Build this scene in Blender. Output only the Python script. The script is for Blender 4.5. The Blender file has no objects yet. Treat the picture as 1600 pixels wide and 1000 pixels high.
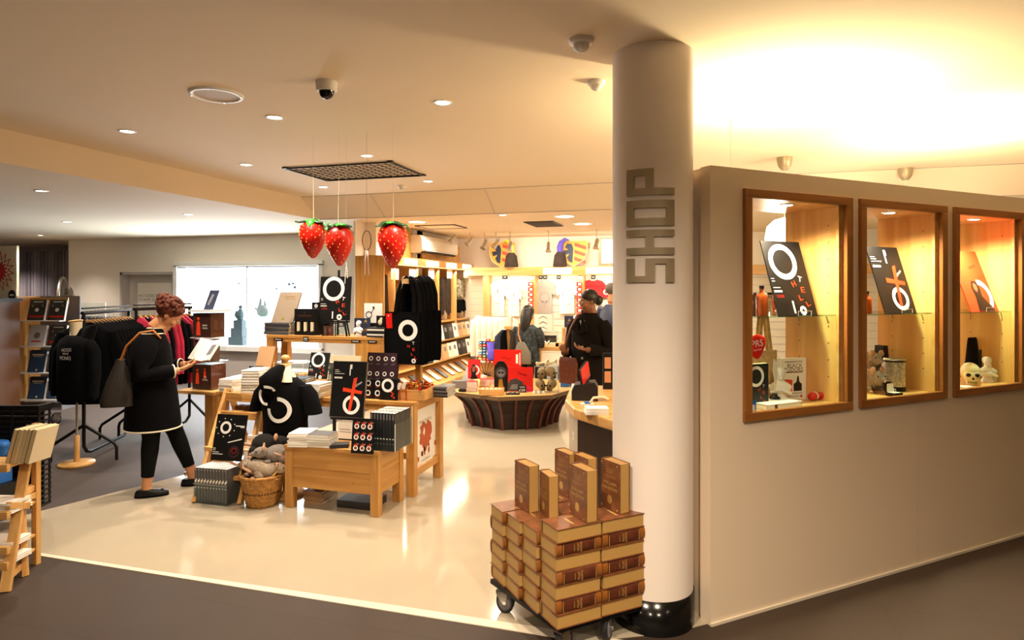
import bpy, math, random
from math import sin, cos, pi, radians as R
from mathutils import Matrix, Vector, Euler

# ---------------------------------------------------------------- camera
FPX = 990.0; YAW = R(16.3); EYE = 1.65; HORY = 450.0
CC, SS = cos(YAW), sin(YAW)
SC = bpy.context.scene
COL = SC.collection
_cd = bpy.data.cameras.new('camera'); CAM = bpy.data.objects.new('camera', _cd); COL.objects.link(CAM)
CAM.location = (0, 0, EYE); CAM.rotation_euler = (R(90), 0, YAW)
_cd.sensor_width = 36; _cd.lens = FPX/1600*36; _cd.shift_y = -50/1600; _cd.clip_start = .05; _cd.clip_end = 100
SC.camera = CAM
# ---------------------------------------------------------------- exposure, world
vs = SC.view_settings
vs.view_transform = 'Standard'; vs.look = 'None'; vs.gamma = 1; vs.use_curve_mapping = False
vs.exposure = 0.35
SC.cycles.max_bounces = 8; SC.cycles.transparent_max_bounces = 24
SC.cycles.sample_clamp_indirect = 6
SC.cycles.use_denoising = True
_w = bpy.data.worlds.new('world'); SC.world = _w; _w.use_nodes = True
_w.node_tree.nodes['Background'].inputs[0].default_value = (1, .66, .38, 1)
_w.node_tree.nodes['Background'].inputs[1].default_value = .28

# ---------------------------------------------------------------- lights
WARM = (1, .74, .44); NEUT = (1, .86, .68); COOL = (.82, .9, 1)
def lamp(name, kind, loc, power, col=WARM, rot=(0, 0, 0), size=.05, spot=110, blend=.7, sy=None, parent=None):
    l = bpy.data.lights.new(name, kind); l.energy = power; l.color = col
    if kind == 'AREA':
        l.size = size
        if sy: l.shape = 'RECTANGLE'; l.size_y = sy
    else: l.shadow_soft_size = size
    if kind == 'SPOT': l.spot_size = R(spot); l.spot_blend = blend
    o = bpy.data.objects.new(name, l); COL.objects.link(o); o.location = loc; o.rotation_euler = rot
    if parent: o.parent = parent
    return o
HI, LO = 2.82, 2.57
# recessed downlights: the foyer grid, the lower left ceiling, the shop ceiling
DL_HI = [(-4.08, 3.73, 105), (-2.78, 3.71, 120), (-1.54, 3.71, 125), (-4.1, 5.05, 140), (-2.8, 5.01, 150),
         (-4.15, 6.42, 140), (-2.83, 6.4, 160)]
DL_LEFT = [(-5.95, 4.5, 140), (-6.1, 6.45, 220), (-8.4, 6.7, 230), (-8.4, 8.1, 130), (-11, 8.3, 120), (-6.6, 8.1, 130), (-13.4, 9.0, 130)]  # the last one is unseen, added to brighten the dark curtain
DL_SHOP = [(-2.35, 7.62, 80)]
DL_BIG = [(-3.75, 8.1, 60), (-3.85, 9.0, 60), (-1.63, 8.0, 70), (-1.58, 9.0, 60)]
for x, y, p in DL_HI: lamp('downlight_or_fill_beam', 'SPOT', (x, y, HI-.03), p, NEUT, size=.04, spot=125, blend=.9)
for x, y, p in DL_LEFT: lamp('downlight_or_fill_beam', 'SPOT', (x, y, LO-.03), p, (1, .86, .74), size=.04, spot=120, blend=.9)
for x, y, p in DL_SHOP+DL_BIG: lamp('downlight_or_fill_beam', 'SPOT', (x, y, LO-.03), p, NEUT, size=.09, spot=150, blend=.6)

FOYER_FILL = [(-2.9, 1.2, 20), (-.9, 1.0, 265), (.5, 1.2, 240), (-2.6, -1.0, 50), (-.4, -1.2, 260), (1.4, -1.0, 260), (2.6, .6, 30)]  # unseen lamps without fittings, added overhead and behind the camera to brighten the foreground
for x, y, p in FOYER_FILL: lamp('downlight_or_fill_beam', 'SPOT', (x, y, HI-.03), p, (1, .8, .58), size=.06, spot=150, blend=.9)
# ---------------------------------------------------------------- photograph geometry helpers: real points at a real distance
def V(px, py, z):
    x = (px-800)/FPX*z
    return Vector((x*CC-z*SS, x*SS+z*CC, EYE+(HORY-py)/FPX*z))
def G(px, py, h=0.): return V(px, py, FPX*(EYE-h)/(py-HORY))
def onY(px, py, Y):
    k = (px-800)/FPX; return V(px, py, Y/(k*SS+CC))
def onX(px, py, X):
    k = (px-800)/FPX; return V(px, py, X/(k*CC-SS))

# ---------------------------------------------------------------- materials
def lin(h):
    if isinstance(h, (tuple, list)): return tuple(h)[:3]
    h = h.lstrip('#'); v = [int(h[i:i+2], 16)/255 for i in (0, 2, 4)]
    return tuple(c/12.92 if c <= .04045 else ((c+.055)/1.055)**2.4 for c in v)
MATS = {}
def _new(name):
    m = bpy.data.materials.new(name); m.use_nodes = True; MATS[name] = m
    return m, m.node_tree.nodes, m.node_tree.links, m.node_tree.nodes['Principled BSDF']
def mat(name, col=None, rough=.6, metal=0., emit=0., emitcol=None, var=.0, vscale=8., bump=0., bscale=60., spec=.5, trans=0.):
    if name in MATS and col is None: return MATS[name]
    m, n, l, b = _new(name); c = lin(col)
    b.inputs['Base Color'].default_value = (*c, 1); b.inputs['Roughness'].default_value = rough
    b.inputs['Metallic'].default_value = metal; b.inputs['Specular IOR Level'].default_value = spec
    if trans: b.inputs['Transmission Weight'].default_value = trans
    if emit:
        b.inputs['Emission Color'].default_value = (*(lin(emitcol) if emitcol else c), 1); b.inputs['Emission Strength'].default_value = emit
    if var or bump:
        tc = n.new('ShaderNodeTexCoord')
        if var:
            no = n.new('ShaderNodeTexNoise'); no.inputs['Scale'].default_value = vscale; no.inputs['Detail'].default_value = 4
            l.new(tc.outputs['Object'], no.inputs['Vector'])
            r = n.new('ShaderNodeValToRGB'); r.color_ramp.elements[0].position = .3; r.color_ramp.elements[1].position = .7
            r.color_ramp.elements[0].color = (*[x*(1-var) for x in c], 1); r.color_ramp.elements[1].color = (*[min(1, x*(1+var)) for x in c], 1)
            l.new(no.outputs['Fac'], r.inputs[0]); l.new(r.outputs[0], b.inputs['Base Color'])
        if bump:
            n2 = n.new('ShaderNodeTexNoise'); n2.inputs['Scale'].default_value = bscale; n2.inputs['Detail'].default_value = 3
            l.new(tc.outputs['Object'], n2.inputs['Vector'])
            bp = n.new('ShaderNodeBump'); bp.inputs['Strength'].default_value = bump; bp.inputs['Distance'].default_value = .01
            l.new(n2.outputs['Fac'], bp.inputs['Height']); l.new(bp.outputs[0], b.inputs['Normal'])
    return m
def wood(name, c1, c2, axis=0, rough=.4, scale=1.0):
    m, n, l, b = _new(name)
    tc = n.new('ShaderNodeTexCoord'); mp = n.new('ShaderNodeMapping')
    s = [22*scale]*3; s[axis] = 1.3*scale; mp.inputs['Scale'].default_value = s
    l.new(tc.outputs['Object'], mp.inputs['Vector'])
    no = n.new('ShaderNodeTexNoise'); no.inputs['Scale'].default_value = 1; no.inputs['Detail'].default_value = 5; no.inputs['Distortion'].default_value = .6
    l.new(mp.outputs[0], no.inputs['Vector'])
    r = n.new('ShaderNodeValToRGB'); r.color_ramp.elements[0].position = .32; r.color_ramp.elements[1].position = .68
    r.color_ramp.elements[0].color = (*lin(c1), 1); r.color_ramp.elements[1].color = (*lin(c2), 1)
    l.new(no.outputs['Fac'], r.inputs[0]); l.new(r.outputs[0], b.inputs['Base Color'])
    b.inputs['Roughness'].default_value = rough
    return m
def stripes(name, c1, c2, axis=2, scale=100., rough=.7):
    """fine lines across one axis, as the leaves of a book block or the ribs of a curtain"""
    m, n, l, b = _new(name)
    tc = n.new('ShaderNodeTexCoord'); w = n.new('ShaderNodeTexWave'); w.bands_direction = 'XYZ'[axis]
    w.inputs['Scale'].default_value = scale; w.inputs['Distortion'].default_value = 1.2; w.inputs['Detail'].default_value = 2
    l.new(tc.outputs['Object'], w.inputs['Vector'])
    r = n.new('ShaderNodeValToRGB'); r.color_ramp.elements[0].color = (*lin(c1), 1); r.color_ramp.elements[1].color = (*lin(c2), 1)
    l.new(w.outputs['Fac'], r.inputs[0]); l.new(r.outputs[0], b.inputs['Base Color']); b.inputs['Roughness'].default_value = rough
    return m
def glass(name, tint='#ffffff', gloss=.1, rough=.02):
    m = bpy.data.materials.new(name); m.use_nodes = True; MATS[name] = m
    n, l = m.node_tree.nodes, m.node_tree.links; n.remove(n['Principled BSDF']); out = n['Material Output']
    t = n.new('ShaderNodeBsdfTransparent'); t.inputs[0].default_value = (*lin(tint), 1)
    g = n.new('ShaderNodeBsdfGlossy'); g.inputs['Roughness'].default_value = rough
    fr = n.new('ShaderNodeFresnel'); fr.inputs[0].default_value = 1.45
    mm = n.new('ShaderNodeMath'); mm.operation = 'MULTIPLY'; mm.inputs[1].default_value = gloss*10
    ge = n.new('ShaderNodeNewGeometry'); inv = n.new('ShaderNodeMath'); inv.operation = 'SUBTRACT'; inv.inputs[0].default_value = 1
    l.new(ge.outputs['Backfacing'], inv.inputs[1]); m3 = n.new('ShaderNodeMath'); m3.operation = 'MULTIPLY'
    l.new(fr.outputs[0], m3.inputs[0]); l.new(inv.outputs[0], m3.inputs[1]); l.new(m3.outputs[0], mm.inputs[0])
    mx = n.new('ShaderNodeMixShader'); l.new(mm.outputs[0], mx.inputs[0]); l.new(t.outputs[0], mx.inputs[1]); l.new(g.outputs[0], mx.inputs[2])
    l.new(mx.outputs[0], out.inputs[0])
    return m

# ---------------------------------------------------------------- mesh builder
_TXT = {}
def text_geo(s):
    if s in _TXT: return _TXT[s]
    cu = bpy.data.curves.new('t', 'FONT'); cu.body = s; cu.size = 1; cu.resolution_u = 3; cu.fill_mode = 'FRONT'
    ob = bpy.data.objects.new('t', cu); COL.objects.link(ob)
    dg = bpy.context.evaluated_depsgraph_get(); dg.update()
    me = ob.evaluated_get(dg).to_mesh()
    vs_ = [v.co.copy() for v in me.vertices]; fs = [tuple(p.vertices) for p in me.polygons]
    ob.evaluated_get(dg).to_mesh_clear(); bpy.data.objects.remove(ob); bpy.data.curves.remove(cu)
    x0 = min(v.x for v in vs_); x1 = max(v.x for v in vs_); y0 = min(v.y for v in vs_); y1 = max(v.y for v in vs_)
    _TXT[s] = (vs_, fs, x0, x1, y0, y1); return _TXT[s]
class MB:
    def __init__(s, m=None):
        s.v = []; s.f = []; s.mi = []; s.sm = []; s.mats = []; s.cur = 0; s.M = Matrix()
        if m: s.m(m)
    def m(s, name):
        if name not in s.mats: s.mats.append(name)
        s.cur = s.mats.index(name); return s
    def at(s, loc=(0, 0, 0), rot=(0, 0, 0), sc=1):
        s.M = Matrix.LocRotScale(Vector(loc), Euler(rot), Vector((sc,)*3) if not isinstance(sc, (tuple, list)) else Vector(sc)); return s
    def add(s, vs_, fs, smooth=False):
        b = len(s.v); s.v += [s.M @ Vector(v) for v in vs_]
        for f in fs: s.f.append(tuple(b+i for i in f)); s.mi.append(s.cur); s.sm.append(smooth)
        return s
    def box(s, x0, x1, y0, y1, z0, z1):
        return s.add([(x0, y0, z0), (x1, y0, z0), (x1, y1, z0), (x0, y1, z0), (x0, y0, z1), (x1, y0, z1), (x1, y1, z1), (x0, y1, z1)],
                     [(0, 3, 2, 1), (4, 5, 6, 7), (0, 1, 5, 4), (1, 2, 6, 5), (2, 3, 7, 6), (3, 0, 4, 7)])
    def cb(s, c, d, rot=(0, 0, 0)):
        old = s.M; s.M = old @ Matrix.LocRotScale(Vector(c), Euler(rot), Vector((1, 1, 1)))
        s.box(-d[0]/2, d[0]/2, -d[1]/2, d[1]/2, -d[2]/2, d[2]/2); s.M = old; return s
    def bar(s, a, b, w, h=None):
        """rectangular bar from a to b"""
        a, b = Vector(a), Vector(b); d = b-a; q = d.to_track_quat('Z', 'Y') if abs(d.normalized().z) < .999 else Euler((0, 0, 0)).to_quaternion()
        old = s.M; s.M = old @ Matrix.LocRotScale((a+b)/2, q, Vector((1, 1, 1))); h = h or w
        L = d.length; s.box(-w/2, w/2, -h/2, h/2, -L/2, L/2); s.M = old; return s
    def prism(s, poly, a, b, axis='z'):
        """extrude a polygon; axis z: poly is (x, y); axis y: poly is (x, z); axis x: poly is (y, z)"""
        def P(p, t): return (p[0], p[1], t) if axis == 'z' else ((p[0], t, p[1]) if axis == 'y' else (t, p[0], p[1]))
        n = len(poly); vs_ = [P(p, a) for p in poly]+[P(p, b) for p in poly]
        return s.add(vs_, [tuple(range(n-1, -1, -1)), tuple(range(n, 2*n))]+[(i, (i+1) % n, n+(i+1) % n, n+i) for i in range(n)])
    def tube(s, pts, r, n=8, closed=False, cap=True):
        pts = [Vector(p) for p in pts]; k = len(pts); rr = r if isinstance(r, (list, tuple)) else [r]*k
        vs_ = []; up = None
        for i, p in enumerate(pts):
            if closed: t = pts[(i+1) % k]-pts[i-1]
            else: t = pts[min(i+1, k-1)]-pts[max(i-1, 0)]
            t.normalize()
            if up is None:
                up = Vector((0, 0, 1)) if abs(t.z) < .9 else Vector((1, 0, 0))
            u = t.cross(up)
            if u.length < 1e-5: u = t.orthogonal()
            u.normalize(); w = u.cross(t).normalized(); up = w
            for j in range(n):
                a = 2*pi*j/n; vs_.append(p+(u*cos(a)+w*sin(a))*rr[i])
        fs = []
        for i in range(k if closed else k-1):
            for j in range(n):
                a, b = i*n+j, i*n+(j+1) % n; c, d = ((i+1) % k)*n+(j+1) % n, ((i+1) % k)*n+j
                fs.append((a, b, c, d))
        s.add(vs_, fs, True)
        if cap and not closed: s.add(vs_[:n], [tuple(range(n-1, -1, -1))]); s.add(vs_[-n:], [tuple(range(n))])
        return s
    def lathe(s, prof, n=20, smooth=True, sx=1, sy=1):
        vs_ = []; k = len(prof)
        for r, z in prof:
            for j in range(n): a = 2*pi*j/n; vs_.append((r*cos(a)*sx, r*sin(a)*sy, z))
        fs = [(i*n+j, i*n+(j+1) % n, (i+1)*n+(j+1) % n, (i+1)*n+j) for i in range(k-1) for j in range(n)]
        s.add(vs_, fs, smooth)
        if prof[0][0] > .0015 and abs(prof[0][1]-prof[1][1]) > 1e-5: s.add(vs_[:n], [tuple(range(n-1, -1, -1))])
        if prof[-1][0] > .0015 and abs(prof[-1][1]-prof[-2][1]) > 1e-5: s.add(vs_[-n:], [tuple(range(n))])
        return s
    def cyl(s, c, r, z0, z1, n=20):
        old = s.M; s.M = old @ Matrix.Translation(Vector(c)); s.lathe([(r, z0), (r, z1)], n, True); s.M = old; return s
    def ball(s, c, r, n=14, sc=(1, 1, 1), rot=(0, 0, 0)):
        old = s.M; s.M = old @ Matrix.LocRotScale(Vector(c), Euler(rot), Vector(sc))
        m = n//2; s.lathe([(r*sin(pi*i/m)+(1e-5), -r*cos(pi*i/m)) for i in range(m+1)], n, True); s.M = old; return s
    def loft(s, secs, n=20, cap=True, smooth=True):
        """secs: (cx, cy, cz, rx, ry[, rotz, tiltx]) ellipses joined in order"""
        vs_ = []
        for q in secs:
            cx, cy, cz, rx, ry = q[:5]; rz = q[5] if len(q) > 5 else 0; tx = q[6] if len(q) > 6 else 0; p = q[7] if len(q) > 7 else 1
            E = Euler((tx, 0, rz)).to_matrix()
            for j in range(n):
                a = 2*pi*j/n; ca, sa = cos(a), sin(a)
                ca = math.copysign(abs(ca)**p, ca); sa = math.copysign(abs(sa)**p, sa)
                vs_.append(Vector((cx, cy, cz))+E @ Vector((rx*ca, ry*sa, 0)))
        k = len(secs); fs = [(i*n+j, i*n+(j+1) % n, (i+1)*n+(j+1) % n, (i+1)*n+j) for i in range(k-1) for j in range(n)]
        s.add(vs_, fs, smooth)
        if cap: s.add(vs_[:n], [tuple(range(n-1, -1, -1))]); s.add(vs_[-n:], [tuple(range(n))])
        return s
    # flat prints on a face looking to -Y (x right, z up)
    def ring(s, x, z, r0, r1, y=0, n=36, sx=1, a0=0, a1=2*pi):
        full = abs(a1-a0-2*pi) < 1e-3; k = n if full else n+1; vs_ = []
        for j in range(k):
            a = a0+(a1-a0)*j/n; vs_ += [(x+r0*cos(a)*sx, y, z+r0*sin(a)), (x+r1*cos(a)*sx, y, z+r1*sin(a))]
        fs = [(2*j, 2*j+1, (2*j+3) % (2*k), (2*j+2) % (2*k)) for j in range(n)]
        return s.add(vs_, [f[::-1] for f in fs])
    def poly(s, pts, y=0): return s.add([(p[0], y, p[1]) for p in pts], [tuple(range(len(pts)))])
    def rect(s, x0, x1, z0, z1, y=0): return s.add([(x0, y, z0), (x1, y, z0), (x1, y, z1), (x0, y, z1)], [(0, 1, 2, 3)])
    def disc(s, x, z, r, y=0, n=24, sx=1): return s.poly([(x+r*cos(-2*pi*j/n)*sx, z-r*sin(-2*pi*j/n)) for j in range(n)], y)
    def text(s, t, x, z, h, y=0, ang=0, w=None, align='c'):
        """capital height h, optional total width w; (x, z) is the centre (c) or left end (l) of the line"""
        vs_, fs, x0, x1, y0, y1 = text_geo(t); k = h/.69; kx = (w/(x1-x0)) if w else k
        ox = -(x0+x1)/2*kx if align == 'c' else -x0*kx; oz = -h/2
        ca, sa = cos(ang), sin(ang); out = []
        for v in vs_:
            a, b = v.x*kx+ox, v.y*k+oz
            out.append((x+a*ca-b*sa, y, z+a*sa+b*ca))
        return s.add(out, fs)
    def build(s, name, parent=None, bevel=0, seg=2, loc=None, rot=None, sub=0, solid=0):
        me = bpy.data.meshes.new(name); me.from_pydata([tuple(v) for v in s.v], [], s.f)
        for k in s.mats: me.materials.append(MATS[k])
        me.polygons.foreach_set('material_index', s.mi); me.polygons.foreach_set('use_smooth', s.sm); me.update()
        o = bpy.data.objects.new(name, me); COL.objects.link(o)
        if parent: o.parent = parent
        if loc is not None: o.location = loc
        if rot is not None: o.rotation_euler = rot
        if solid: md = o.modifiers.new('s', 'SOLIDIFY'); md.thickness = solid; md.offset = 0
        if bevel: md = o.modifiers.new('b', 'BEVEL'); md.width = bevel; md.segments = seg; md.limit_method = 'ANGLE'; md.angle_limit = R(40)
        if sub: md = o.modifiers.new('u', 'SUBSURF'); md.levels = sub; md.render_levels = sub
        return o
def tag(o, label, cat, group=None, kind=None):
    if label: o['label'] = label
    if cat: o['category'] = cat
    if group: o['group'] = group
    if kind: o['kind'] = kind
    return o
def thing(name, label, cat, loc=(0, 0, 0), rz=0, group=None, rot=None):
    o = bpy.data.objects.new(name, None); COL.objects.link(o); o.empty_display_size = .05
    o.location = loc; o.rotation_euler = rot if rot else (0, 0, rz)
    return tag(o, label, cat, group)
def dup(root, loc=None, rz=None, label=None, rot=None, sc=None, group=None):
    kids = {}
    def cp(o, par):
        c = o.copy(); COL.objects.link(c); c.parent = par
        for ch in [k for k in _children(o)]: cp(ch, c)
        return c
    r = cp(root, root.parent)
    if loc is not None: r.location = loc
    if rz is not None: r.rotation_euler = (0, 0, rz)
    if rot is not None: r.rotation_euler = rot
    if sc is not None: r.scale = (sc,)*3 if not isinstance(sc, (tuple, list)) else sc
    if label: r['label'] = label
    if group: r['group'] = group
    return r
def _children(o): return list(o.children)
def struct(name, mb, **k):
    o = mb.build(name, **k)
    if not k.get('parent'): o['kind'] = 'structure'
    return o
ORD = ['first', 'second', 'third', 'fourth', 'fifth', 'sixth', 'seventh', 'eighth', 'ninth', 'tenth', 'eleventh', 'twelfth', 'thirteenth', 'fourteenth', 'fifteenth', 'sixteenth', 'seventeenth', 'eighteenth', 'nineteenth', 'twentieth']
random.seed(7)

# ---------------------------------------------------------------- palette
mat('white_paint', '#e9ddcf', .75, bump=.05, bscale=150)
mat('ceiling_paint', '#e7d6bb', .85)
mat('wall_paint', '#ece3d6', .8, bump=.04, bscale=200)
mat('grey_paint', '#b9b0aa', .8)
mat('pillar_paint', '#f1e7de', .6)
mat('black', '#080708', .5, spec=.3); mat('black_gloss', '#0a0a0a', .15); mat('black_cloth', '#050507', .95, var=.3, vscale=20, spec=.12)
mat('charcoal', '#1f1e20', .5, spec=.3); mat('dark_grey', '#3c3b3d', .5); mat('mid_grey', '#77757a', .6); mat('white', '#f2f0ec', .5)
mat('paper', '#f4efe6', .7); mat('cream', '#e6d6b4', .6); mat('red', '#c81e14', .5); mat('red_bright', '#d9160d', .4)
mat('orange_red', '#e0401a', .5); mat('steel', '#c9c4bc', .28, metal=1); mat('chrome', '#dddddd', .1, metal=1)
mat('brushed', '#ab9d82', .4, metal=.35); mat('gold', '#c8a048', .35, metal=.8); mat('brown', '#5a3521', .6)
mat('skin', '#c98d63', .55, spec=.4); mat('skin_dark', '#8a583a', .55); mat('blue', '#1f66b8', .5); mat('navy', '#1d2946', .5)
mat('bluebook', '#25405e', .45); mat('pink', '#d61f4f', .8); mat('cork', '#c9a878', .8, var=.2, vscale=60)
mat('rubber', '#222224', .7); mat('plastic_white', '#e8e4dc', .4); mat('green', '#2f8a2a', .6, var=.3)
stripes('pages', '#d9c8a0', '#b99e6c', 2, 160); stripes('pages_white', '#f4f0e8', '#d6cfc6', 2, 120)
wood('oak', '#b27a36', '#cf9c55', 0, .38); wood('oak_v', '#b27a36', '#cf9c55', 2, .38); wood('oak_y', '#b27a36', '#cf9c55', 1, .38)
wood('oak_dark', '#85501f', '#a0672e', 0, .4); wood('oak_dark_v', '#85501f', '#a0672e', 2, .4)
wood('pine', '#c08a48', '#dcae6a', 2, .5); wood('pine_x', '#c08a48', '#dcae6a', 0, .5)
wood('maple', '#c8924c', '#deb070', 2, .35, .6); wood('maple_x', '#c8924c', '#deb070', 0, .35, .6)
wood('mahogany', '#3a1710', '#5a261a', 2, .3)
glass('acrylic', '#f6fbfb', .12); glass('pane', '#fdfffd', .03); glass('shelf_glass', '#d8f0e4', .12); glass('wrap', '#ffffff', .25, .12)
mat('lamp_glow', '#fff1d8', .5, emit=14, emitcol=(1, .86, .62)); mat('lamp_cool', '#ffffff', .5, emit=12, emitcol=(1, .93, .86))
# ================================================================ the room
def carpet():
    m, n, l, b = _new('carpet')
    tc = n.new('ShaderNodeTexCoord'); no = n.new('ShaderNodeTexNoise'); no.inputs['Scale'].default_value = 260
    l.new(tc.outputs['Object'], no.inputs['Vector'])
    n2 = n.new('ShaderNodeTexNoise'); n2.inputs['Scale'].default_value = 1.3; n2.inputs['Detail'].default_value = 3; l.new(tc.outputs['Object'], n2.inputs['Vector'])
    br = n.new('ShaderNodeTexBrick'); br.inputs['Scale'].default_value = 1; br.inputs['Mortar Size'].default_value = .0025
    br.inputs['Brick Width'].default_value = .92; br.inputs['Row Height'].default_value = .46
    br.inputs['Color1'].default_value = (1, 1, 1, 1); br.inputs['Color2'].default_value = (.93, .93, .93, 1); br.inputs['Mortar'].default_value = (.6, .6, .6, 1)
    l.new(tc.outputs['Object'], br.inputs['Vector'])
    r = n.new('ShaderNodeValToRGB'); r.color_ramp.elements[0].color = (*lin('#2e241e'), 1); r.color_ramp.elements[1].color = (*lin('#44362d'), 1)
    mx = n.new('ShaderNodeMath'); mx.operation = 'ADD'; m2 = n.new('ShaderNodeMath'); m2.operation = 'MULTIPLY'; m2.inputs[1].default_value = .5
    l.new(no.outputs['Fac'], mx.inputs[0]); l.new(n2.outputs['Fac'], mx.inputs[1]); l.new(mx.outputs[0], m2.inputs[0]); l.new(m2.outputs[0], r.inputs[0])
    mm = n.new('ShaderNodeMixRGB'); mm.blend_type = 'MULTIPLY'; mm.inputs[0].default_value = .8
    l.new(r.outputs[0], mm.inputs[1]); l.new(br.outputs['Color'], mm.inputs[2]); l.new(mm.outputs[0], b.inputs['Base Color'])
    b.inputs['Roughness'].default_value = .62; b.inputs['Specular IOR Level'].default_value = .35
carpet()
mat('vinyl', '#b0a48f', .11, var=.05, vscale=1.2, spec=.5)
mat('strip_white', '#d9cdb8', .4)
struct('floor', MB('carpet').box(-15, 9, -4.5, 12.5, -.1, 0))
struct('floor_cream', MB('vinyl').prism([(-4.8, 2.96), (-.42, 2.97), (-.12, 3.12), (.08, 3.28), (2.12, 5.08), (3.9, 6.64), (6.4, 8.9), (6.4, 11.1), (-4.25, 11.1), (-4.25, 5.5), (-4.34, 4.56), (-4.66, 3.5)], 0, .003))
struct('trim_1', MB('strip_white').prism([(-4.8, 2.925), (-3, 2.925), (-.35, 2.925), (-.3, 2.99), (-1.5, 2.985), (-3, 2.96), (-4.8, 2.955)], 0, .0045))
# ceilings
struct('ceiling', MB('ceiling_paint').box(-4.9, 9, -4.5, 7.05, HI, HI+.1))
sf = MB('ceiling_paint'); sf.box(-15, -4.9, -4.5, 9.4, LO, HI+.1); sf.box(-4.9, 9, 7.45, 11.3, LO, HI+.1); sf.box(-15, -4.9, 9.4, 11.3, LO, HI+.1)
struct('ceiling_low', sf)
sp = MB('ceiling_paint'); sp.prism([(7.05, HI), (7.45, LO), (7.45, HI+.05), (7.05, HI+.05)], -4.9, 9, 'x')
sp.m('grey_paint').box(-4.88, 9, 7.044, 7.052, HI-.006, HI-.001); sp.box(-4.88, 9, 7.444, 7.452, LO-.004, LO+.001)
for x in (-3.9, -2.4, -.9): sp.prism([(7.06, HI-.008), (7.44, LO-.002), (7.44, LO+.01), (7.06, HI)], x, x+.006, 'x')
struct('ceiling_slope', sp)
# walls
YL = 9.3; YB = 11.1
def wx(px, Y=YL): return onY(px, 450, Y).x
dl, dr = wx(188), wx(272)
dz = onY(230, 425, YL).z
wl0, wl1 = wx(277), wx(503); wz0, wz1 = onY(300, 541, YL).z, onY(300, 415, YL).z
wb = MB('wall_paint')
xa = wx(107)
wb.box(xa, dl, YL, YL+.2, 0, LO); wb.box(dl, dr, YL, YL+.2, dz, LO); wb.box(dr, wl0, YL, YL+.2, 0, LO)
wb.box(wl0, wl1, YL, YL+.2, wz1, LO); wb.box(wl1, -4.3, YL, YL+.2, 0, LO)
wb.m('grey_paint').box(wl0, wl1, YL, YL+.2, 0, wz0)
struct('wall_back_left', wb)
struct('wall_left', MB('grey_paint').box(-15, xa, 10.6, 10.8, 0, LO).box(-15.1, -15, -4.5, 10.8, 0, LO).box(xa-.06, xa, YL+.05, 10.6, 0, LO))
struct('wall_back', MB('wall_paint').box(-4.4, 9, YB, YB+.2, 0, 2.9))
struct('wall_right', MB('wall_paint').box(6.4, 6.5, -4.5, YB, 0, HI))
struct('wall_rear', MB('wall_paint').box(-15, 6.5, -4.6, -4.5, 0, HI))
# door in the back left wall
d = MB('grey_paint'); d.box(dl+.22, dr-.05, YL+.12, YL+.16, 0, dz-.14); d.box(dl, dl+.05, YL-.01, YL+.2, 0, dz); d.box(dr-.04, dr, YL-.01, YL+.2, 0, dz); d.box(dl, dr, YL-.01, YL+.2, dz-.05, dz)
d.m('wall_paint').box(dl+.3, dr-.1, YL+.1, YL+.13, 0, dz-.2)
d.box(dl, dr, YL+.16, YL+.2, 0, dz)
dd = struct('door_1', d)
t = MB('mid_grey'); cx = onY(238, 450, YL+.1).x
t.text('ACCESS FOR', cx-.02, onY(230, 462, YL).z, .045, YL+.098, w=.62); t.text('STAFF ONLY', cx-.02, onY(230, 468.5, YL).z, .045, YL+.098, w=.62)
t.build('door_lettering', dd)
# bright display window
mat('window_glow', '#f4f8ff', .6, emit=4.2, emitcol=(.86, .93, 1))
mat('frame_white', '#f1efec', .4)
w = MB('frame_white'); f = .09
w.box(wl0-.04, wl1+.04, YL-.06, YL+.1, wz1-.02, wz1+.06); w.box(wl0-.04, wl1+.04, YL-.1, YL+.1, wz0-.05, wz0+.03)
w.box(wl0-.04, wl0+.04, YL-.06, YL+.1, wz0, wz1); w.box(wl1-.03, wl1+.04, YL-.06, YL+.1, wz0, wz1)
w.box((wl0+wl1)/2-.012, (wl0+wl1)/2+.012, YL+.0, YL+.02, wz0, wz1)
w.box(wl0-.7, wl1, YL+.46, YL+.5, wz0, wz1); w.box(wl0-.7, wl1, YL+.21, YL+.5, wz0-.02, wz0); w.box(wl0, wl1, YL+.02, YL+.21, wz0-.02, wz0+.02); w.box(wl0-.7, wl1, YL+.21, YL+.5, wz1, wz1+.02)
win = struct('window_1', w)
MB('window_glow').box(wl0-.7, wl1, YL+.44, YL+.455, wz0, wz1).build('light_panel', win)
MB('mid_grey').box(wl0+.06, wl1-.06, YL-.062, YL-.05, wz1-.045, wz1-.025).build('blind_rail', win)
MB('pane').box(wl0, wl1, YL+.005, YL+.011, wz0, wz1).build('window_pane', win)
gs = MB('shelf_glass'); zz = onY(350, 489, YL+.2).z
gs.box(wl0+.05, -7.9, YL+.1, YL+.4, zz, zz+.008); gs.box(-7.85, wl1-.05, YL+.1, YL+.4, zz-.06, zz-.052)
gs.build('glass_shelf', win)
lamp('display_case_light', 'AREA', ((wl0+wl1)/2, YL-.15, (wz0+wz1)/2), 120, COOL, (R(-90), 0, 0), wl1-wl0-.2, sy=wz1-wz0-.2)
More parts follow.
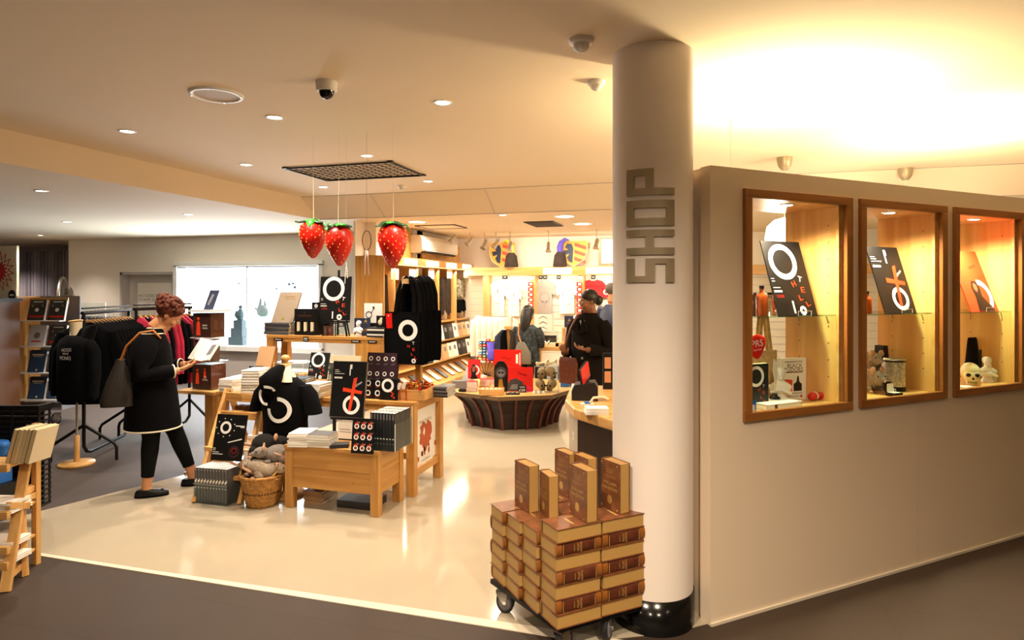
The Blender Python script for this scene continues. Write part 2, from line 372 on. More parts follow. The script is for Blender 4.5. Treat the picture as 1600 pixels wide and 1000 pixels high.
# trophies inside it
mat('pale_grey', '#a9b2bd', .5); mat('slate', '#556472', .5)
def in_win(name, label, cat, px, py, mb): return tag(mb.build(name, loc=onY(px, py, YL+.25)), label, cat)
q = MB('slate'); q.box(-.17, .17, -.08, .08, 0, .16); q.box(-.12, .15, -.07, .07, .16, .34); q.box(-.06, .14, -.06, .06, .34, .5); q.lathe([(.001, .5)], 3) if 0 else None
q.tube([(.05, 0, .5), (.05, 0, .62), (.06, 0, .72)], [.06, .075, .035]); q.ball((.06, 0, .76), .04, 10); q.tube([(.0, -.03, .68), (-.03, -.04, .6), (.02, -.06, .55)], .022)
o = in_win('statuette', 'dark seated statuette on stepped plinth inside the bright wall display', 'statuette', 372, 0, q); o.location = (onY(372, 450, YL+.25).x, YL+.25, wz0+.02); o.scale = (.9,)*3
q = MB('pale_grey'); q.loft([(0, 0, 0, .06, .04), (0, 0, .02, .11, .05), (-.01, 0, .12, .13, .05), (-.03, 0, .2, .06, .04)]); q.prism([(-.1, .16), (-.04, .14), (-.02, .3), (-.05, .34)], -.012, .012, 'y'); q.prism([(.02, .17), (.08, .19), (.03, .3)], -.012, .012, 'y'); q.prism([(-.2, .16), (-.1, .08), (-.1, .14)], -.012, .012, 'y')
o = in_win('dove_sculpture', 'pale grey bird shaped sculpture on the right glass shelf of the bright display', 'sculpture', 411, 489, q); o.location.z = zz-.052
for px, py, r_ in ((452, 444, .03), (458, 443, .026), (461, 449, .03)): 
    q = MB('slate'); q.lathe([(.001, -r_), (r_*.8, -r_*.5), (r_, 0), (r_*.5, r_*.8), (.001, r_)], 8)
    tag(q.build('brooch', loc=onY(px, py, YL+.42)), 'small grey brooch pinned high on the bright display panel, '+{452: 'leftmost of three', 458: 'middle and uppermost', 461: 'lowest of three'}[px], 'brooch', 'grey brooches on the bright panel')
for px, py in ((373, 443), (432, 451), (386, 533)):
    q = MB('pale_grey' if py < 500 else 'slate'); q.ball((0, 0, 0), .02, 8, (1.6, .6, 1))
    tag(q.build('badge', loc=onY(px, py, YL+.42)), {373: 'tiny pale badge above the glass ledge in the bright display', 432: 'tiny pale badge left of the grey brooches', 386: 'small dark badge low beside the seated statuette'}[px], 'badge')
# curtain, banner and round mirror in the dim left corner
stripes('curtain_cloth', '#a39aa2', '#6a6570', 0, 3.3, .9)
cv = MB('curtain_cloth'); x0, x1 = onY(27, 450, 9.9).x, onY(112, 450, 9.9).x; n_ = 90; vs_ = []
for i in range(n_+1):
    x = x0+(x1-x0)*i/n_; y = 9.9+.035*sin(i*1.35)
    vs_ += [(x, y, .05), (x, y, onY(60, 393, 9.9).z)]
cv.add(vs_, [(2*i, 2*i+2, 2*i+3, 2*i+1) for i in range(n_)], True)
tag(cv.build('curtain', solid=.01), 'grey vertical striped curtain hanging in the dim left corner', 'curtain')
bp = onY(0, 450, 8.0); bn = MB('cream'); bw = onY(26, 450, 8.0).x
bn.box(bw-1.3, bw, 8.0, 8.04, 1.2, onY(20, 384, 8).z)
ct = onY(-2, 424, 7.99); st = []
bn.m('red')
for rad, mm_, yy in ((.36, 'red', 7.996), (.31, 'cream', 7.993), (.22, 'red', 7.99)):
    bn.m(mm_); pts = []
    for i in range(32): a = 2*pi*i/32+.1; r_ = rad*(1 if i % 2 == 0 else .62); pts.append((ct.x+r_*cos(-a)*-1, ct.z+r_*sin(a)))
    for i in range(32): bn.poly([(ct.x, ct.z), pts[i], pts[(i+1) % 32]], yy)
tag(bn.build('banner'), 'cream banner with a red starburst at the left edge', 'banner')
q = MB('cream').box(-.1, .1, -.02, .02, -.1, .1); q.m('black').disc(0, 0, .085, -.022); q.m('white').rect(-.05, .05, -.012, .012, -.023)
tag(q.build('wall_badge', loc=onY(20.5, 461, 7.95)), 'small square notice with black disc under the banner', 'notice')
c = onY(108, 465, 9.0); q = MB('black_gloss'); q.lathe([(.001, 0), (.3, 0), (.34, .02), (.3, .04), (.001, .04)], 40, sx=1, sy=1.0)
q.m('steel').lathe([(.335, .0), (.35, .02), (.335, .045)], 40)
rm = thing('round_mirror', 'tall dark round mirror standing by the curtain', 'mirror', (c.x-.12, 9.0, 0))
q.build('mirror_disc', rm, loc=(0, 0, 1.52), rot=(R(90), 0, R(-50)))
MB('black').box(-.3, .35, -.06, .06, .0, .04).box(-.02, .02, .0, .06, .04, 1.5).build('mirror_stand', rm)
# ---------------------------------------------------------------- pillar with the raised SHOP letters
PX, PY, PR = -.217, 3.26, .198
q = MB('pillar_paint'); q.at((PX, PY, 0)); q.lathe([(PR, .15), (PR, HI)], 72)
pil = struct('pillar', q)
q = MB('black_gloss'); q.at((PX, PY, 0)); q.lathe([(PR+.006, 0), (PR+.006, .165), (PR, .165)], 72); q.build('pillar_base', pil)
# letters: cells wrapped on the cylinder; strokes given as boxes (a along the reading direction = up, b across = towards the right)
def wrap_box(mb, th0, th1, z0, z1, r0, r1):
    k = max(2, int(abs(th1-th0)/.04)); vs_ = []
    for i in range(k+1):
        th = th0+(th1-th0)*i/k
        for r_ in (r0, r1):
            for z in (z0, z1): vs_.append((PX+r_*sin(th), PY-r_*cos(th), z))
    fs = []
    for i in range(k):
        a = 4*i; b = a+4
        fs += [(a+2, b+2, b+3, a+3), (a, a+1, b+1, b), (a+1, a+3, b+3, b+1), (a, b, b+2, a+2)]
    fs += [(0, 2, 3, 1), (4*k, 4*k+1, 4*k+3, 4*k+2)]
    mb.add(vs_, fs)
thc = math.atan2(-PX, PY)*-1   # towards the camera
def th_of(px):
    lo, hi = -1.5, 1.5
    def pxof(th):
        x, y = PX+PR*sin(th), PY-PR*cos(th); return 800+FPX*(x*CC+y*SS)/(-x*SS+y*CC)
    # the visible half only
    for _ in range(40):
        mid = (lo+hi)/2
        if pxof(mid) < px: lo = mid
        else: hi = mid
    return mid
T0, T1 = th_of(981), th_of(1052)
def zof(py): return EYE+(HORY-py)/FPX*3.01
LET = {'P': (264, 304, [(0, 1, 0, .24), (0, .62, .76, 1), (0, .24, 0, 1), (.38, .62, 0, 1)]),
       'O': (314, 352, None), 'H': (359, 398, None), 'S': (404, 441, None)}
grp = thing('shop_sign', 'brushed metal SHOP letters running up the round white pillar', 'sign', (0, 0, 0))
def letter(name, ytop, ybot, strokes):
    q = MB('brushed'); z1, z0 = zof(ytop), zof(ybot)
    for (a0, a1, b0, b1) in strokes:   # a: across 0 left (letter top) .. 1 right (letter bottom); b: 0 bottom of the image .. 1 top
        wrap_box(q, T0+(T1-T0)*a0, T0+(T1-T0)*a1, z0+(z1-z0)*b0, z0+(z1-z0)*b1, PR+.0, PR+.012)
    q.build('letter', grp)
# letters lie on their backs: the top of each letter points left, reading upwards
letter('P', 264, 305, [(0, 1, 0, .26), (0, .58, .74, 1), (0, .17, .26, .74), (.41, .58, .26, .74)])
letter('O', 313, 353, [(0, 1, 0, .3), (0, 1, .7, 1), (0, .17, .3, .7), (.83, 1, .3, .7)])
letter('H', 359, 398, [(0, 1, 0, .28), (0, 1, .72, 1), (.42, .58, .28, .72)])
letter('S', 404, 441, [(0, .18, 0, 1), (.0, .6, 0, .26), (.42, .6, .26, .78), (.42, 1, .78, 1), (.82, 1, 0, .78)])
# ---------------------------------------------------------------- display wall on the diagonal
WA = math.atan2(.660, .751); W0 = Vector((.061, 3.241, 0))
def WM(t=0, dep=0, z=0): return (W0.x+cos(WA)*t-sin(WA)*dep, W0.y+sin(WA)*t+cos(WA)*dep, z)
CASES = [(.21, 1.007), (1.07, 1.857), (1.93, 2.705)]; CZ0, CZ1 = .978, 2.15; CD = .4
mat('wall_paint_warm', '#dfcdb4', .75, bump=.05, bscale=220)
q = MB('wall_paint_warm'); q.at((W0.x, W0.y, 0), (0, 0, WA)); TH = .07
edges = [0]+[e for c_ in CASES for e in (c_[0]+.02, c_[1]-.02)]+[6.2]
for i in range(0, len(edges), 2): q.box(edges[i], edges[i+1], 0, TH, 0, 2.25)
for c_ in CASES: q.box(c_[0]+.02, c_[1]-.02, 0, TH, 0, CZ0+.02); q.box(c_[0]+.02, c_[1]-.02, 0, TH, CZ1-.02, 2.25)
q.box(.02, .07, TH, .45, 0, 2.25)
q.m('grey_paint').box(1.598, 1.6, -.0006, .0, 0, CZ0-.02)
struct('wall_display', q)
struct('baseboard_display', MB('strip_white').at((W0.x, W0.y, 0), (0, 0, WA)).box(-.002, 6.2, -.012, 0, 0, .014))
# ================================================================ printed designs (drawn on a face that looks to -Y, origin lower left)
def pr_othello(q, w, h, y=0, lines=True):
    q.m('white').ring(.44*w, h*.72, .245*w, .35*w, y)
    for ch, u, v, a, c in (('T', .77, .49, -.25, 'white'), ('H', .58, .425, .35, 'orange_red'), ('E', .78, .345, .0, 'orange_red'), ('L', .68, .245, .25, 'orange_red'), ('L', .83, .165, .45, 'orange_red')):
        q.m(c).text(ch, u*w, v*h, .105*w, y, a, w=.1*w)
    q.m('white').ring(.66*w, .075*h, .03*w, .085*w, y, n=16)
    if lines:
        for v, ww in ((.49, .07), (.455, .08), (.37, .17), (.33, .2), (.315, .2)): q.rect(.04*w, (.04+ww)*w, v*h, (v+.008)*h, y)
        q.m('red'); q.rect(.08*w, .26*w, .27*h, .277*h, y); q.rect(.08*w, .26*w, .25*h, .257*h, y)
        q.m('white').rect(.42*w, .46*w, .04*h, .2*h, y)
def pr_cross(q, w, h, y=0, small=False):
    q.m('white').ring(.62*w, .22*h, .165*w, .255*w, y)
    q.m('orange_red').poly([(.53*w, .11*h), (.62*w, .12*h), (.75*w, .72*h), (.64*w, .70*h)], y-.0006)
    q.poly([(.33*w, .46*h), (.34*w, .53*h), (.92*w, .475*h), (.9*w, .42*h)], y-.0005)
    if not small:
        q.m('white').text('ETAM', .8*w, .6*h, .05*w, y, R(32), w=.2*w)
        q.rect(.5*w, .53*w, .75*h, .95*h, y); q.rect(.5*w, .57*w, .87*h, .95*h, y)
        for v, ww in ((.84, .12), (.81, .16), (.775, .3), (.71, .24), (.7, .24), (.69, .24)): q.rect(.05*w, (.05+ww)*w, v*h, (v+.008)*h, y)
def pr_red(q, w, h, y=0):
    q.m('white').ring(.6*w, .26*h, .25*w, .37*w, y, a0=-1.3, a1=1.6)
    q.m('black').poly([(.3*w, .02*h), (.36*w, .24*h), (.33*w, .4*h), (.4*w, .5*h), (.55*w, .49*h), (.62*w, .4*h), (.6*w, .26*h), (.9*w, .02*h)], y-.0005)
    q.m('skin_dark').poly([(.4*w, .36*h), (.4*w, .43*h), (.46*w, .47*h), (.53*w, .44*h), (.54*w, .37*h), (.47*w, .31*h)], y-.001)
    q.m('black').text('HAMLET', .66*w, .74*h, .04*h, y, R(14), w=.3*w)
    q.rect(.7*w, .95*w, .555*h, .56*h, y); q.m('white').rect(.2*w, .215*w, .82*h, .95*h, y)
def poster(name, label, w, h, design, base='black', loc=(0, 0, 0), rz=0, lean=0, th=.005, cat='poster', parent=None, edge=None, cx=0):
    q = MB(base).box(0, w, 0, th, 0, h)
    design(q, w, h, -.0008)
    o = q.build(name, parent)
    o.location = loc; o.rotation_euler = (-lean, 0, rz)
    if not parent: tag(o, label, cat)
    return o
# ================================================================ display cases in the diagonal wall
def Wt(px, d=0.):
    k = (px-800)/FPX; dx, dy = k*CC-SS, k*SS+CC; ux, uy = cos(WA), sin(WA)
    X0, Y0 = W0.x-uy*d, W0.y+ux*d; det = -dx*uy+ux*dy
    z = (X0*(-uy)+ux*Y0)/det; return (dx*Y0-dy*X0)/det, z
def WP(px, py, d=0.):
    t, z = Wt(px, d); return t, EYE+(HORY-py)/FPX*z
def wp(px, py, d): t, z = WP(px, py, d); return WM(t, d, z)
WHICH = ['leftmost, nearest the round pillar', 'middle one of three', 'rightmost one of three']
for i, (a, b) in enumerate(CASES):
    W = b-a; H = CZ1-CZ0
    root = thing('display_case', 'oak framed lit display case in the diagonal wall, '+WHICH[i], 'display case', WM(a, 0, CZ0), WA)
    q = MB('oak_dark'); fw = .05
    q.box(0, W, -.018, .01, 0, .045); q.box(0, W, -.018, .01, H-.045, H)
    q.m('oak_dark_v'); q.box(0, fw, -.018, .01, .045, H-.045); q.box(W-fw, W, -.018, .01, .045, H-.045)
    q.build('frame', root, bevel=.003)
    q = MB('maple'); q.box(W-fw, W-fw+.018, .01, CD, .03, H-.03); q.m('maple_x').box(fw-.018, W-fw, .01, CD, .012, .03); q.box(fw-.018, W-fw+.018, .01, CD, H-.045, H-.028)
    q.m('maple').box(fw-.018, fw, .01, CD, .03, H-.045) if i == 2 else q.box(fw-.018, fw, .01, .05, .03, H-.045)
    if i == 1: q.box(fw-.018, fw, .33, CD, .03, H-.045)
    q.box(W-fw-.03, W-fw, .012, .03, .03, H-.04)
    q.m('black')
    for yy in (.1, .3):
        for z in [.17+.095*k for k in range(10)]:
            if abs(z-.54) > .05 and not (yy > .2 and z > .6): q.cb((W-fw-.0005, yy, z), (.002, .006, .006))
    q.build('cabinet_lining', root)
    MB('pane').box(fw-.01, W-fw+.01, .012, .016, .04, H-.04).build('front_glass', root)
    zs = (1.503, 1.5, 1.497)[i]-CZ0
    MB('shelf_glass').box(fw, W-fw, .03, CD-.02, zs-.008, zs).build('glass_shelf', root)
    for yy in (.1, .3):
        MB('steel').tube([(W-fw-.02, yy, zs-.012), (W-fw, yy, zs-.05)], .004, 6).build('shelf_support', root)
        MB('steel').tube([(fw+.02, yy, zs-.012), (fw, yy, zs-.03)], .004, 6).build('shelf_support', root)
    q = MB('steel').at((W*.5+.02, .1, H-.05)); q.lathe([(.034, 0), (.04, .004), (.04, .006)], 20); q.m('lamp_glow').lathe([(.001, -.001), (.03, -.001)], 20); q.build('case_downlight', root)
    lamp('case_beam', 'SPOT', WM(a+W*.5+.02, .1, CZ1-.065), (95, 95, 100)[i], (1, .8, .54), size=.05, spot=150, blend=.8)
def in_case(o, label, cat, px, py, d, rz=0, group=None):
    o.location = wp(px, py, d); o.rotation_euler.z = WA+rz; tag(o, label, cat, group); return o
def case_poster(design, base, label, pts, d0, lean_d):
    (xl, yt), (xr, _), (xb, yb), (xrb, _) = pts
    t0, z0 = WP(xb, yb, d0); t1, _ = WP(xrb, yb, d0); z1 = WP(xl, yt, d0+lean_d)[1]; h = math.hypot(z1-z0, lean_d)
    o = MB(base).box(0, t1-t0, 0, .006, 0, h); design(o, t1-t0, h, -.0008); o = o.build('leaning_poster'); o.location = WM(t0, d0, z0); o.rotation_euler = (-math.atan2(lean_d, z1-z0), 0, WA); tag(o, label, 'poster')
    q = MB('acrylic'); q.box(-.05, .05, -.02, -.017, 0, .03); q.box(-.05, .05, -.02, .02, 0, .003)
    q.m('plastic_white').box(-.05, .05, -.021, -.0195, .0, .004).box(-.05, .05, -.021, -.0195, .027, .031).box(-.052, -.048, -.021, -.0195, 0, .03).box(.048, .052, -.021, -.0195, 0, .03)
    tt = t0+(t1-t0)*.58; o2 = q.build('card_holder', loc=WM(tt, d0, z0), rot=(0, 0, WA)); return o, o2
_, h1 = case_poster(pr_othello, 'black', 'black poster with a big O leaning in the leftmost lit display case', [(1191, 376), (1253, 378), (1217, 495), (1278, 495)], .1, .13)
tag(h1, 'small clear card holder before the big O poster in the leftmost case', 'card holder')
_, h2 = case_poster(pr_cross, 'black', 'black poster with red cross and O leaning in the middle lit display case', [(1355, 385), (1405, 387), (1384, 491), (1432.7, 491)], .1, .13)
tag(h2, 'small clear card holder before the red cross poster in the middle case', 'card holder')
_, h3 = case_poster(pr_red, 'orange_red', 'red poster with dark figure leaning in the rightmost lit display case', [(1496, 392), (1531, 394), (1518, 488), (1561, 488)], .1, .15)
tag(h3, 'small clear card holder before the red poster in the rightmost case', 'card holder')
# ---- small goods builders
def bust(name='bust', s=1., m='white'):
    q = MB(m); q.loft([(0, 0, 0, .04, .03), (0, 0, .015, .042, .032), (0, 0, .03, .03, .024), (0, 0, .045, .028, .022), (0, 0, .06, .055, .032), (0, 0, .085, .06, .034), (0, 0, .1, .04, .026), (0, 0, .112, .02, .02), (0, 0, .122, .022, .022)], 16)
    q.ball((0, -.002, .148), .03, 14, (.86, .95, 1.15)); q.ball((0, -.03, .145), .007, 8, (.8, 1, 1.4)); q.ball((0, -.026, .128), .013, 8, (1, .7, 1)); q.ball((0, .012, .158), .03, 10, (1.05, .9, .9))
    q.tube([(-.05, -.02, .05), (0, -.04, .07), (.05, -.02, .045)], .01, 6)
    q.M = Matrix.Scale(s, 4) if False else q.M
    o = q.build(name); o.scale = (s, s, s); return o
def skull(s=1.):
    q = MB('bone'); q.ball((0, .02, .1), .075, 20, (.88, 1.12, .95)); q.loft([(0, -.035, .02, .038, .03), (0, -.04, .045, .05, .035), (0, -.035, .08, .055, .04), (0, -.02, .11, .05, .04)], 16)
    q.loft([(0, -.03, .0, .034, .03), (0, -.032, .012, .04, .035), (0, -.03, .022, .04, .03)], 14); q.m('black')
    for sx in (-1, 1): q.ball((sx*.027, -.068, .082), .018, 10, (1, .5, .85))
    q.prism([(-.009, .048), (.009, .048), (0, .07)], -.082, -.07, 'y')
    for k in range(-4, 5): q.cb((k*.007, -.0705+abs(k)*.0014, .026), (.0012, .006, .02))
    o = q.build('skull'); o.scale = (s, s, s); return o
mat('bone', '#e2cfa6', .5, var=.08); mat('plush_grey', '#8a8078', .95, var=.2, vscale=60, bump=.5, bscale=120); mat('plush_tan', '#a5937e', .95, var=.2, vscale=60, bump=.5, bscale=120); mat('plush_black', '#1b1816', .95, bump=.5, bscale=120); mat('plush_pink', '#cfa184', .9)
def plush_rat(m='plush_grey', tail=True):
    """seated plush rat, about 0.22 long, nose to -X"""
    root = thing('plush_rat', '', 'plush toy'); q = MB(m)
    q.loft([(.09, 0, .055, .012, .02, 0, 0), ] if 0 else [(.1, 0, .05, .02, .03), (.1, 0, .05, .02, .03)], 4) if 0 else None
    q.ball((.03, 0, .06), .06, 16, (1.35, .95, 1)); q.ball((-.07, 0, .075), .04, 14, (1.3, .9, .95)); q.ball((-.115, 0, .068), .018, 10, (1.4, 1, 1))
    for sx in (-1, 1): q.ball((.07, sx*.045, .03), .03, 10, (1.3, .7, .9)); q.ball((-.03, sx*.04, .02), .018, 8, (1.4, .8, .8))
    q.build('body', root)
    for sx in (-1, 1):
        MB('plush_pink').ball((-.055, sx*.034, .11), .022, 10, (.4, 1, 1)).build('ear', root); MB('plush_pink').ball((-.05, sx*.045, .008), .012, 8, (1.6, .8, .6)).build('paw', root); MB('plush_pink').ball((.04, sx*.06, .008), .014, 8, (1.8, .8, .5)).build('paw', root)
        MB('black').ball((-.1, sx*.026, .086), .006, 6).build('eye', root)
    MB('plush_pink').ball((-.14, 0, .068), .007, 8).build('nose', root)
    if tail:
        q = MB('plush_pink'); q.tube([(.1, 0, .05), (.15, .02, .06), (.19, .05, .1), (.2, .03, .15), (.16, .0, .17)], [.012, .011, .01, .008, .005], 8); q.build('tail', root)
    return root
# ---- left case
q = MB('cork').box(-.09, .09, -.035, .035, 0, .2); q.tube([(-.04, -.03, .2), (-.04, -.03, .3), (-.01, -.02, .36), (.03, 0, .3), (.045, .02, .2)], .012, 8)
def tote_small():
    r = thing('tote_bag', '', 'bag'); q = MB('cork'); q.loft([(0, 0, 0, .11, .035), (0, 0, .1, .115, .04), (0, 0, .2, .11, .02), (0, 0, .225, .11, .008)], 20); q.build('bag_body', r)
    q = MB('cork')
    for yy in (-.012, .012): q.prism([(-.045, .2), (-.02, .2), (.0, .37), (.02, .37), (.045, .2), (.07, .2), (.035, .4), (-.015, .4)], yy-.002, yy+.002, 'y')
    q.build('strap', r); return r
r = tote_small(); in_case(r, 'tan cloth bag with upright handle in the leftmost display case', 'bag', 1190, 600, .3); r.location.z = CZ0+.03; r.scale = (1.1, 1, 1.25)
q = MB('red_bright'); q.loft([(0, 0, -.075, .012, .004), (0, 0, -.05, .045, .005), (0, 0, 0, .08, .006), (0, 0, .04, .085, .006), (0, 0, .065, .05, .005), (0, 0, .072, .01, .003)], 20); q.m('white').text('PRS', 0, .02, .04, -.007, w=.1); q.text('FOR MUSIC', 0, -.02, .01, -.0065, w=.07)
o = q.build('plectrum_card'); in_case(o, 'red plectrum shaped card reading PRS stuck in the leftmost display case', 'card', 1182, 541.5, .03); o.scale = (.8, 1, .85); o.rotation_euler.y = R(-6)
q = MB('charcoal').box(0, .16, 0, .03, 0, .235); q.m('pages').box(.004, .157, .003, .027, .2355, .236); pr_othello(q, .16, .235, -.0008, False); o = q.build('play_book'); in_case(o, 'black book with a white O cover standing in the leftmost display case', 'book', 1166, 637, .12); o.location.z = CZ0+.03
q = MB('blue').box(-.025, .025, 0, .001, -.05, .05); q.m('white').disc(.004, .016, .012, -.0006).rect(-.008, .016, -.01, .01, -.0006).rect(-.016, .018, -.03, -.018, -.0006); o = q.build('glass_sticker'); in_case(o, 'small blue sticker with white figure low on the first display glass', 'sticker', 1176, 640, .009); o.scale = (.9,)*3; o.location.z += .0
o = bust(s=1.05); in_case(o, 'small white bust between ink pot and Black Tudors book', 'bust', 1219, 626, .22, R(-40)); o.location.z = CZ0+.03
q = MB('black_gloss'); q.lathe([(.03, 0), (.034, .01), (.032, .02), (.018, .028), (.014, .04), (.018, .045)], 16); q2 = thing('ink_pot', '', 'ink pot'); q.build('pot', q2)
q = MB('plush_pink'); q.tube([(0, 0, .03), (.01, 0, .12), (-.005, 0, .24)], [.002, .002, .001], 6); q.m('plastic_white').prism([(.0, .1), (.028, .16), (.01, .25), (-.01, .27), (-.02, .2)], -.001, .001, 'y'); q.build('quill', q2)
in_case(q2, 'black ink pot with a feather quill in the leftmost case', 'ink pot', 1211, 632, .16); q2.location.z = CZ0+.03+.024; q2.scale = (.85,)*3
q = MB('white').box(0, .2, 0, .035, 0, .27); q.m('pages_white').box(.003, .197, .003, .032, .27, .2705)
q.m('brown').text('BLACK', .11, .222, .026, -.001, w=.12).text('TUDORS', .1, .195, .026, -.001, w=.15).rect(.03, .17, .245, .249, -.001).rect(.03, .17, .175, .181, -.001).rect(.03, .17, .04, .043, -.001)
q.m('orange_red').poly([(.03, .055), (.09, .055), (.09, .13), (.03, .135)], -.001).disc(.035, .02, .009, -.001).disc(.16, .02, .009, -.001); q.m('charcoal').poly([(.1, .055), (.165, .055), (.165, .1), (.145, .115), (.14, .15), (.13, .155), (.123, .115), (.1, .1)], -.001).text('UNTOLD STORY', .098, .02, .01, -.001, w=.09)
o = q.build('black_tudors_book'); in_case(o, 'white book with BLACK TUDORS cover standing in the leftmost case', 'book', 1220, 626, .24, R(-8)); o.scale = (.88, 1, .88); o.location.z = CZ0+.03
q = MB('white').box(0, .29, 0, .14, 0, .006).box(0, .29, 0, .14, .032, .038).box(.0, .006, 0, .14, 0, .038); q.m('pages_white').box(.006, .286, .004, .136, .006, .032); q.m('brown').box(.07, .09, -.001, 0, .004, .034)
o = q.build('book_lying_flat'); in_case(o, 'white book lying flat at the front of the leftmost case', 'book', 1197, 643, .04, R(2)); o.location.z = CZ0+.03; o.scale = (.95, 1, .8)
for k, (px, lab) in enumerate(((1272, 'red striped rolled sock lying nearest the flat white book'), (1287, 'red striped rolled sock between two others in the case'), (1302, 'red striped rolled sock farthest to the right in the leftmost case'))):
    q = MB('red'); q.at(rot=(0, R(90), 0)); q.lathe([(.004, -.045), (.02, -.042), (.024, -.02), (.024, .02), (.02, .042), (.004, .045)], 14); q.m('cream').lathe([(.0243, -.012), (.0248, 0), (.0243, .012)], 14); o = q.build('rolled_sock')
    in_case(o, lab, 'sock', px, 630, .16, R(18), 'rolled socks in the leftmost case'); o.location.z = CZ0+.03+.025
mat('amber', '#8a3a12', .12, var=.2); mat('glass_solid', '#e0c8a8', .1, trans=.6)
def bottle(m='amber', h=.16, r_=.03):
    t = thing('bottle', '', 'bottle'); q = MB(m); q.lathe([(r_, 0), (r_*1.05, .01), (r_*1.05, h*.6), (r_*.9, h*.68), (r_*.38, h*.76), (r_*.38, h*.9)], 18); q.build('glass_body', t); q = MB('black'); q.lathe([(r_*.45, h*.9), (r_*.45, h)], 14); q.build('cap', t)
    q = MB('cream'); q.lathe([(r_*1.06, h*.15), (r_*1.06, h*.5)], 18); q.build('label', t) if 0 else None
    return t
o = bottle(); in_case(o, 'amber glass bottle left of the big O poster', 'bottle', 1190, 495, .2); o.location.z = 1.503
o = bottle('glass_solid', .12, .035); in_case(o, 'clear squat bottle behind the amber bottle', 'bottle', 1203, 495, .33); o.location.z = 1.503
q = MB('brown'); q.loft([(0, 0, 0, .035, .03), (0, 0, .03, .04, .03), (.01, 0, .06, .02, .02), (-.01, 0, .09, .02, .015), (0, 0, .12, .008, .008)], 12); o = q.build('figurine'); in_case(o, 'small brown figurine at the left edge of the glass shelf', 'figurine', 1180, 495, .33); o.location.z = 1.503
# ---- middle case
o = plush_rat(); in_case(o, 'grey plush rat sitting at the left of the middle case', 'plush toy', 1364, 627, .2, R(70)); o.location.z = CZ0+.03; o.scale = (.8, .85, 1.25)
o = plush_rat(tail=False); in_case(o, 'grey plush rat perched above another in the middle case', 'plush toy', 1365, 590, .22, R(60)); o.location.z = CZ0+.16; o.scale = (.7, .8, 1)
mat('tin_print', '#cfc4ac', .35, metal=.3, var=.4, vscale=70)
q = MB('black'); q.lathe([(.07, 0), (.07, .03)], 24); q.m('tin_print').lathe([(.0695, .03), (.0695, .19)], 24); q.m('black').lathe([(.07, .19), (.07, .2)], 24); q.m('steel').lathe([(.073, .2), (.073, .21), (.001, .212)], 24)
o = q.build('biscuit_tin'); in_case(o, 'round tin with engraved town pattern in the middle case', 'tin', 1396, 620, .2); o.location.z = CZ0+.03; o.scale = (.95,)*3
q = MB('charcoal').prism([(-.06, 0), (.06, 0), (.02, .27), (-.02, .27)], -.03, .03, 'y'); o = q.build('display_wedge'); in_case(o, 'tall dark wedge shaped stand behind the round tin', 'stand', 1377, 600, .32); o.location.z = CZ0+.03
t = thing('ring_box', '', 'box'); MB('black').box(-.035, .035, -.03, .03, 0, .02).build('box_base', t); MB('black').box(-.035, .035, -.004, .004, -.0, .06).build('box_lid', t, loc=(0, .03, .02), rot=(R(-15), 0, 0)); q = MB('white').box(-.028, .028, -.024, .024, .019, .0225); q.box(-.028, .028, .022, .0255, .024, .07); q.tube([(.01*cos(a), -.004, .032+.01*sin(a)) for a in [k*pi/6 for k in range(12)]], .0016, 6, closed=True); q.build('lining', t)
in_case(t, 'open black ring box with white lining before the tin', 'box', 1397, 622, .06); t.location.z = CZ0+.03
o = bottle('amber', .13, .025); in_case(o, 'slim amber bottle at the left end of the middle glass shelf', 'bottle', 1355, 490, .15); o.location.z = 1.5
# ---- right case
t = thing('tote_bag', 'black and red printed tote bag standing in the rightmost case', 'bag'); q = MB('black_cloth'); q.loft([(0, 0, 0, .15, .03, 0, 0, .4), (0, 0, .1, .155, .035, 0, 0, .4), (0, 0, .27, .15, .015, 0, 0, .4), (0, 0, .29, .148, .008, 0, 0, .4)], 24); q.m('red_bright').prism([(-.05, .08), (.0, .23), (.11, .24), (.12, .05), (.06, .12)], -.042, -.034, 'y'); q.m('charcoal').prism([(-.1, .06), (-.1, .2), (-.03, .22), (.01, .12), (-.02, .05)], -.043, -.034, 'y'); q.build('bag_body', t)
q = MB('red'); q.tube([(.08, -.03, .27), (.13, -.045, .2), (.13, -.045, .1), (.06, -.05, .02)], .008, 6); q.build('strap', t); in_case(t, None, None, 1533, 590, .27); t.location.z = CZ0+.035
o = skull(1.0); in_case(o, 'cream model skull at the left of the rightmost case', 'skull', 1517, 606, .13, R(-50)); o.location.z = CZ0+.03; o.scale = (.85,)*3
o = bust(s=.95); in_case(o, 'small white bust beside the skull', 'bust', 1543, 604, .15, R(-40)); o.location.z = CZ0+.03
q = MB('plastic_white').box(-.022, .022, -.02, .02, 0, .075); q.m('mid_grey').rect(-.015, .015, .045, .05, -.0205).rect(-.015, .012, .03, .034, -.0205); o = q.build('boxed_gift'); in_case(o, 'small white box with grey lettering next to the bust', 'box', 1553, 603, .15); o.location.z = CZ0+.03
q = MB('white').box(-.016, .016, -.002, 0, 0, .09); q.m('red').disc(0, .055, .007, -.0025); o = q.build('price_tag'); in_case(o, 'white hanging tag beside the printed tote bag', 'tag', 1548, 551, .2)
q = MB('plastic_white').box(-.05, .05, -.03, .03, 0, .012); o = q.build('soap_dish'); in_case(o, 'flat white dish under the skull', 'dish', 1507, 611, .06); o.location.z = CZ0+.03
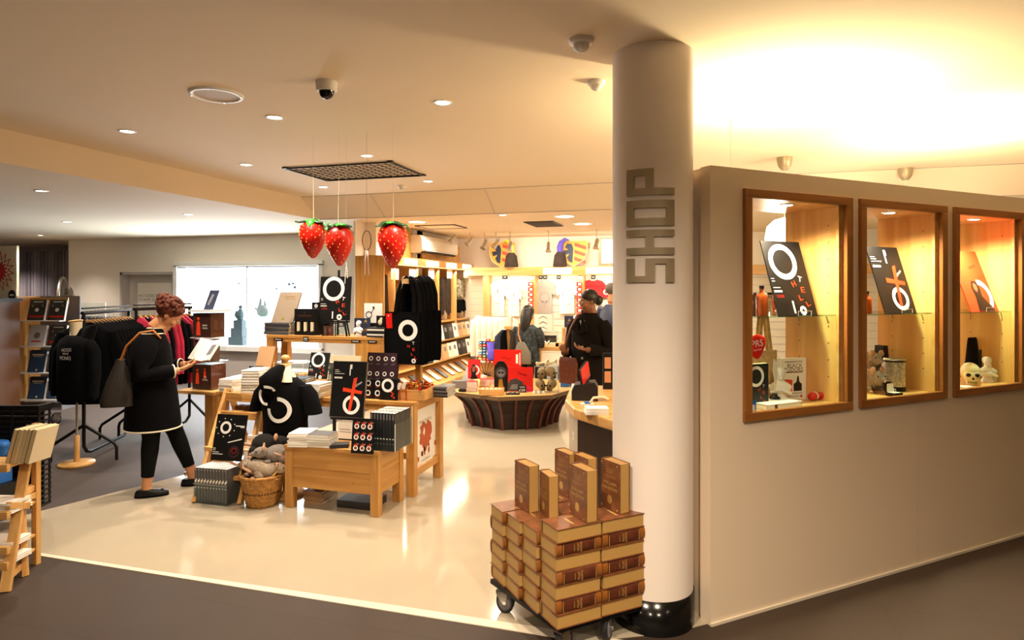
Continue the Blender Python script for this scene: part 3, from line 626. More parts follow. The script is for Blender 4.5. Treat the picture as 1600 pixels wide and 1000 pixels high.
# ================================================================ uplights over the cases, pendants in the shop
def uplight(name, label, t, d, power):
    r = thing(name, label, 'lamp', WM(t, d, CZ1+.0), WA)
    q = MB('steel').box(-.3, .3, -.06, .06, 0, .03); q.m('steel').box(-.3, .3, -.06, -.055, .03, .06).box(-.3, .3, .055, .06, .03, .06); q.build('lamp_tray', r)
    MB('lamp_glow').at((-.27, 0, .045), (0, R(90), 0)).lathe([(.012, 0), (.012, .54)], 10).build('lamp_tube', r)
    lamp('uplight_beam', 'AREA', WM(t, d, CZ1+.12), power, (1, .8, .47), (R(180), 0, WA), .6, sy=.12)
uplight('uplight', 'linear uplight tray on top of the display cases, nearer the pillar', .95, .38, 62)
uplight('uplight', 'linear uplight tray on top of the display cases, farther end', 2.75, .38, 55)
mat('shade_white', '#fff3e0', .5, emit=3.2, emitcol=(1, .9, .72))
def pendant(label, x, y, zc):
    r = thing('pendant_lamp', label, 'lamp', (x, y, HI))
    q = MB('brushed'); q.lathe([(.001, -.115), (.03, -.112), (.055, -.08), (.066, -.03), (.066, 0)], 24); q.build('ceiling_cup', r)
    q = MB('plastic_white'); q.tube([(0, 0, -.1), (0, 0, zc+.16-HI)], .004, 6); q.build('cord', r)
    q = MB('shade_white').at((0, 0, zc-HI)); q.lathe([(.001, -.2), (.09, -.19), (.15, -.12), (.168, 0), (.15, .1), (.09, .16), (.02, .18)], 28); q.build('shade', r)
    lamp('pendant_glow', 'POINT', (x, y, zc-.3), 40, (1, .84, .6), size=.15)
pendant('pendant with silver ceiling cup and white shade behind the leftmost display case', .751, 6.135, 2.1)
pendant('pendant with silver ceiling cup and white shade behind the middle display case', 1.955, 7.03, 2.05)
# ================================================================ ceiling fittings
def fitting(label, x, y, z, r_=.045, group='recessed downlights'):
    t = thing('downlight', label, 'downlight', (x, y, z), 0, group)
    q = MB('white'); q.lathe([(r_, -.002), (r_*1.25, -.008), (r_*1.35, 0)], 24); q.build('trim_ring', t)
    q = MB('lamp_glow'); q.lathe([(.001, -.004), (r_, -.003)], 20); q.build('bulb', t)
lab_hi = ['leftmost of the foyer downlights, below the round speaker', 'downlight between the round speaker and the wire ceiling grille', 'downlight right of the black dome camera', 'downlight left of the wire ceiling grille',
          'downlight just beyond the far edge of the dome camera and before the grille', 'farthest downlight left of the smoke detector on the foyer ceiling', 'downlight right behind the wire ceiling grille']
for (x, y, p), l in zip(DL_HI, lab_hi): fitting(l, x, y, HI)
lab_l = ['nearest downlight in the lower left ceiling', 'downlight of the lower ceiling above the black clothes rail', 'downlight of the lower ceiling above the mannequin', 'downlight of the lower ceiling before the staff door', 'outermost left downlight in the lower ceiling', 'downlight above the bright display window', 'added unseen downlight right before the striped curtain']
for (x, y, p), l in zip(DL_LEFT, lab_l): fitting(l, x, y, LO)
fitting('single small downlight in the shop ceiling between the air vents', *DL_SHOP[0][:2], LO)
for (x, y, p), l in zip(DL_BIG, ['large shop downlight nearest the right strawberry', 'large shop downlight just beyond the right strawberry', 'large shop downlight beside the grey air vent', 'large shop downlight farthest right by the pillar']): fitting(l, x, y, LO, .11, 'large shop downlights')
t = thing('ceiling_speaker', 'white round speaker set in the ceiling', 'speaker', (-2.785, 3.168, HI))
q = MB('white'); q.lathe([(.125, -.004), (.13, -.014), (.15, -.012), (.155, 0)], 40); q.build('rim', t)
mat('perforated', '#c9b79f', .7); q = MB('perforated'); q.lathe([(.001, -.006), (.128, -.006)], 40); q.build('grille', t)
for k in range(4): MB('steel').cyl((.142*cos(k*pi/2+.4), .142*sin(k*pi/2+.4), 0), .005, -.016, -.01, 8).build('screw', t)
t = thing('dome_camera', 'white ceiling camera with a dark dome', 'camera', (-2.02, 3.157, HI))
q = MB('plastic_white'); q.lathe([(.05, -.055), (.058, -.05), (.062, 0)], 28); q.build('housing', t)
mat('dome_black', '#0a0606', .08); q = MB('dome_black'); q.lathe([(.001, -.1), (.02, -.095), (.036, -.08), (.043, -.055)], 24); q.build('dome', t)
for x, y, s, l in ((-.525, 2.957, 1.15, 'smoke detector on the ceiling nearest the pillar top'), (-.548, 3.576, 1.0, 'smoke detector on the ceiling behind the nearer one by the pillar'), (-3.239, 6.6, 1, 'small smoke detector by the ceiling seam past the wire grille')):
    t = thing('smoke_detector', l, 'detector', (x, y, HI)); q = MB('plastic_white'); q.lathe([(.03*s, -.022), (.05*s, -.018), (.052*s, 0)], 24); q.build('base', t)
    q = MB('plastic_white'); q.lathe([(.001, -.055*s), (.02*s, -.05*s), (.034*s, -.036*s), (.034*s, -.02)], 8); q.build('sensor', t)
t = thing('wire_grille', 'dark wire grille mounted flat under the ceiling', 'grille', (-3.27, 5.64, HI))
q = MB('charcoal'); a, b = .56, .36
for x in (-a, a): q.tube([(x, -b, -.012), (x, b, -.012)], .009, 6)
for y in (-b, b): q.tube([(-a, y, -.012), (a, y, -.012)], .009, 6)
q.build('outer_frame', t)
q = MB('charcoal')
for k in range(1, 14): x = -a+2*a*k/14; q.tube([(x, -b, -.012), (x, b, -.012)], .0035, 5)
for k in range(1, 9): y = -b+2*b*k/9; q.tube([(-a, y, -.017), (a, y, -.017)], .0035, 5)
q.build('wires', t)
for sx in (-1, 1):
    for sy in (-1, 1): MB('charcoal').cb((sx*a, sy*b, -.008), (.05, .05, .016)).build('corner_clip', t)
for px, py, w_, l_, m_, l in ((690, 354, .62, .55, 'cream', 'cream air vent panel in the shop ceiling right of the right strawberry'), (850, 349.5, .42, .7, 'mid_grey', 'grey slatted air vent in the shop ceiling above the shields')):
    p = G(px, py, LO); t = thing('air_vent', l, 'vent', (p.x, p.y, LO)); q = MB('brown' if m_ == 'cream' else 'dark_grey'); fr_ = .02
    q.box(-w_/2, w_/2, -l_/2, -l_/2+fr_, -.012, 0).box(-w_/2, w_/2, l_/2-fr_, l_/2, -.012, 0).box(-w_/2, -w_/2+fr_, -l_/2, l_/2, -.012, 0).box(w_/2-fr_, w_/2, -l_/2, l_/2, -.012, 0); q.build('vent_frame', t)
    q = MB(m_)
    if m_ == 'cream': q.box(-w_/2, w_/2, -l_/2, l_/2, -.006, 0)
    else:
        for k in range(12): y = -l_/2+l_*(k+.5)/12; q.cb((0, y, -.008), (w_-.03, .035, .003), (R(35), 0, 0))
    q.build('louvres', t)
p = G(937, 359, LO)
# ================================================================ trolley stacked with thick brown volumes
mat('leather', '#5c2c18', .35, var=.35, vscale=30, spec=.6); mat('leather_band', '#8f5622', .35); mat('gilt', '#c39a58', .4); mat('cover_front', '#7a4a2c', .3, var=.35, vscale=18, spec=.6)
stripes('page_edge', '#cba562', '#a67d40', 2, 110, .5)
TU = R(42.5); UU = Vector((cos(TU), sin(TU), 0)); WW = Vector((-sin(TU), cos(TU), 0)); VVv = Vector((cos(R(137.5)), sin(R(137.5)), 0))
HB = .14; TO = V(870, 985, 990*(1.65-HB)/535); TO.z = HB
BL, BW, BT = .238, .152, .0630
def volume():
    r = thing('thick_volume', '', 'book'); q = MB('page_edge').box(.004, BL-.004, .01, BW-.004, .004, BT-.004); q.build('page_block', r)
    q = MB('cover_front').box(0, BL, .006, BW, 0, .0035).box(0, BL, .006, BW, BT-.0035, BT)
    q.m('leather'); n = 8; pr = [(.012-.014*sin(pi*i/n), BT/2-BT/2*cos(pi*i/n)) for i in range(n+1)]
    for x0, x1, mm in ((0, .028, 'leather_band'), (.028, BL-.028, 'leather'), (BL-.028, BL, 'leather_band')):
        q.m(mm); q.add([(x, p[0], p[1]) for x in (x0, x1) for p in pr], [(i, i+1, n+2+i, n+1+i)[::-1] for i in range(n)], True)
        q.add([(x, p[0], p[1]) for x in (x0, x1) for p in pr], [tuple(range(n+1)), tuple(range(2*n+1, n, -1))])
    q.build('binding', r)
    q = MB('gilt')
    q.text('WILLIAM', .112, BT/2, .012, -.0024, R(90), w=.036).text('SHAKESPEARE', .128, BT/2, .011, -.0024, R(90), w=.046).text('COMPLETE', .092, BT/2, .006, -.0024, R(90), w=.03)
    q.box(.034, .036, -.003, -.0015, .008, BT-.008); q.box(BL-.036, BL-.034, -.003, -.0015, .008, BT-.008)
    q.m('gilt'); q.add([(.06, .03, BT+.0004), (.12, .03, BT+.0004), (.12, .036, BT+.0004), (.06, .036, BT+.0004)], [(0, 1, 2, 3)])
    q.add([(.13, .04, BT+.0004), (.14, .04, BT+.0004), (.14, .12, BT+.0004), (.13, .12, BT+.0004)], [(0, 1, 2, 3)])
    q.add([(.16, .03, BT+.0004), (.21, .03, BT+.0004), (.21, .12, BT+.0004), (.16, .12, BT+.0004)], [(0, 1, 2, 3)]) if 0 else None
    q.build('gilt_lettering', r); return r
vol0 = volume(); used = False
COLN = ['near corner column', 'second column from near corner', 'third column from near corner', 'farthest left column']
ROWN = ['front', 'pillar-side']
for k in range(4):
    for j in range(2):
        n = 7 if k == 0 else 6
        for L in range(n):
            p = TO+VVv*((.157*k))+UU*(.2425*j)+Vector((0, 0, L*(BT+.0002)))+UU*random.uniform(-.003, .003)+WW*random.uniform(-.003, .003)
            rz = TU+random.uniform(-.012, .012)
            if L % 2 == (0 if k != 2 else 1): p = p+UU*BL+WW*BW; rz += pi
            lv = 'topmost' if L == n-1 else ('lowest' if L == 0 else ORD[L]+' from the bottom')
            lab = f"brown thick volume lying {lv}, {ROWN[j]} stack, {COLN[k]}"
            if not used: vol0.location = p; vol0.rotation_euler = (0, 0, rz); vol0['label'] = lab; vol0['group'] = 'volumes stacked on the trolley'; used = True
            else: dup(vol0, p, rz, lab)
def standing(h=.244, w=.15, t=.064):
    r = thing('upright_volume', '', 'book'); q = MB('page_edge').box(.004, t-.004, .004, w-.01, .003, h-.003); q.build('page_block', r)
    q = MB('cover_front').box(0, .0035, 0, w-.004, 0, h).box(t-.0035, t, 0, w-.004, 0, h); n = 8
    q.m('leather'); pr = [(t/2-t/2*cos(pi*i/n), w-.012+.014*sin(pi*i/n)) for i in range(n+1)]; q.prism(pr[::-1], 0, h, 'z'); q.build('binding', r)
    q = MB('gilt').at((-.0006, w, 0), (0, 0, R(-90))); q.text('WILLIAM', .072, .135, .016, 0, w=.1); q.text('SHAKESPEARE', .072, .11, .016, 0, w=.118)
    q.text('THE COMPLETE', .072, .2, .007, 0, w=.06).text('WORKS OF', .072, .188, .007, 0, w=.05)
    q.ring(.072, .055, .0, .022, 0, 20, .8); q.rect(.025, .12, .17, .1715).rect(.03, .115, .162, .163).rect(.03, .115, .212, .213)
    for (a, b) in ((.01, .015), (w-.02, .015), (.01, h-.015), (w-.02, h-.015)): q.disc(a, b, .005, 0, 8)
    q.build('gilt_lettering', r); return r
st0 = standing()
HT = HB+7*BT; HS = HB+6*BT
ST = [(916, 819, 0, HT, .98, 'brown upright volume standing frontmost on the near corner stack', 0), (968.5, 805, 0, HT, .97, 'brown upright volume standing nearest the round pillar', R(4)),
      (857, 812, 0, HS, .86, 'shorter upright volume with gold page edge between two taller ones', R(-8)), (826, 803, 0, HS, .97, 'brown upright volume standing farthest left on the stacks', R(3)),
      (889, 780, 0, HS, .98, 'pale brown upright volume rearmost on the stacks', R(2)), (918, 789, 0, HS, .98, 'brown upright volume half hidden behind the frontmost one', R(2))]
for i, (px, z, _, h, s, lab, dr_) in enumerate(ST):
    p = G(px, z, h); p.z = h+.0005
    o = st0 if i == 0 else dup(st0)
    o.location = p; o.rotation_euler = (0, 0, TU+dr_); o['label'] = lab; o['group'] = 'upright volumes on the trolley'; o.scale = (s,)*3
q = thing('book_trolley', 'low black dolly on castors under the stacked brown volumes', 'trolley', (TO.x, TO.y, 0), TU)
MB('black').prism([(.02, .01), (.46, .01), (.40, .6), (-.06, .58)], .118, .1395).build('platform', q)
def castor(parent, x, y, rz=0, s=1.):
    c = bpy.data.objects.new('castor', None); COL.objects.link(c); c.parent = parent; c.location = (x, y, 0); c.rotation_euler = (0, 0, rz); c.scale = (s*1.3, s*1.3, s*1.735)
    m_ = MB('rubber'); m_.at((0, 0, .036), (R(90), 0, 0)); m_.lathe([(.02, -.012), (.034, -.012), (.036, -.008), (.036, .008), (.034, .012), (.02, .012)], 28); m_.m('mid_grey').lathe([(.003, -.0125), (.026, -.0125), (.026, .0125), (.003, .0125)], 20); m_.build('wheel', c)
    m_ = MB('steel').prism([(-.005, .03), (.008, .03), (.034, .06), (.034, .068), (-.012, .068)], -.02, -.017, 'y').prism([(-.005, .03), (.008, .03), (.034, .06), (.034, .068), (-.012, .068)], .017, .02, 'y').box(-.012, .034, -.02, .02, .064, .068); m_.build('fork', c)
    m_ = MB('chrome').tube([(0, -.023, .036), (0, .023, .036)], .006, 10); m_.build('axle', c); return c
def loc_tr(px, py):
    p = G(px, py)-TO; return p.dot(UU), p.dot(WW)
castor(q, .06, .04, R(200)); a, b = loc_tr(948, 1003); castor(q, .30, .05, R(35)); castor(q, .42, .5, R(20)); a, b = loc_tr(790, 957); castor(q, a, b, R(140))
# ================================================================ central oak tables
mat('seam', '#6e4218', .6)
def table(name, label, x0, x1, y0, y1, h, leg=.065, apron=.07, rail=None, panel=None):
    t = thing(name, label, 'table', (x0, y0, 0)); W, D = x1-x0, y1-y0
    q = MB('oak'); q.box(-.004, W+.004, -.004, D+.004, h-.03, h); q.build('tabletop', t, bevel=.003)
    for (a, b) in ((0, 0), (W-leg, 0), (0, D-leg), (W-leg, D-leg)): MB('oak_v').box(a, a+leg, b, b+leg, .003, h-.03).build('leg', t, bevel=.003)
    if panel:
        q = MB('oak'); q.box(leg, W-leg, .008, .026, panel, h-.03).box(leg, W-leg, D-.026, D-.008, panel, h-.03); q.m('oak_y').box(.008, .026, leg, D-leg, panel, h-.03).box(W-.026, W-.008, leg, D-leg, panel, h-.03)
        q.m('seam').box(leg, W-leg, .007, .009, panel+(h-panel)*.46, panel+(h-panel)*.46+.002); q.box(W-.009, W-.007, leg, D-leg, panel+(h-panel)*.46, panel+(h-panel)*.46+.002)
        q.cb((W*.74, .007, panel+.07), (.008, .002, .006)); q.build('side_panel', t)
    else:
        q = MB('oak'); q.box(leg, W-leg, .006, .028, h-.03-apron, h-.03).box(leg, W-leg, D-.028, D-.006, h-.03-apron, h-.03); q.m('oak_y').box(.006, .028, leg, D-leg, h-.03-apron, h-.03).box(W-.028, W-.006, leg, D-leg, h-.03-apron, h-.03); q.build('apron', t)
    if rail:
        for xx in (.015, W-leg+.01): MB('oak_y').box(xx, xx+.04, leg, D-leg, rail, rail+.055).build('rail', t)
        MB('oak').box(leg, W-leg, D-leg+.01, D-.015, rail, rail+.055).build('rail', t)
    return t
LT = (-2.975, -2.195, 4.09, 4.5, .475); TT = (-4.0, -2.135, 4.56, 5.16, .75)
table('low_table', 'low oak plinth table with deep panelled sides in the middle of the floor', *LT, panel=.16)
table('tall_table', 'taller oak table with open legs behind the low panelled one', *TT, leg=.07, apron=.045, rail=.14)
# ---- helpers for goods
def book(w, d, t, cover='black', pages='pages_white', spine=None):
    """closed book lying flat, spine along the front (y=0)"""
    q = MB(pages).box(.002, w-.002, .003, d-.003, .002, t-.002); q.m(cover).box(0, w, 0, d, 0, .002).box(0, w, 0, d, t-.002, t); q.m(spine or cover)
    if spine is not False: q.box(0, w, 0, .002, 0, t)
    return q.build('book')
STACKN = {0: 'lowest', -1: 'topmost'}
def stack(n, loc, w, d, t, cover, lab, group, pages='pages_white', spine=None, rz=0, jit=.006, cat='book', name='book', covers=None):
    first = None; c = Vector(loc)
    for i in range(n):
        cv = covers[i % len(covers)] if covers else cover
        if first is None or covers:
            o = book(w, d, t, cv, pages, spine); first = o
        else: o = first.copy(); COL.objects.link(o)
        o.name = name; a = rz+random.uniform(-.05, .05); M_ = Matrix.Rotation(a, 4, 'Z') @ Vector((-w/2, -d/2, 0))
        o.location = (c.x+M_.x+random.uniform(-jit, jit), c.y+M_.y+random.uniform(-jit, jit), c.z+i*(t+.0003)+.0005); o.rotation_euler = (0, 0, a)
        lv = 'lowest' if i == 0 else ('topmost' if i == n-1 else ORD[i]+' from the bottom')
        tag(o, f'{lab}, {lv}', cat, group)
def standing_books(n, p0, step, w, t, h, cover, lab, group, cat='book', rz=0, pr=None, top='pages_white', name='book', spine=None):
    """books on end with spines to -Y, side by side along step; each w deep, t thick"""
    first = None; p0 = Vector(p0); step = Vector(step)
    for i in range(n):
        if first is None:
            q = MB(cover).box(0, t, 0, .002, 0, h).box(0, .0015, 0, w, 0, h).box(t-.0015, t, 0, w, 0, h); q.m(top).box(.0015, t-.0015, .002, w-.002, .002, h-.0015)
            if pr: pr(q, t, h)
            o = q.build(name); first = o
        else: o = first.copy(); COL.objects.link(o)
        o.location = p0+step*i; o.rotation_euler = (0, 0, rz+random.uniform(-.002, .002)); 
        tag(o, lab+', '+('leftmost' if i == 0 else 'rightmost' if i == n-1 else ORD[i]+' from the left'), cat, group)
def onZ(px, py, z, dz=0): p = G(px, py, z); p.z = z+.0005+dz; return p
# ---- on the low table
LZ = LT[4]
mat('book_grey', '#5b5b5e', .5); mat('book_dark', '#2b2a2e', .45); mat('tan_card', '#b89068', .7)
stack(6, onZ(474, 694, LZ), .15, .2, .0165, 'paper', 'white paperback on the left of the low table', 'white paperbacks on the low table', spine='paper', rz=R(10))
stack(5, onZ(503, 696, LZ), .19, .15, .0185, 'pages_white', 'grey covered paperback beside the cross poster', 'grey topped paperbacks on the low table', covers=['paper', 'paper', 'mid_grey', 'paper', 'book_grey'], spine='paper', rz=R(6))
stack(2, onZ(530, 698, LZ), .13, .1, .012, 'book_dark', 'small black booklet at the front edge of the low table', 'black booklets', rz=R(25))
# pack of nine with red cross cover
def nine(q, w, h, y=0):
    for r_ in range(3):
        for c_ in range(3):
            cx, cz = w*(.2+.3*c_), h*(.15+.31*r_); q.m('white').ring(cx, cz, .1*w*.62, .1*w*1.1, y, 18)
            q.m('orange_red').poly([(cx-.02*w, cz-.03*h), (cx+.01*w, cz-.03*h), (cx+.05*w, cz+.15*h), (cx+.01*w, cz+.15*h)], y-.0004).poly([(cx-.09*w, cz+.085*h), (cx-.09*w, cz+.105*h), (cx+.11*w, cz+.09*h), (cx+.1*w, cz+.07*h)], y-.0004)
            q.m('white').poly([(cx+.06*w, cz+.1*h), (cx+.065*w, cz+.093*h), (cx+.14*w, cz+.13*h), (cx+.135*w, cz+.137*h)], y)
poster('card_display', 'black card with nine small O and cross prints at the low table front', .17, .245, nine, 'black', onZ(548, 708, LZ), R(4), R(8), .012, 'card display')
# clear box of dark programmes
def spine_pr(q, w, h):
    q.m('mid_grey').rect(w*.3, w*.7, h*.82, h*.97, -.0006); q.m('white').rect(w*.2, w*.8, h*.18, h*.185, -.0006).rect(w*.2, w*.8, h*.3, h*.33, -.0006)
pB = onZ(577, 704, LZ); NX = 10
for row in range(3):
    standing_books(8, (pB.x+.002, pB.y+.01+row*.088, LZ+.004), (.0245, 0, 0), .085, .023, .27, 'book_dark', ('front', 'middle', 'back')[row]+' row programme in the low table box', 'programmes in the clear box', 'programme', pr=spine_pr, name='programme')
q = MB('acrylic'); x0, x1, y0, y1 = -.008, .205, 0, .285
for bx in ((x0, x1, y0, y0+.003, 0, .2), (x0, x1, y1-.003, y1, 0, .2), (x0, x0+.003, y0, y1, 0, .2), (x1-.003, x1, y0, y1, 0, .2), (x0, x1, y0, y1, 0, .003)): q.box(*bx)
q.m('plastic_white').box(x1-.002, x1+.002, y0-.001, y0+.003, 0, .2).box(x1-.002, x1+.002, y1-.001, y1+.003, 0, .28)
tag(q.build('acrylic_box', loc=(pB.x, pB.y, LZ+.001)), 'clear acrylic box holding dark programmes at the right of the low table', 'box')
# cross poster on its stand
t = thing('poster_stand', 'black stand holding the O and red cross poster above the low table', 'stand', onZ(541, 688, LZ))
q = MB('black').box(-.14, .14, 0, .012, .155, .175).box(-.12, -.1, 0, .02, 0, .16).box(.1, .12, 0, .02, 0, .16).box(-.12, .12, 0, .08, 0, .008); q.build('stand_frame', t)
q = MB('plastic_white').box(-.075, .06, .004, .006, .01, .15); q.m('mid_grey').rect(-.06, .04, .06, .065, .0035).rect(-.06, .03, .08, .085, .0035); q.build('paper_notice', t)
pz = onZ(541, 688, LZ)
o = poster('framed_poster', 'black poster with red cross through a big O on the low table stand', .285, .425, pr_cross, 'black', (pz.x-.145, pz.y+.0, LZ+.178), R(2), R(9), .012)
q = MB('steel').box(-.004, .289, -.003, .014, -.004, 0).box(-.004, .289, -.003, .014, .425, .429).box(-.004, 0, -.003, .014, 0, .425).box(.285, .289, -.003, .014, 0, .425); q.build('frame', o)
# magazines under the low table
mat('floor_box', '#6a5646', .7)
tag(MB('book_dark').box(-2.6, -2.3, 4.2, 4.42, .004, .06).build('carton'), 'flat dark carton lying on the floor under the low table', 'box')
stack(5, (-2.82, 4.33, .003), .16, .22, .018, 'tan_card', 'brown paperback on the floor under low table', 'paperbacks under the low table')
# ---- on the tall table: goods from left to right
TZ = TT[4]
stack(8, onZ(365, 610, TZ), .14, .2, .0135, 'paper', 'white booklet at the left end of the tall table', 'booklets at the left end', spine='paper')
stack(9, onZ(400, 614, TZ), .15, .24, .0225, 'paper', 'thick white paperback piled above the ladder display', 'tall pile of white paperbacks', spine=False, rz=R(14))
stack(7, onZ(399, 595, TZ), .19, .24, .0235, 'paper', 'thick white paperback in the rear pile behind the ladder display', 'rear pile of white paperbacks', spine=False, rz=R(4)) if 0 else None
stack(6, onZ(428, 612, TZ), .16, .22, .0185, 'paper', 'white paperback piled left of the wooden knob', 'pile by the bust', spine=False)
stack(9, onZ(471, 616, TZ), .17, .2, .0155, 'black', 'black notebook with cream pages beside the bust', 'black notebooks on the tall table', spine=False, rz=R(12), pages='paper')
stack(6, onZ(498, 619, TZ), .14, .19, .0185, 'paper', 'white paperback right of the black notebooks', 'white paperbacks on the tall table', spine='paper')
# wooden tray and acrylic case with small wooden toys
t = thing('acrylic_case', 'clear acrylic case with small wooden toys on the tall table', 'case', (*onZ(458, 600, TZ)[:2], TZ+.04), 0)
p = t.location; p.y = 5.0; p.x = onY(428, 600, 4.9).x; t.location = (p.x, 4.9, TZ+.075)
q = MB('acrylic'); W_, D_, H_ = .31, .18, .15
for bx in ((0, W_, 0, .003, 0, H_), (0, W_, D_, D_+.003, 0, H_), (0, .003, 0, D_, 0, H_), (W_-.003, W_, 0, D_, 0, H_), (0, W_, 0, D_, H_, H_+.004)): q.box(*bx)
q.build('clear_walls', t)
q = MB('plastic_white')
for bx in ((0, W_, -.002, .0, H_-.003, H_), (0, .003, -.002, 0, 0, H_), (W_-.003, W_, -.002, 0, 0, H_)): q.box(*bx)
q.build('bright_edge', t)
tag(MB('pine_x').box(0, .42, 0, .2, 0, .075).build('wooden_riser', loc=(p.x-.02, 4.89, TZ+.0005)), 'low pine riser box under the clear toy case', 'riser')
tag(MB('white').box(0, .16, 0, .12, 0, .004).build('leaflet', loc=(p.x+.1, 4.93, TZ+.2305), rot=(0, 0, .2)), 'white leaflet lying on top of the clear toy case', 'leaflet')
for k, (dx, l) in enumerate(((.09, 'small wooden barrel toy at the left in the clear case'), (.24, 'small wooden barrel toy at the right in the clear case'))):
    q = MB('maple_x').at((0, 0, .03), (0, R(90), 0)); q.lathe([(.024, -.04), (.03, -.02), (.03, .02), (.024, .04)], 16); q.m('cork').lathe([(.001, .0405), (.02, .0405)], 12); tag(q.build('barrel_toy', loc=(p.x+dx, 4.98, TZ+.077), rot=(0, 0, .9)), l, 'toy')
tag(MB('maple_x').box(0, .2, 0, .03, 0, .04).build('toy_block', loc=(p.x+.06, 5.03, TZ+.077)), 'long wooden toy block at the back of the clear case', 'toy')
# small OTHELLO poster
y_ = 4.88; a = onY(480, 588, y_); b = onY(509, 588, y_)
poster('small_poster', 'small black poster with a white O standing behind the notebook stacks', b.x-a.x, .235, pr_othello, 'black', (a.x, y_, onY(490, 592, y_).z), R(3), R(16), .01)
tag(MB('pine_x').box(0, b.x-a.x+.02, -.01, .08, 0, onY(490, 592, y_).z-TZ-.001).build('wooden_block', loc=(a.x-.01, y_, TZ+.0005)), 'pine block under the small O poster', 'block')
# white cable-like bag and planter print
q = MB('cream').box(0, .36, 0, .02, 0, .22)
q.m('green')
for (x, z, s) in ((.06, .02, 1.), (.17, .02, .7), (.25, .02, .8)):
    q.at((x, 0, z), (0, 0, 0), s); q.rect(-.004, .004, 0, .14, -.001)
    for zz_, sg in ((.05, 1), (.05, -1), (.12, 1), (.12, -1)): q.poly([(0, zz_), (sg*.03, zz_+.008), (sg*.06, zz_+.035), (sg*.03, zz_+.03)][::sg], -.001)
    q.at()
a = onY(508, 560, 5.13); tag(q.build('printed_panel', loc=(a.x, 5.13, TZ+.06), rot=(R(-4), 0, 0)), 'cream panel printed with green sprigs at the back of the tall table', 'panel')
tag(MB('black').box(0, .36, 0, .09, 0, .058).build('black_tray', loc=(a.x, 5.04, TZ+.0005)), 'black tray under the panel with green sprigs', 'tray')
# grey programmes in the rear clear holder
a = onY(514, 600, 4.82)
def sp2(q, w, h): q.m('plastic_white').poly([(w*.15, h*.35), (w*.85, h*.42), (w*.85, h*.62), (w*.15, h*.55)], -.0006); q.m('mid_grey').rect(w*.3, w*.7, h*.8, h*.9, -.0006)
standing_books(11, (a.x, 4.82, TZ+.004), (.0265, 0, 0), .16, .025, .25, 'book_grey', 'grey programme in the tall table rack', 'grey programmes in the rear rack', 'programme', pr=sp2, top='white', name='programme')
q = MB('acrylic'); L_ = .0265*11+.01
for bx in ((-.006, L_, -.006, -.003, 0, .2), (-.006, L_, .165, .168, 0, .2), (-.006, -.003, -.006, .168, 0, .2), (L_-.003, L_, -.006, .168, 0, .2)): q.box(*bx)
q.m('plastic_white').box(L_-.003, L_+.001, -.008, -.003, 0, .22); tag(q.build('acrylic_box', loc=(a.x, 4.82, TZ+.001)), 'clear acrylic rack of grey programmes behind the cross poster', 'box')
# cards with rows of small rings
def rings(nc, nr, small=True):
    def f(q, w, h, y=0):
        for r_ in range(nr):
            for c_ in range(nc):
                cx, cz = w*(c_+.5)/nc, h*(r_+.6)/nr; q.m('white').ring(cx, cz, w/nc*.17, w/nc*.28, y, 14); q.m('orange_red' if not small else 'mid_grey').poly([(cx-w/nc*.2, cz-h/nr*.42), (cx-w/nc*.2, cz-h/nr*.38), (cx+w/nc*.3, cz-h/nr*.3), (cx+w/nc*.3, cz-h/nr*.34)], y)
    return f
mat('plum', '#2e1520', .45)
a = onY(571, 612, 4.72); poster('postcard_rack', 'dark rack with two rows of four small white rings', .27, .25, rings(4, 2), 'plum', (a.x, 4.72, TZ+.115), 0, R(10), .05, 'rack')
tag(MB('plum').box(0, .27, 0, .1, 0, .112).build('rack_block', loc=(a.x, 4.72, TZ+.001)), 'dark base block under the ring postcard rack', 'rack')
a = onY(568, 622, 4.63); poster('postcard_block', 'black block of postcards with four white O prints', .17, .155, rings(2, 2, False), 'black', (a.x, 4.62, TZ+.001), R(2), R(6), .03, 'postcards')
def bigo(q, w, h, y=0):
    q.m('white').ring(.46*w, .68*h, .22*w, .36*w, y); q.m('orange_red')
    for k, (u, v) in enumerate(((.68, .38), (.78, .3), (.72, .2), (.84, .12))): q.poly([(u*w-.008, v*h), (u*w, v*h-.01), (u*w+.01, v*h), (u*w, v*h+.012)], y)
a = onY(593, 625, 4.6); poster('play_text', 'black play text with one large white O at the tall table front', .15, .17, bigo, 'black', (a.x, 4.6, TZ+.001), R(0), R(4), .05, 'book')
# pine box of ornaments
a = onY(613, 622, 4.62); bx_ = thing('ornament_box', 'pine box filled with ornaments near the tall table corner', 'box', (a.x, 4.63, TZ+.0005), R(2))
q = MB('pine_x'); W_, D_, H_ = .27, .3, .085
q.box(0, W_, 0, .01, 0, H_).box(0, W_, D_-.01, D_, 0, H_).box(0, .01, .01, D_-.01, 0, H_).box(W_-.01, W_, .01, D_-.01, 0, H_).box(.01, W_-.01, .01, D_-.01, 0, .01); q.build('box_body', bx_, bevel=.002)
mat('copper', '#b5561f', .25, metal=.8); mat('gold_leaf', '#c9a13a', .35, metal=.7)
q = MB('copper'); rr = random.Random(3)
for k in range(150):
    q.m(rr.choice(['copper', 'gold_leaf', 'gold_leaf', 'red', 'copper', 'brown'])); q.ball((a.x+.02+rr.random()*.23, 4.645+rr.random()*.27, TZ+.05+rr.random()*.075), .008+rr.random()*.008, 6, (1, .7, 1.3), (rr.random()*3, rr.random()*3, 0))
tag(q.build('ornaments'), 'copper and gold trinkets heaped in the pine box', 'ornaments', kind='stuff')
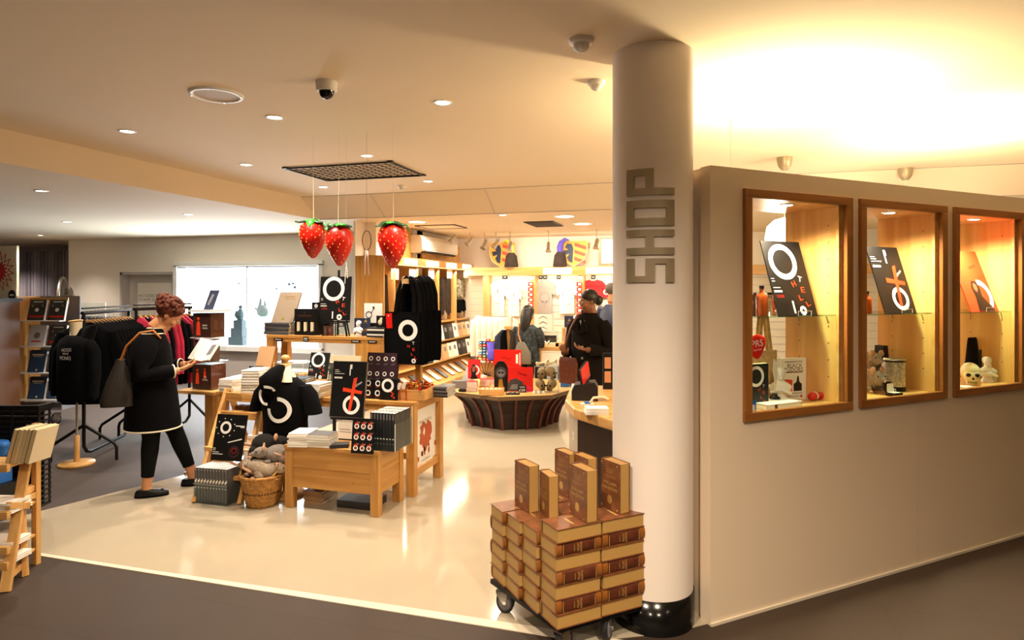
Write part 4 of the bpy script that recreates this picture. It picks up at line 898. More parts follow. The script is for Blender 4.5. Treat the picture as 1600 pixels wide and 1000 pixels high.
for k, (dx, l) in enumerate(((.06, 'red ribbon tied to the trinkets, left of two'), (.115, 'red ribbon tied to the trinkets, right of two'), (.22, 'red ribbon at the right end of the pine box'))):
    q = MB('red'); q.prism([(0, .11), (.01, .112), (.012, .0), (.004, -.0)], -.004, -.002, 'y') if k < 2 else q.prism([(0, .14), (.012, .145), (.035, .085), (.024, .08)], -.004, -.002, 'y'); tag(q.build('ribbon', loc=(a.x+dx, 4.625, TZ+(.001 if k < 2 else .0))), l, 'ribbon', 'red ribbons on the pine box')
for k, (dx, l) in enumerate(((.055, 'white paper tag on the trinket box, left of two'), (.1, 'white paper tag on the trinket box, right of two'))):
    q = MB('white').prism([(0, 0), (.03, .0), (.048, .055), (.02, .055)], -.001, .001, 'y'); tag(q.build('paper_tag', loc=(a.x+dx-.02, 4.618, TZ+.085+k*.01)), l, 'tag', 'paper tags on the pine box')
stack(6, (a.x+.33, 4.93, TZ), .12, .2, .014, 'book_dark', 'dark booklet behind the pine box', 'dark booklets behind the pine box', covers=['book_dark', 'mid_grey'])
# poster in the side of the tall table
a0 = onX(651, 700, TT[1]-.045); a1 = onX(684, 700, TT[1]-.045)
mat('splash', '#b5552f', .6)
q = MB('white').box(0, a1.y-a0.y+.03, 0, .006, .205, .67)
W_ = a1.y-a0.y; rr = random.Random(5)
q.m('splash'); pts = []
for k in range(26): an = 2*pi*k/26; r_ = .1*(1+.22*rr.uniform(-1, 1)); pts.append((W_*.42+r_*1.25*cos(an), .42+r_*1.15*sin(an)))
q.poly([pts[-k] for k in range(26)], -.001)
for k in range(9): x = W_*rr.uniform(.05, .95); z = rr.choice([.24, .27, .3, .56, .6]); q.poly([(x, z), (x+.03, z-.01), (x+.035, z+.03), (x+.005, z+.035)], -.001)
q.poly([(W_*.55, .33), (W_*.6, .33), (W_*.58, .24)], -.001)
q.m('white').poly([(W_*.3, .45), (W_*.36, .42), (W_*.4, .46), (W_*.35, .5)], -.0015)
q.m('mid_grey').text('MACBETH', W_*.42, .545, .03, -.001, w=.24).text('SHAKESPEARE', W_*.42, .225, .014, -.001, w=.16)
o = q.build('side_poster', loc=(TT[1]-.045, a0.y-.01, 0), rot=(0, 0, R(90))); tag(o, 'white poster with a rust red splash inside the tall table side', 'poster')
# ---- raised shelf table behind
RZ = 1.2; ra = onY(418, 530, 5.22); rb = onY(601, 535, 5.22); RX0, RX1 = ra.x, rb.x
table('shelf_table', 'high narrow oak shelf table standing behind the tall table', RX0, RX1, 5.2, 5.5, RZ, leg=.075, apron=.035)
def onR(px, py=530, y=5.3): return Vector((onY(px, py, y).x, y, RZ+.0005))
a = onR(441); stack(9, (a.x, 5.32, RZ), .28, .22, .0125, 'book_grey', 'grey notebook piled on the high shelf table', 'grey notebooks on the high shelf table', pages='cream', spine='book_grey')
mat('taupe', '#8a7a68', .5)
q = MB('taupe').box(0, .24, 0, .02, 0, .325); q.m('brown').box(-.002, 0, 0, .02, 0, .325); q.m('gold').text('SHAKESPEARE', .13, .275, .014, -.001, w=.12).rect(.08, .2, .25, .254, -.001).disc(.12, .04, .014, -.001)
a = onR(429); a.z = RZ+9*.0128+.002
o = q.build('grey_book', loc=(a.x-.0, 5.25, a.z), rot=(R(-26), 0, 0)); tag(o, 'large grey book with gold title leaning on the notebook pile', 'book')
def trio_box(label, x, y, z, s=1.):
    t = thing('gift_set_box', label, 'box', (x, y, z)); t.scale = (s,)*3
    q = MB('black').box(0, .225, 0, .09, 0, .04).box(0, .225, .03, .09, .04, .14).box(0, .225, 0, .09, .135, .25)
    for k in range(4): q.box([0, .064, .143, .215][k], [.01, .082, .16, .225][k], 0, .03, .04, .135)
    q.build('carton', t); q = MB('brown').text('SHAKESPEARE', .11, .185, .018, -.001, w=.15).poly([(.105, .21), (.112, .205), (.125, .24)], -.001); q.build('gilt_lettering', t)
    for k in range(3): MB('cream').cyl((.037+.075*k, .02, 0), .021, .035, .125, 16).build('paper_roll', t)
    return t
a = onR(467); trio_box('black box with three cream rolls on the high shelf table', a.x, 5.23, RZ+.001)
a = onR(478); q = MB('black').box(0, .2, 0, .07, 0, .31); q.m('white').disc(.05, .275, .02, -.001).disc(.11, .28, .02, -.001).disc(.15, .275, .02, -.001); tag(q.build('upright_box', loc=(a.x+.01, 5.38, RZ+.001)), 'black box with white discs behind the three roll box', 'box')
# easel with the big OTHELLO poster
a = onR(498, y=5.27); b = onR(546, y=5.27); w_ = b.x-a.x
t = thing('easel', 'black easel holding the big O poster on the high shelf table', 'easel', (a.x, 5.27, RZ+.001))
MB('black').tube([(w_*.5, .07, 0), (w_*.5, .09, .62)], .012, 8).tube([(.0, .0, .0), (w_*.5, .08, .55)], .008, 6).tube([(w_, .0, .0), (w_*.5, .08, .55)], .008, 6).box(-.01, w_+.0, -.015, .012, .125, .14).build('easel_frame', t)
poster('othello_poster', 'large black poster with a white O and tumbling letters on the high shelf table', w_, .415, pr_othello, 'black', (a.x, 5.27, RZ+.145), R(1), R(5), .006)
# black rail stand with glasses
t = thing('rail_stand', 'low black frame stand with a small notice before the big poster', 'stand', (*onR(502, y=5.21)[:2], RZ+.001))
a = onR(502, y=5.21); b = onR(541, y=5.21); w_ = b.x-a.x
MB('black').box(0, w_, 0, .02, .115, .125).bar((.01, .01, 0), (.01, .01, .12), .012).bar((w_*.55, .01, 0), (w_*.55, .01, .12), .008).bar((w_-.02, .01, .12), (w_, .01, 0), .014).build('stand_frame', t)
q = MB('charcoal').box(w_-.08, w_-.005, -.004, -.001, .09, .135); q.m('white').rect(w_-.072, w_-.035, .115, .121, -.0045).rect(w_-.072, w_-.03, .102, .108, -.0045); q.build('notice', t)
for px, l, m_ in ((508, 'brown mug left behind the black frame stand', 'brown'), (516, 'dark brown mug right of the other behind the frame stand', 'leather'), (524, 'clear tumbler in the middle of the frame stand', 'acrylic'), (533, 'clear tumbler at the right of the frame stand', 'acrylic')):
    a = onR(px, y=5.27-.03); q = MB(m_); q.lathe([(.026, 0), (.03, .09), (.027, .09), (.024, .006)], 18); tag(q.build('mug' if m_ != 'acrylic' else 'tumbler', loc=(a.x, 5.25, RZ+.001)), l, 'mug' if m_ != 'acrylic' else 'glass')
a = onR(552, y=5.3); q = MB('navy').box(0, .16, 0, .02, 0, .165)
q.m('gold')
for c_ in (.04, .12):
    for r_ in (.05, .13): q.poly([(c_-.018, r_), (c_+.018, r_), (c_, r_+.025)], -.001).rect(c_-.025, c_+.025, r_-.012, r_-.009, -.001)
tag(q.build('navy_box', loc=(a.x, 5.32, RZ+.001)), 'navy blue gift box with gold marks behind the white bust', 'box')
a = onR(560, y=5.24); o = bust(s=.8); o.location = (a.x, 5.24, RZ+.001); tag(o, 'small white bust before the navy box on the high shelf table', 'bust')
a = onR(569, y=5.4); q = MB('white').box(0, .19, 0, .01, 0, .185); q.m('charcoal').ring(.05, .075, .026, .034, -.001).poly([(.075, .095), (.08, .09), (.11, .15), (.105, .155)], -.001).poly([(.085, .15), (.11, .157), (.108, .12)], -.001); tag(q.build('white_card', loc=(a.x, 5.4, RZ+.12)), 'white card with a drawn ring and arrow on the high shelf table', 'card')
tag(MB('black').box(0, .19, 0, .06, 0, .118).build('black_box', loc=(a.x, 5.37, RZ+.001)), 'black box carrying the white ring and arrow card', 'box')
a = onR(588, y=5.25); q = MB('black').box(0, .1, 0, .02, .0, .105); q.m('cream').ball((.04, -.002, .045), .028, 10, (.8, .1, 1)).ball((.05, -.002, .075), .018, 8, (.8, .1, .9)); tag(q.build('black_tin_sign', loc=(a.x, 5.25, RZ+.09)), 'black plaque with a cream owl on the booklets', 'plaque')
stack(6, (a.x+.02, 5.3, RZ), .17, .2, .0145, 'book_dark', 'dark booklet under the cream owl plaque', 'booklets under the owl plaque', covers=['book_dark', 'paper', 'book_dark'])
for px, ww, l in ((435, .1, 'small black shelf label below the grey notebooks'), (478, .055, 'square black shelf label below the three roll box'), (556, .09, 'thin black shelf label below the white bust'), (582, .09, 'thin black shelf label at the right end of the high shelf')):
    a = onY(px, 535, 5.195); q = MB('black').box(-ww/2, ww/2, -.004, 0, 0, .025 if ww > .06 else .045); q.m('white').rect(-ww*.35, ww*.35, .011, .016, -.0045)
    if ww < .06: q.rect(-ww*.35, ww*.35, .026, .034, -.0045)
    tag(q.build('shelf_label', loc=(a.x, 5.194, RZ-.055)), l, 'label', 'shelf edge labels')
# ---- tote bag stand
bx0 = onY(600, 487, 4.78); bx1 = onY(656, 487, 4.78); BZ1, BZ0 = bx0.z, onY(600, 568, 4.78).z; bw_ = bx1.x-bx0.x; TX = (bx0.x+bx1.x)/2+.045
t = thing('bag_stand', 'wooden post stand carrying the hanging black tote bags', 'stand', (TX, 5.02, TZ+.0005))
q = MB('pine'); q.box(-.025, .025, -.02, .02, .0, .96); q.build('post', t); MB('pine_x').box(-.1, .1, -.1, .1, 0, .02).build('base', t)
MB('cork').box(-.022, .022, -.29, .26, .935, .975).build('arm', t)
def tote(front=False):
    r = thing('hanging_tote', '', 'bag'); q = MB('black_cloth'); w2 = bw_/2; hh = BZ1-BZ0
    secs = [(0, 0, -hh, w2*.93, .006, 0, 0, .5), (0, 0, -hh+.03, w2*.97, .012, 0, 0, .5), (0, 0, -hh*.5, w2*1.0, .014, 0, 0, .5), (0, 0, -.04, w2*.97, .01, 0, 0, .5), (0, 0, 0, w2*.95, .006, 0, 0, .5)]
    q.loft(secs, 28); q.build('bag_body', r)
    q = MB('black_cloth'); zt = 1.745-BZ1
    for yy in (-.006, .006):
        q.tube([(-w2*.45+.02, yy, -.01), (-w2*.35+.02, yy, zt*.5), (-w2*.2+.03, yy, zt*.85), (.045, yy, zt*1.0), (w2*.5, yy, zt*.85), (w2*.6+.01, yy, zt*.5), (w2*.68, yy, -.01)], [.02, .017, .013, .011, .014, .017, .02], 6)
    q.build('strap', r)
    return r
tb = tote(); tb.scale = (1, .5, 1); tb.location = ((bx0.x+bx1.x)/2, 4.78, BZ1); tb['label'] = 'frontmost black tote bag with a large white O print'; tb['group'] = 'tote bags on the wooden stand'
for i in range(1, 18):
    o = dup(tb, ((bx0.x+bx1.x)/2+.01+random.uniform(-.012, .012), 4.78+.026*i, BZ1+random.uniform(-.012, .006)), random.uniform(-.01, .01), f'plain black tote bag hanging {ORD[i]} from the front on the wooden stand')
q = MB('white'); w2 = bw_
pq = MB('white').at((-bw_/2, 0, -(BZ1-BZ0))); pq.m('white').ring(.68*bw_, (BZ1-BZ0)*.65, .155*bw_, .265*bw_, -.0155)
for ch, u, v, c in (('T', .83, .41, 'white'), ('H', .7, .35, 'orange_red'), ('E', .84, .29, 'orange_red'), ('L', .8, .2, 'orange_red'), ('L', .9, .13, 'orange_red')): pq.m(c).text(ch, u*bw_, v*(BZ1-BZ0), .024, -.0155, random.uniform(-.3, .4), w=.022)
pq.m('white').ring(.84*bw_, .07*(BZ1-BZ0), .007, .02, -.0155, 14); pq.build('print', tb)
q = MB('red_bright').box(.02, .075, -.019, -.016, -.14, -.015); q.m('white').disc(.045, -.035, .005, -.0195); q.at(); o = q.build('swing_tag', tb, loc=(-bw_/2, 0, 0), rot=(0, R(-3), 0))
# small black stand beneath
a = onY(645, 590, 5.1)
# ================================================================ mannequin bust with black top, white S and ring
mx = onY(446, 640, 4.34)
t = thing('bust_form', 'padded bust form with wooden knob dressed in a black top', 'mannequin', (mx.x, 4.34, .004))
q = MB('maple'); q.lathe([(.15, 0), (.15, .02), (.02, .03), (.02, .5)], 28); q.build('wooden_base', t)
q = MB('cream'); q.loft([(0, 0, .5, .15, .1), (0, 0, .8, .19, .12), (0, 0, .93, .1, .07), (0, .0, 1.0, .045, .045), (0, 0, 1.03, .045, .045)], 24); q.build('torso', t)
q = MB('maple').at((.0, 0, 1.03)); q.lathe([(.045, 0), (.045, .01), (.018, .016), (.018, .028), (.034, .045), (.036, .062), (.022, .08), (.001, .084)], 20); q.build('knob', t)
q = MB('black_cloth')
q.loft([(0, 0, .33, .19, .12), (0, 0, .38, .195, .13), (0, 0, .6, .185, .135), (0, 0, .72, .2, .14), (0, 0, .80, .215, .135), (0, .0, .87, .19, .115), (0, 0, .925, .11, .085), (0, 0, .945, .085, .075)], 32)
for sx in (-1, 1): q.loft([(sx*.17, 0, .88, .05, .06, 0, 0), (sx*.215, 0, .82, .06, .075), (sx*.25, 0, .7, .062, .08), (sx*.26, 0, .66, .06, .078)], 18)
q.build('black_top', t)
q = MB('white'); # wraps the front of the top
def onfront(x, z):
    ry = .138; rx = .2; return -ry*math.sqrt(max(.05, 1-(x/rx)**2))-.004
def curve_band(cx, cz, r0, r1, a0, a1, n=40):
    vs_ = []
    for j in range(n+1):
        a_ = a0+(a1-a0)*j/n
        for r_ in (r0, r1): x, z = cx+r_*cos(a_), cz+r_*sin(a_); vs_.append((x, onfront(x, z), z))
    q.add(vs_, [(2*j, 2*j+2, 2*j+3, 2*j+1) for j in range(n)])
curve_band(.035, .70, .07, .1, R(-185), R(95)); 
q.build('ring_print', t)
hd = MB('black_cloth'); hd.loft([(-.04, -.11, .8, .04, .03), (-.06, -.12, .86, .085, .05), (-.06, -.10, .94, .1, .07), (-.03, -.06, 1.01, .06, .05), (-.01, -.02, 1.04, .03, .03)], 20); hd.build('hood', t)
q = MB('white'); vs_ = []
for j in range(31):
    a_ = R(30)+R(250)*j/30
    for r_ in (.062, .085): vs_.append((-.05+r_*cos(a_), -.178+.03*abs(cos(a_)), .815+r_*.9*sin(a_)))
q.add(vs_, [(2*j, 2*j+2, 2*j+3, 2*j+1) for j in range(30)]); q.build('curl_print', t)
q = MB('cream'); q.loft([(.06, -.07, .91, .05, .03), (.045, -.04, .98, .035, .03), (.03, -.0, 1.03, .02, .02)], 12); q.build('hood_lining', t)
# ================================================================ folding ladder display
def LadP(px, py, y): return onY(px, py, y)
t = thing('ladder_display', 'folding pine ladder display left of the wicker basket', 'ladder', (0, 0, 0))
fl, fr = G(304, 786), G(375, 789); tl, tr = onY(355, 608, 4.5), onY(413, 612, 4.5)
lz = tl.z; fl.z = fr.z = .004
for a, b in ((fl, tl), (fr, tr)):
    MB('pine').bar(a+Vector((0, 0, .0)), b, .028, .055).build('front_rail', t, bevel=.002)
bl_, br_ = fl+Vector((.12, .62, 0)), fr+Vector((.0, .66, 0))
for a, b in ((bl_, tl), (br_, tr)): MB('pine').bar(a, b+Vector((0, .02, -.01)), .028, .045).build('rear_leg', t, bevel=.002)
def rung(f, dep=.03, th=.022, out=0, name='rung'):
    a = fl.lerp(tl, f); b = fr.lerp(tr, f); MB('pine_x').bar(a+Vector((-out, 0, 0)), b+Vector((out, 0, 0)), th, dep).build(name, t, bevel=.002)
rung(.93, .07); rung(.76, .06)
for f in (.44, .22): 
    a = fl.lerp(tl, f); b = fr.lerp(tr, f); MB('pine_x').box(0, (b-a).x+.05, 0, .03, 0, .03).build('shelf_bar', t, loc=(a.x-.025, a.y-.035, a.z)); MB('pine_x').box(0, (b-a).x, 0, .2, 0, .012).build('shelf', t, loc=(a.x, a.y-.0, a.z)); 
    MB('pine').bar(b+Vector((.02, -.01, .012)), b+Vector((.02, .33, .012)), .02, .03).build('side_bar', t)
MB('pine_x').box(0, (tr-tl).x-.04, 0, .2, 0, .012).build('shelf', t, loc=(tl.x, 4.48, .60))
def pr_moon(q, w, h, y=0):
    q.m('white').ring(.34*w, .71*h, .11*w, .18*w, y)
    for k in range(9): a_ = 2*pi*k/9+.4; q.disc(.34*w+.3*w*cos(a_), .71*h+.2*h*sin(a_), .018*w, y, 8)
    q.rect(.66*w, .95*w, .745*h, .765*h, y).rect(.82*w, .95*w, .72*h, .735*h, y).poly([(.48*w, .38*h), (.48*w, .4*h), (.92*w, .49*h), (.92*w, .465*h)], y)
    for v, ww in ((.25, .08), (.215, .08), (.13, .34), (.17, .2)): q.rect(.03*w, (.03+ww)*w, v*h, (v+.012)*h, y)
    q.m('plum').ring(.72*w, .2*h, .12*w, .17*w, y, 20); q.m('red').ring(.72*w, .22*h, .07*w, .08*w, y-.0003, 20)
a = fl.lerp(tl, .42); p = onY(329, 722, 4.42); b = onY(377, 722, 4.42)
poster('dark_poster', 'dark plum poster with small white O and dots on the ladder display', .255, .335, pr_moon, 'black', (G(329, 722, .36).x, G(329, 722, .36).y-.0, .377), R(4), R(14), .006)
# clear crate of programmes at the foot
p = G(307, 784, .003); p.y = p.y-.0
def sp3(q, w, h):
    q.m('paper').rect(w*.3, w*.5, h*.93, h*.96, -.0006).rect(w*.2, w*.6, h*.42, h*.45, -.0006).poly([(w*.1, h*.55), (w*.9, h*.62), (w*.9, h*.7), (w*.1, h*.63)], -.0006)
standing_books(11, (p.x, p.y-.02, .0085), (.0265, .0012, 0), .19, .025, .265, 'book_grey', 'grey programme in the crate at the ladder foot', 'programmes at the ladder foot', 'programme', pr=sp3, top='white', name='programme')
q = MB('acrylic'); L_ = .0265*11+.01
for bx in ((-.006, L_, -.008, -.005, 0, .15), (-.006, L_, .2, .203, 0, .15), (-.006, -.003, -.008, .203, 0, .15), (L_-.003, L_, -.008, .203, 0, .15), (-.006, L_, -.008, .203, 0, .004)): q.box(*bx)
q.m('plastic_white').box(-.006, L_, -.0085, -.0078, .148, .15); tag(q.build('acrylic_box', loc=(p.x, p.y-.02, .0035)), 'clear acrylic crate of grey programmes on the floor by the ladder', 'box')
# small boxes on ladder shelves
a = fl.lerp(tl, .76)
for k in range(5): tag(MB('brown').box(0, .05, 0, .07, 0, .035).build('small_box', loc=(a.x+.03+k*.058, 4.52, .6125)), f'small brown packet on the upper ladder shelf, {"leftmost" if k == 0 else "rightmost" if k == 4 else ORD[k]+" from the left"}', 'packet', 'brown packets on the ladder')
stack(3, (fr.x-.06, fr.y+.3, fl.lerp(tl, .5).z+.013), .12, .14, .02, 'paper', 'white booklet on the middle ladder shelf', 'white booklets on the ladder', spine='paper')
# ================================================================ wicker basket with plush rats
mat('wicker', '#b8823c', .55, var=.4, vscale=40, bump=.9, bscale=160); mat('wicker_dark', '#5a3512', .6)
bc = V(410, 450, 4.83); t = thing('wicker_basket', 'round wicker basket of plush rats beside the ladder display', 'basket', (bc.x, bc.y, .004))
q = MB('wicker')
def bprof(f): return .108+.05*f
NZ, NA = 16, 40; vs_ = []
for i in range(NZ+1):
    f = i/NZ
    for j in range(NA): a_ = 2*pi*j/NA; r_ = bprof(f)+(.003 if (i+j) % 2 else -.003); vs_.append((r_*1.02*cos(a_), r_*sin(a_), f*.225))
q.add(vs_, [(i*NA+j, i*NA+(j+1) % NA, (i+1)*NA+(j+1) % NA, (i+1)*NA+j) for i in range(NZ) for j in range(NA)], True)
q.lathe([(.001, .002), (.108, .002)], 30)
q.m('wicker_dark')
for j in range(NA): a_ = 2*pi*j/NA; q.cb((bprof(.48)*1.03*cos(a_), bprof(.48)*1.01*sin(a_), .108), (.009, .009, .009), (0, 0, a_))
q.build('basket_body', t, solid=.006)
q = MB('wicker'); q.tube([((.158+.004*(k % 2))*cos(2*pi*k/48), (.158+.004*(k % 2))*sin(2*pi*k/48), .228+.004*(k % 2)) for k in range(48)], .012, 8, closed=True); q.build('braided_rim', t)
for sg in (1, -1):
    q = MB('wicker'); q.tube([(.16*cos(R(-30+60*k/8)+(0 if sg > 0 else pi)), .16*sin(R(-30+60*k/8)+(0 if sg > 0 else pi)), .23+.05*sin(pi*k/8)) for k in range(9)], .008, 8); q.build('basket_handle', t)
for (dx, dy, dz, rz_, m_, s, l, rx) in ((-.05, -.03, .22, 0, 'plush_tan', 1.1, 'tan plush rat lying across the basket, tail hanging over the rim', 0), (.09, -.02, .21, 200, 'plush_tan', 1.0, 'pale plush rat at the right of the wicker basket', 0), (.07, .03, .315, 35, 'plush_grey', 1.15, 'grey plush rat lying on top of the basket heap', 0),
        (-.01, .10, .36, 190, 'plush_black', 1.3, 'black plush rat with raised pale tail at the top of the heap', 0), (-.09, .05, .24, 210, 'plush_black', 1.0, 'black plush rat at the left rear of the basket', 0)):
    o = plush_rat(m_); o.location = (bc.x+dx, bc.y+dy, dz); o.rotation_euler = (R(rx), 0, R(rz_)); o.scale = (s,)*3; tag(o, l, 'plush toy', 'plush rats in the wicker basket')
q = MB('white').box(0, .032, -.001, .001, 0, .1); q.m('mid_grey').rect(.006, .026, .03, .033, -.0015).rect(.006, .026, .045, .048, -.0015); tag(q.build('price_tag', loc=(bc.x-.085, bc.y-.11, .33), rot=(0, R(6), 0)), 'long white swing tag on the black plush rat', 'tag')
# ================================================================ strawberries and the leafy hoop
mat('berry', '#d2170d', .35, var=.12, vscale=5, spec=.6); mat('berry_dark', '#a20d0a', .4); mat('seed', '#e6a83a', .4)
mat('leaf_bright', '#35b02c', .5); mat('leaf_dark', '#143d16', .5)
def strawberry(label, px, pyt, pyb, z, seed, wpx):
    top, bot = V(px, pyt, z), V(px, pyb, z); H = top.z-bot.z; Rr = wpx/2*z/FPX; rr = random.Random(seed)
    t = thing('hanging_strawberry', label, 'decoration', (top.x, top.y, bot.z), seed*1.7, 'hanging paper strawberries')
    pf = [(.002, 0), (.12, .006), (.2, .03), (.42, .13), (.66, .27), (.86, .42), (.97, .55), (1., .66), (.96, .79), (.82, .9), (.6, .96), (.3, .985), (.002, .99)]
    q = MB('berry'); n = 32; vs_ = []
    import mathutils
    for r_, f in pf:
        for j in range(n):
            a_ = 2*pi*j/n; k = 1+.03*mathutils.noise.noise(Vector((cos(a_)*1.5, sin(a_)*1.5, f*4+seed))); vs_.append((r_*Rr*k*cos(a_), r_*Rr*k*sin(a_), f*H))
    q.add(vs_, [(i*n+j, i*n+(j+1) % n, (i+1)*n+(j+1) % n, (i+1)*n+j) for i in range(len(pf)-1) for j in range(n)], True); q.build('fruit', t, sub=1)
    q = MB('seed')
    for i in range(1, 11):
        f = i/12+.02; r_ = Rr*max(0, [pf[k][0]+(pf[k+1][0]-pf[k][0])*(f-pf[k][1])/(pf[k+1][1]-pf[k][1]) for k in range(len(pf)-1) if pf[k][1] <= f <= pf[k+1][1]][0]); m_ = max(4, int(r_/Rr*11))
        for j in range(m_): a_ = 2*pi*(j+.5*(i % 2))/m_+rr.uniform(-.1, .1); q.ball((r_*1.01*cos(a_), r_*1.01*sin(a_), f*H+rr.uniform(-.006, .006)), .0055, 6, (.7, .7, 1.4))
    o = q.build('seeds', t); o['kind'] = 'stuff'
    for j in range(6):
        a_ = 2*pi*j/6+rr.uniform(-.3, .3)+seed; L_ = Rr*rr.uniform(.9, 1.35); q = MB('leaf_bright' if j % 2 == 0 else 'leaf_dark'); w_ = Rr*.42; vs_ = []
        for k in range(6):
            f = k/5; x = L_*f; z_ = .985*H+.02-.05*f*f*rr.uniform(.3, 1.6)*(L_/.12); ww = w_*sin(pi*(f*.86+.12)); vs_ += [(x, -ww, z_-.006), (x, 0, z_+.004), (x, ww, z_-.006)]
        q.add(vs_, [(3*k, 3*k+1, 3*k+4, 3*k+3) for k in range(5)]+[(3*k+1, 3*k+2, 3*k+5, 3*k+4) for k in range(5)], True)
        o = q.build('leaf', t, rot=(0, 0, a_), solid=.002)
    q = MB('ceiling_paint').tube([(0, 0, .97*H), (.01, 0, .97*H+.03), (0, 0, LOFT(top)-bot.z)], [.006, .0012, .0004], 6); q.build('hanging_string', t)
def LOFT(p): return HI if p.y < 7 else LO
strawberry('big red paper strawberry hanging at the left of three', 489, 346, 404, 4.75, 1, 42)
strawberry('big red paper strawberry hanging in the middle of three', 530.5, 353, 416, 4.6, 2, 43)
strawberry('big red paper strawberry hanging at the right of three', 613.5, 350, 420, 4.5, 3.4, 46)
p = V(573, 376, 4.75); t = thing('leafy_hoop', 'thin leafy hoop with white ribbons hanging between the strawberries', 'decoration', (p.x, p.y, p.z))
q = MB('brown'); pts = [(.036*cos(2*pi*k/24), 0, .075*sin(2*pi*k/24)) for k in range(24)]; q.tube(pts, .004, 6, closed=True)
q.tube([(0, 0, .075), (0, 0, HI-p.z)], .0008, 4)
q.build('hoop', t)
for sx in (-1, 1): q = MB('white'); q.tube([(.006*sx, 0, -.075), (.012*sx, -.005, -.14), (.018*sx, 0, -.26)], .005, 6); q.build('ribbon', t)
p = V(541, 410, 4.8); t = thing('silver_tassel', 'silver tassel string hanging under the middle strawberry', 'decoration', (p.x, p.y, p.z)); q = MB('plastic_white')
q.tube([(0, 0, 0), (.01, 0, -.12)], .003, 5).tube([(0, 0, 0), (-.012, 0, -.16)], .003, 5).tube([(0, 0, 0), (0, 0, HI-p.z)], .0008, 4)
for k in range(6): q.ball((.002*k, 0, -.02*k-.01), .006, 6)
q.build('beads', t)
# ================================================================ people
mat('hair_red', '#5e2712', .8, var=.4, vscale=40, bump=.8, bscale=90); mat('hair_dark', '#17100c', .45, var=.4, vscale=30)
mat('cardigan', '#09080b', .95, bump=.4, bscale=160, spec=.1); mat('leggings', '#050506', .8, spec=.15); mat('trim_cream', '#efe2c8', .8); mat('bag_leather', '#2a2622', .35, bump=.2); mat('tan_leather', '#b06a28', .45)
mat('lip', '#9a4a38', .5); mat('wool', '#15110e', .95, bump=.5, bscale=120, spec=.12); mat('patterned', '#2e3638', .9, var=.9, vscale=26)
def remesh(o, vox):
    m = o.modifiers.new('r', 'REMESH'); m.mode = 'VOXEL'; m.voxel_size = vox; m.use_smooth_shade = True
    s_ = o.modifiers.new('s', 'SMOOTH'); s_.factor = .5; s_.iterations = 3; return o
def head(q, M, s=1.):
    """head facing -Y, chin to crown .23, centred on the skull"""
    old = q.M; q.M = old @ M @ Matrix.Scale(s, 4)
    q.ball((0, .012, .035), .082, 20, (.9, 1.12, 1)); q.loft([(0, -.035, -.11, .022, .02), (0, -.035, -.095, .036, .035), (0, -.028, -.06, .055, .055), (0, -.018, -.02, .066, .072), (0, -.008, .03, .07, .085), (0, 0, .06, .066, .08)], 18)
    q.ball((0, -.1, -.018), .014, 10, (.85, 1.1, 1)); q.tube([(0, -.092, .02), (0, -.108, -.012)], [.008, .012], 8)
    q.ball((0, -.087, -.058), .02, 10, (1.2, .6, .5)); q.ball((0, -.07, -.098), .018, 10)
    for sx in (-1, 1):
        q.ball((sx*.078, .012, -.005), .024, 10, (.35, .8, 1.3)); q.ball((sx*.032, -.083, .022), .017, 10, (1.2, .5, .5)); q.ball((sx*.04, -.066, -.03), .026, 10)
    q.tube([(0, .015, -.05), (0, .03, -.16)], [.055, .06], 12); q.M = old
def eyes(M, parent, s=1., dark='black'):
    q = MB('white'); q.M = M @ Matrix.Scale(s, 4)
    for sx in (-1, 1): q.m('white').ball((sx*.032, -.083, .008), .011, 10, (1.2, .6, .7)); q.m(dark).ball((sx*.032, -.09, .008), .0055, 8, (1, .5, 1))
    q.m('lip').ball((0, -.099, -.056), .017, 10, (1.1, .3, .32)); q.m('hair_dark')
    for sx in (-1, 1): q.tube([(sx*.018, -.095, .03), (sx*.034, -.096, .035), (sx*.05, -.085, .03)], .003, 5)
    return q.build('face_features', parent)
def hand(q, M, curl=.9, flip=1):
    """palm from the wrist at the origin towards -Z, palm facing -Y, thumb at +X*flip"""
    old = q.M; q.M = old @ M
    q.loft([(0, 0, 0, .024, .018), (0, 0, -.03, .034, .016), (0, 0, -.07, .04, .014), (0, 0, -.09, .038, .012)], 14)
    for k, (x, L_) in enumerate(((.03, .068), (.01, .078), (-.011, .072), (-.031, .056))):
        x *= flip; a = curl; p0 = Vector((x, 0, -.08)); p1 = p0+Vector((0, -sin(a*.3), -cos(a*.3)))*L_*.45; p2 = p1+Vector((0, -sin(a), -cos(a)))*L_*.32; p3 = p2+Vector((0, -sin(a*1.5), -cos(a*1.5)))*L_*.25
        q.tube([p0, p1, p2, p3], [.0095, .009, .0085, .0075], 8)
    q.tube([(flip*.02, 0, -.025), (flip*.05, -.012, -.05), (flip*.056, -.028, -.085)], [.013, .011, .009], 8)
    q.M = old
def aim(p, d, up=(0, -1, 0)):
    """matrix at p whose -Z runs along d and whose -Y faces up-ish"""
    z = -Vector(d).normalized(); y = -(Vector(up)-Vector(up).dot(z)*z).normalized(); x = y.cross(z)
    m = Matrix((x, y, z)).transposed().to_4x4(); m.translation = Vector(p); return m
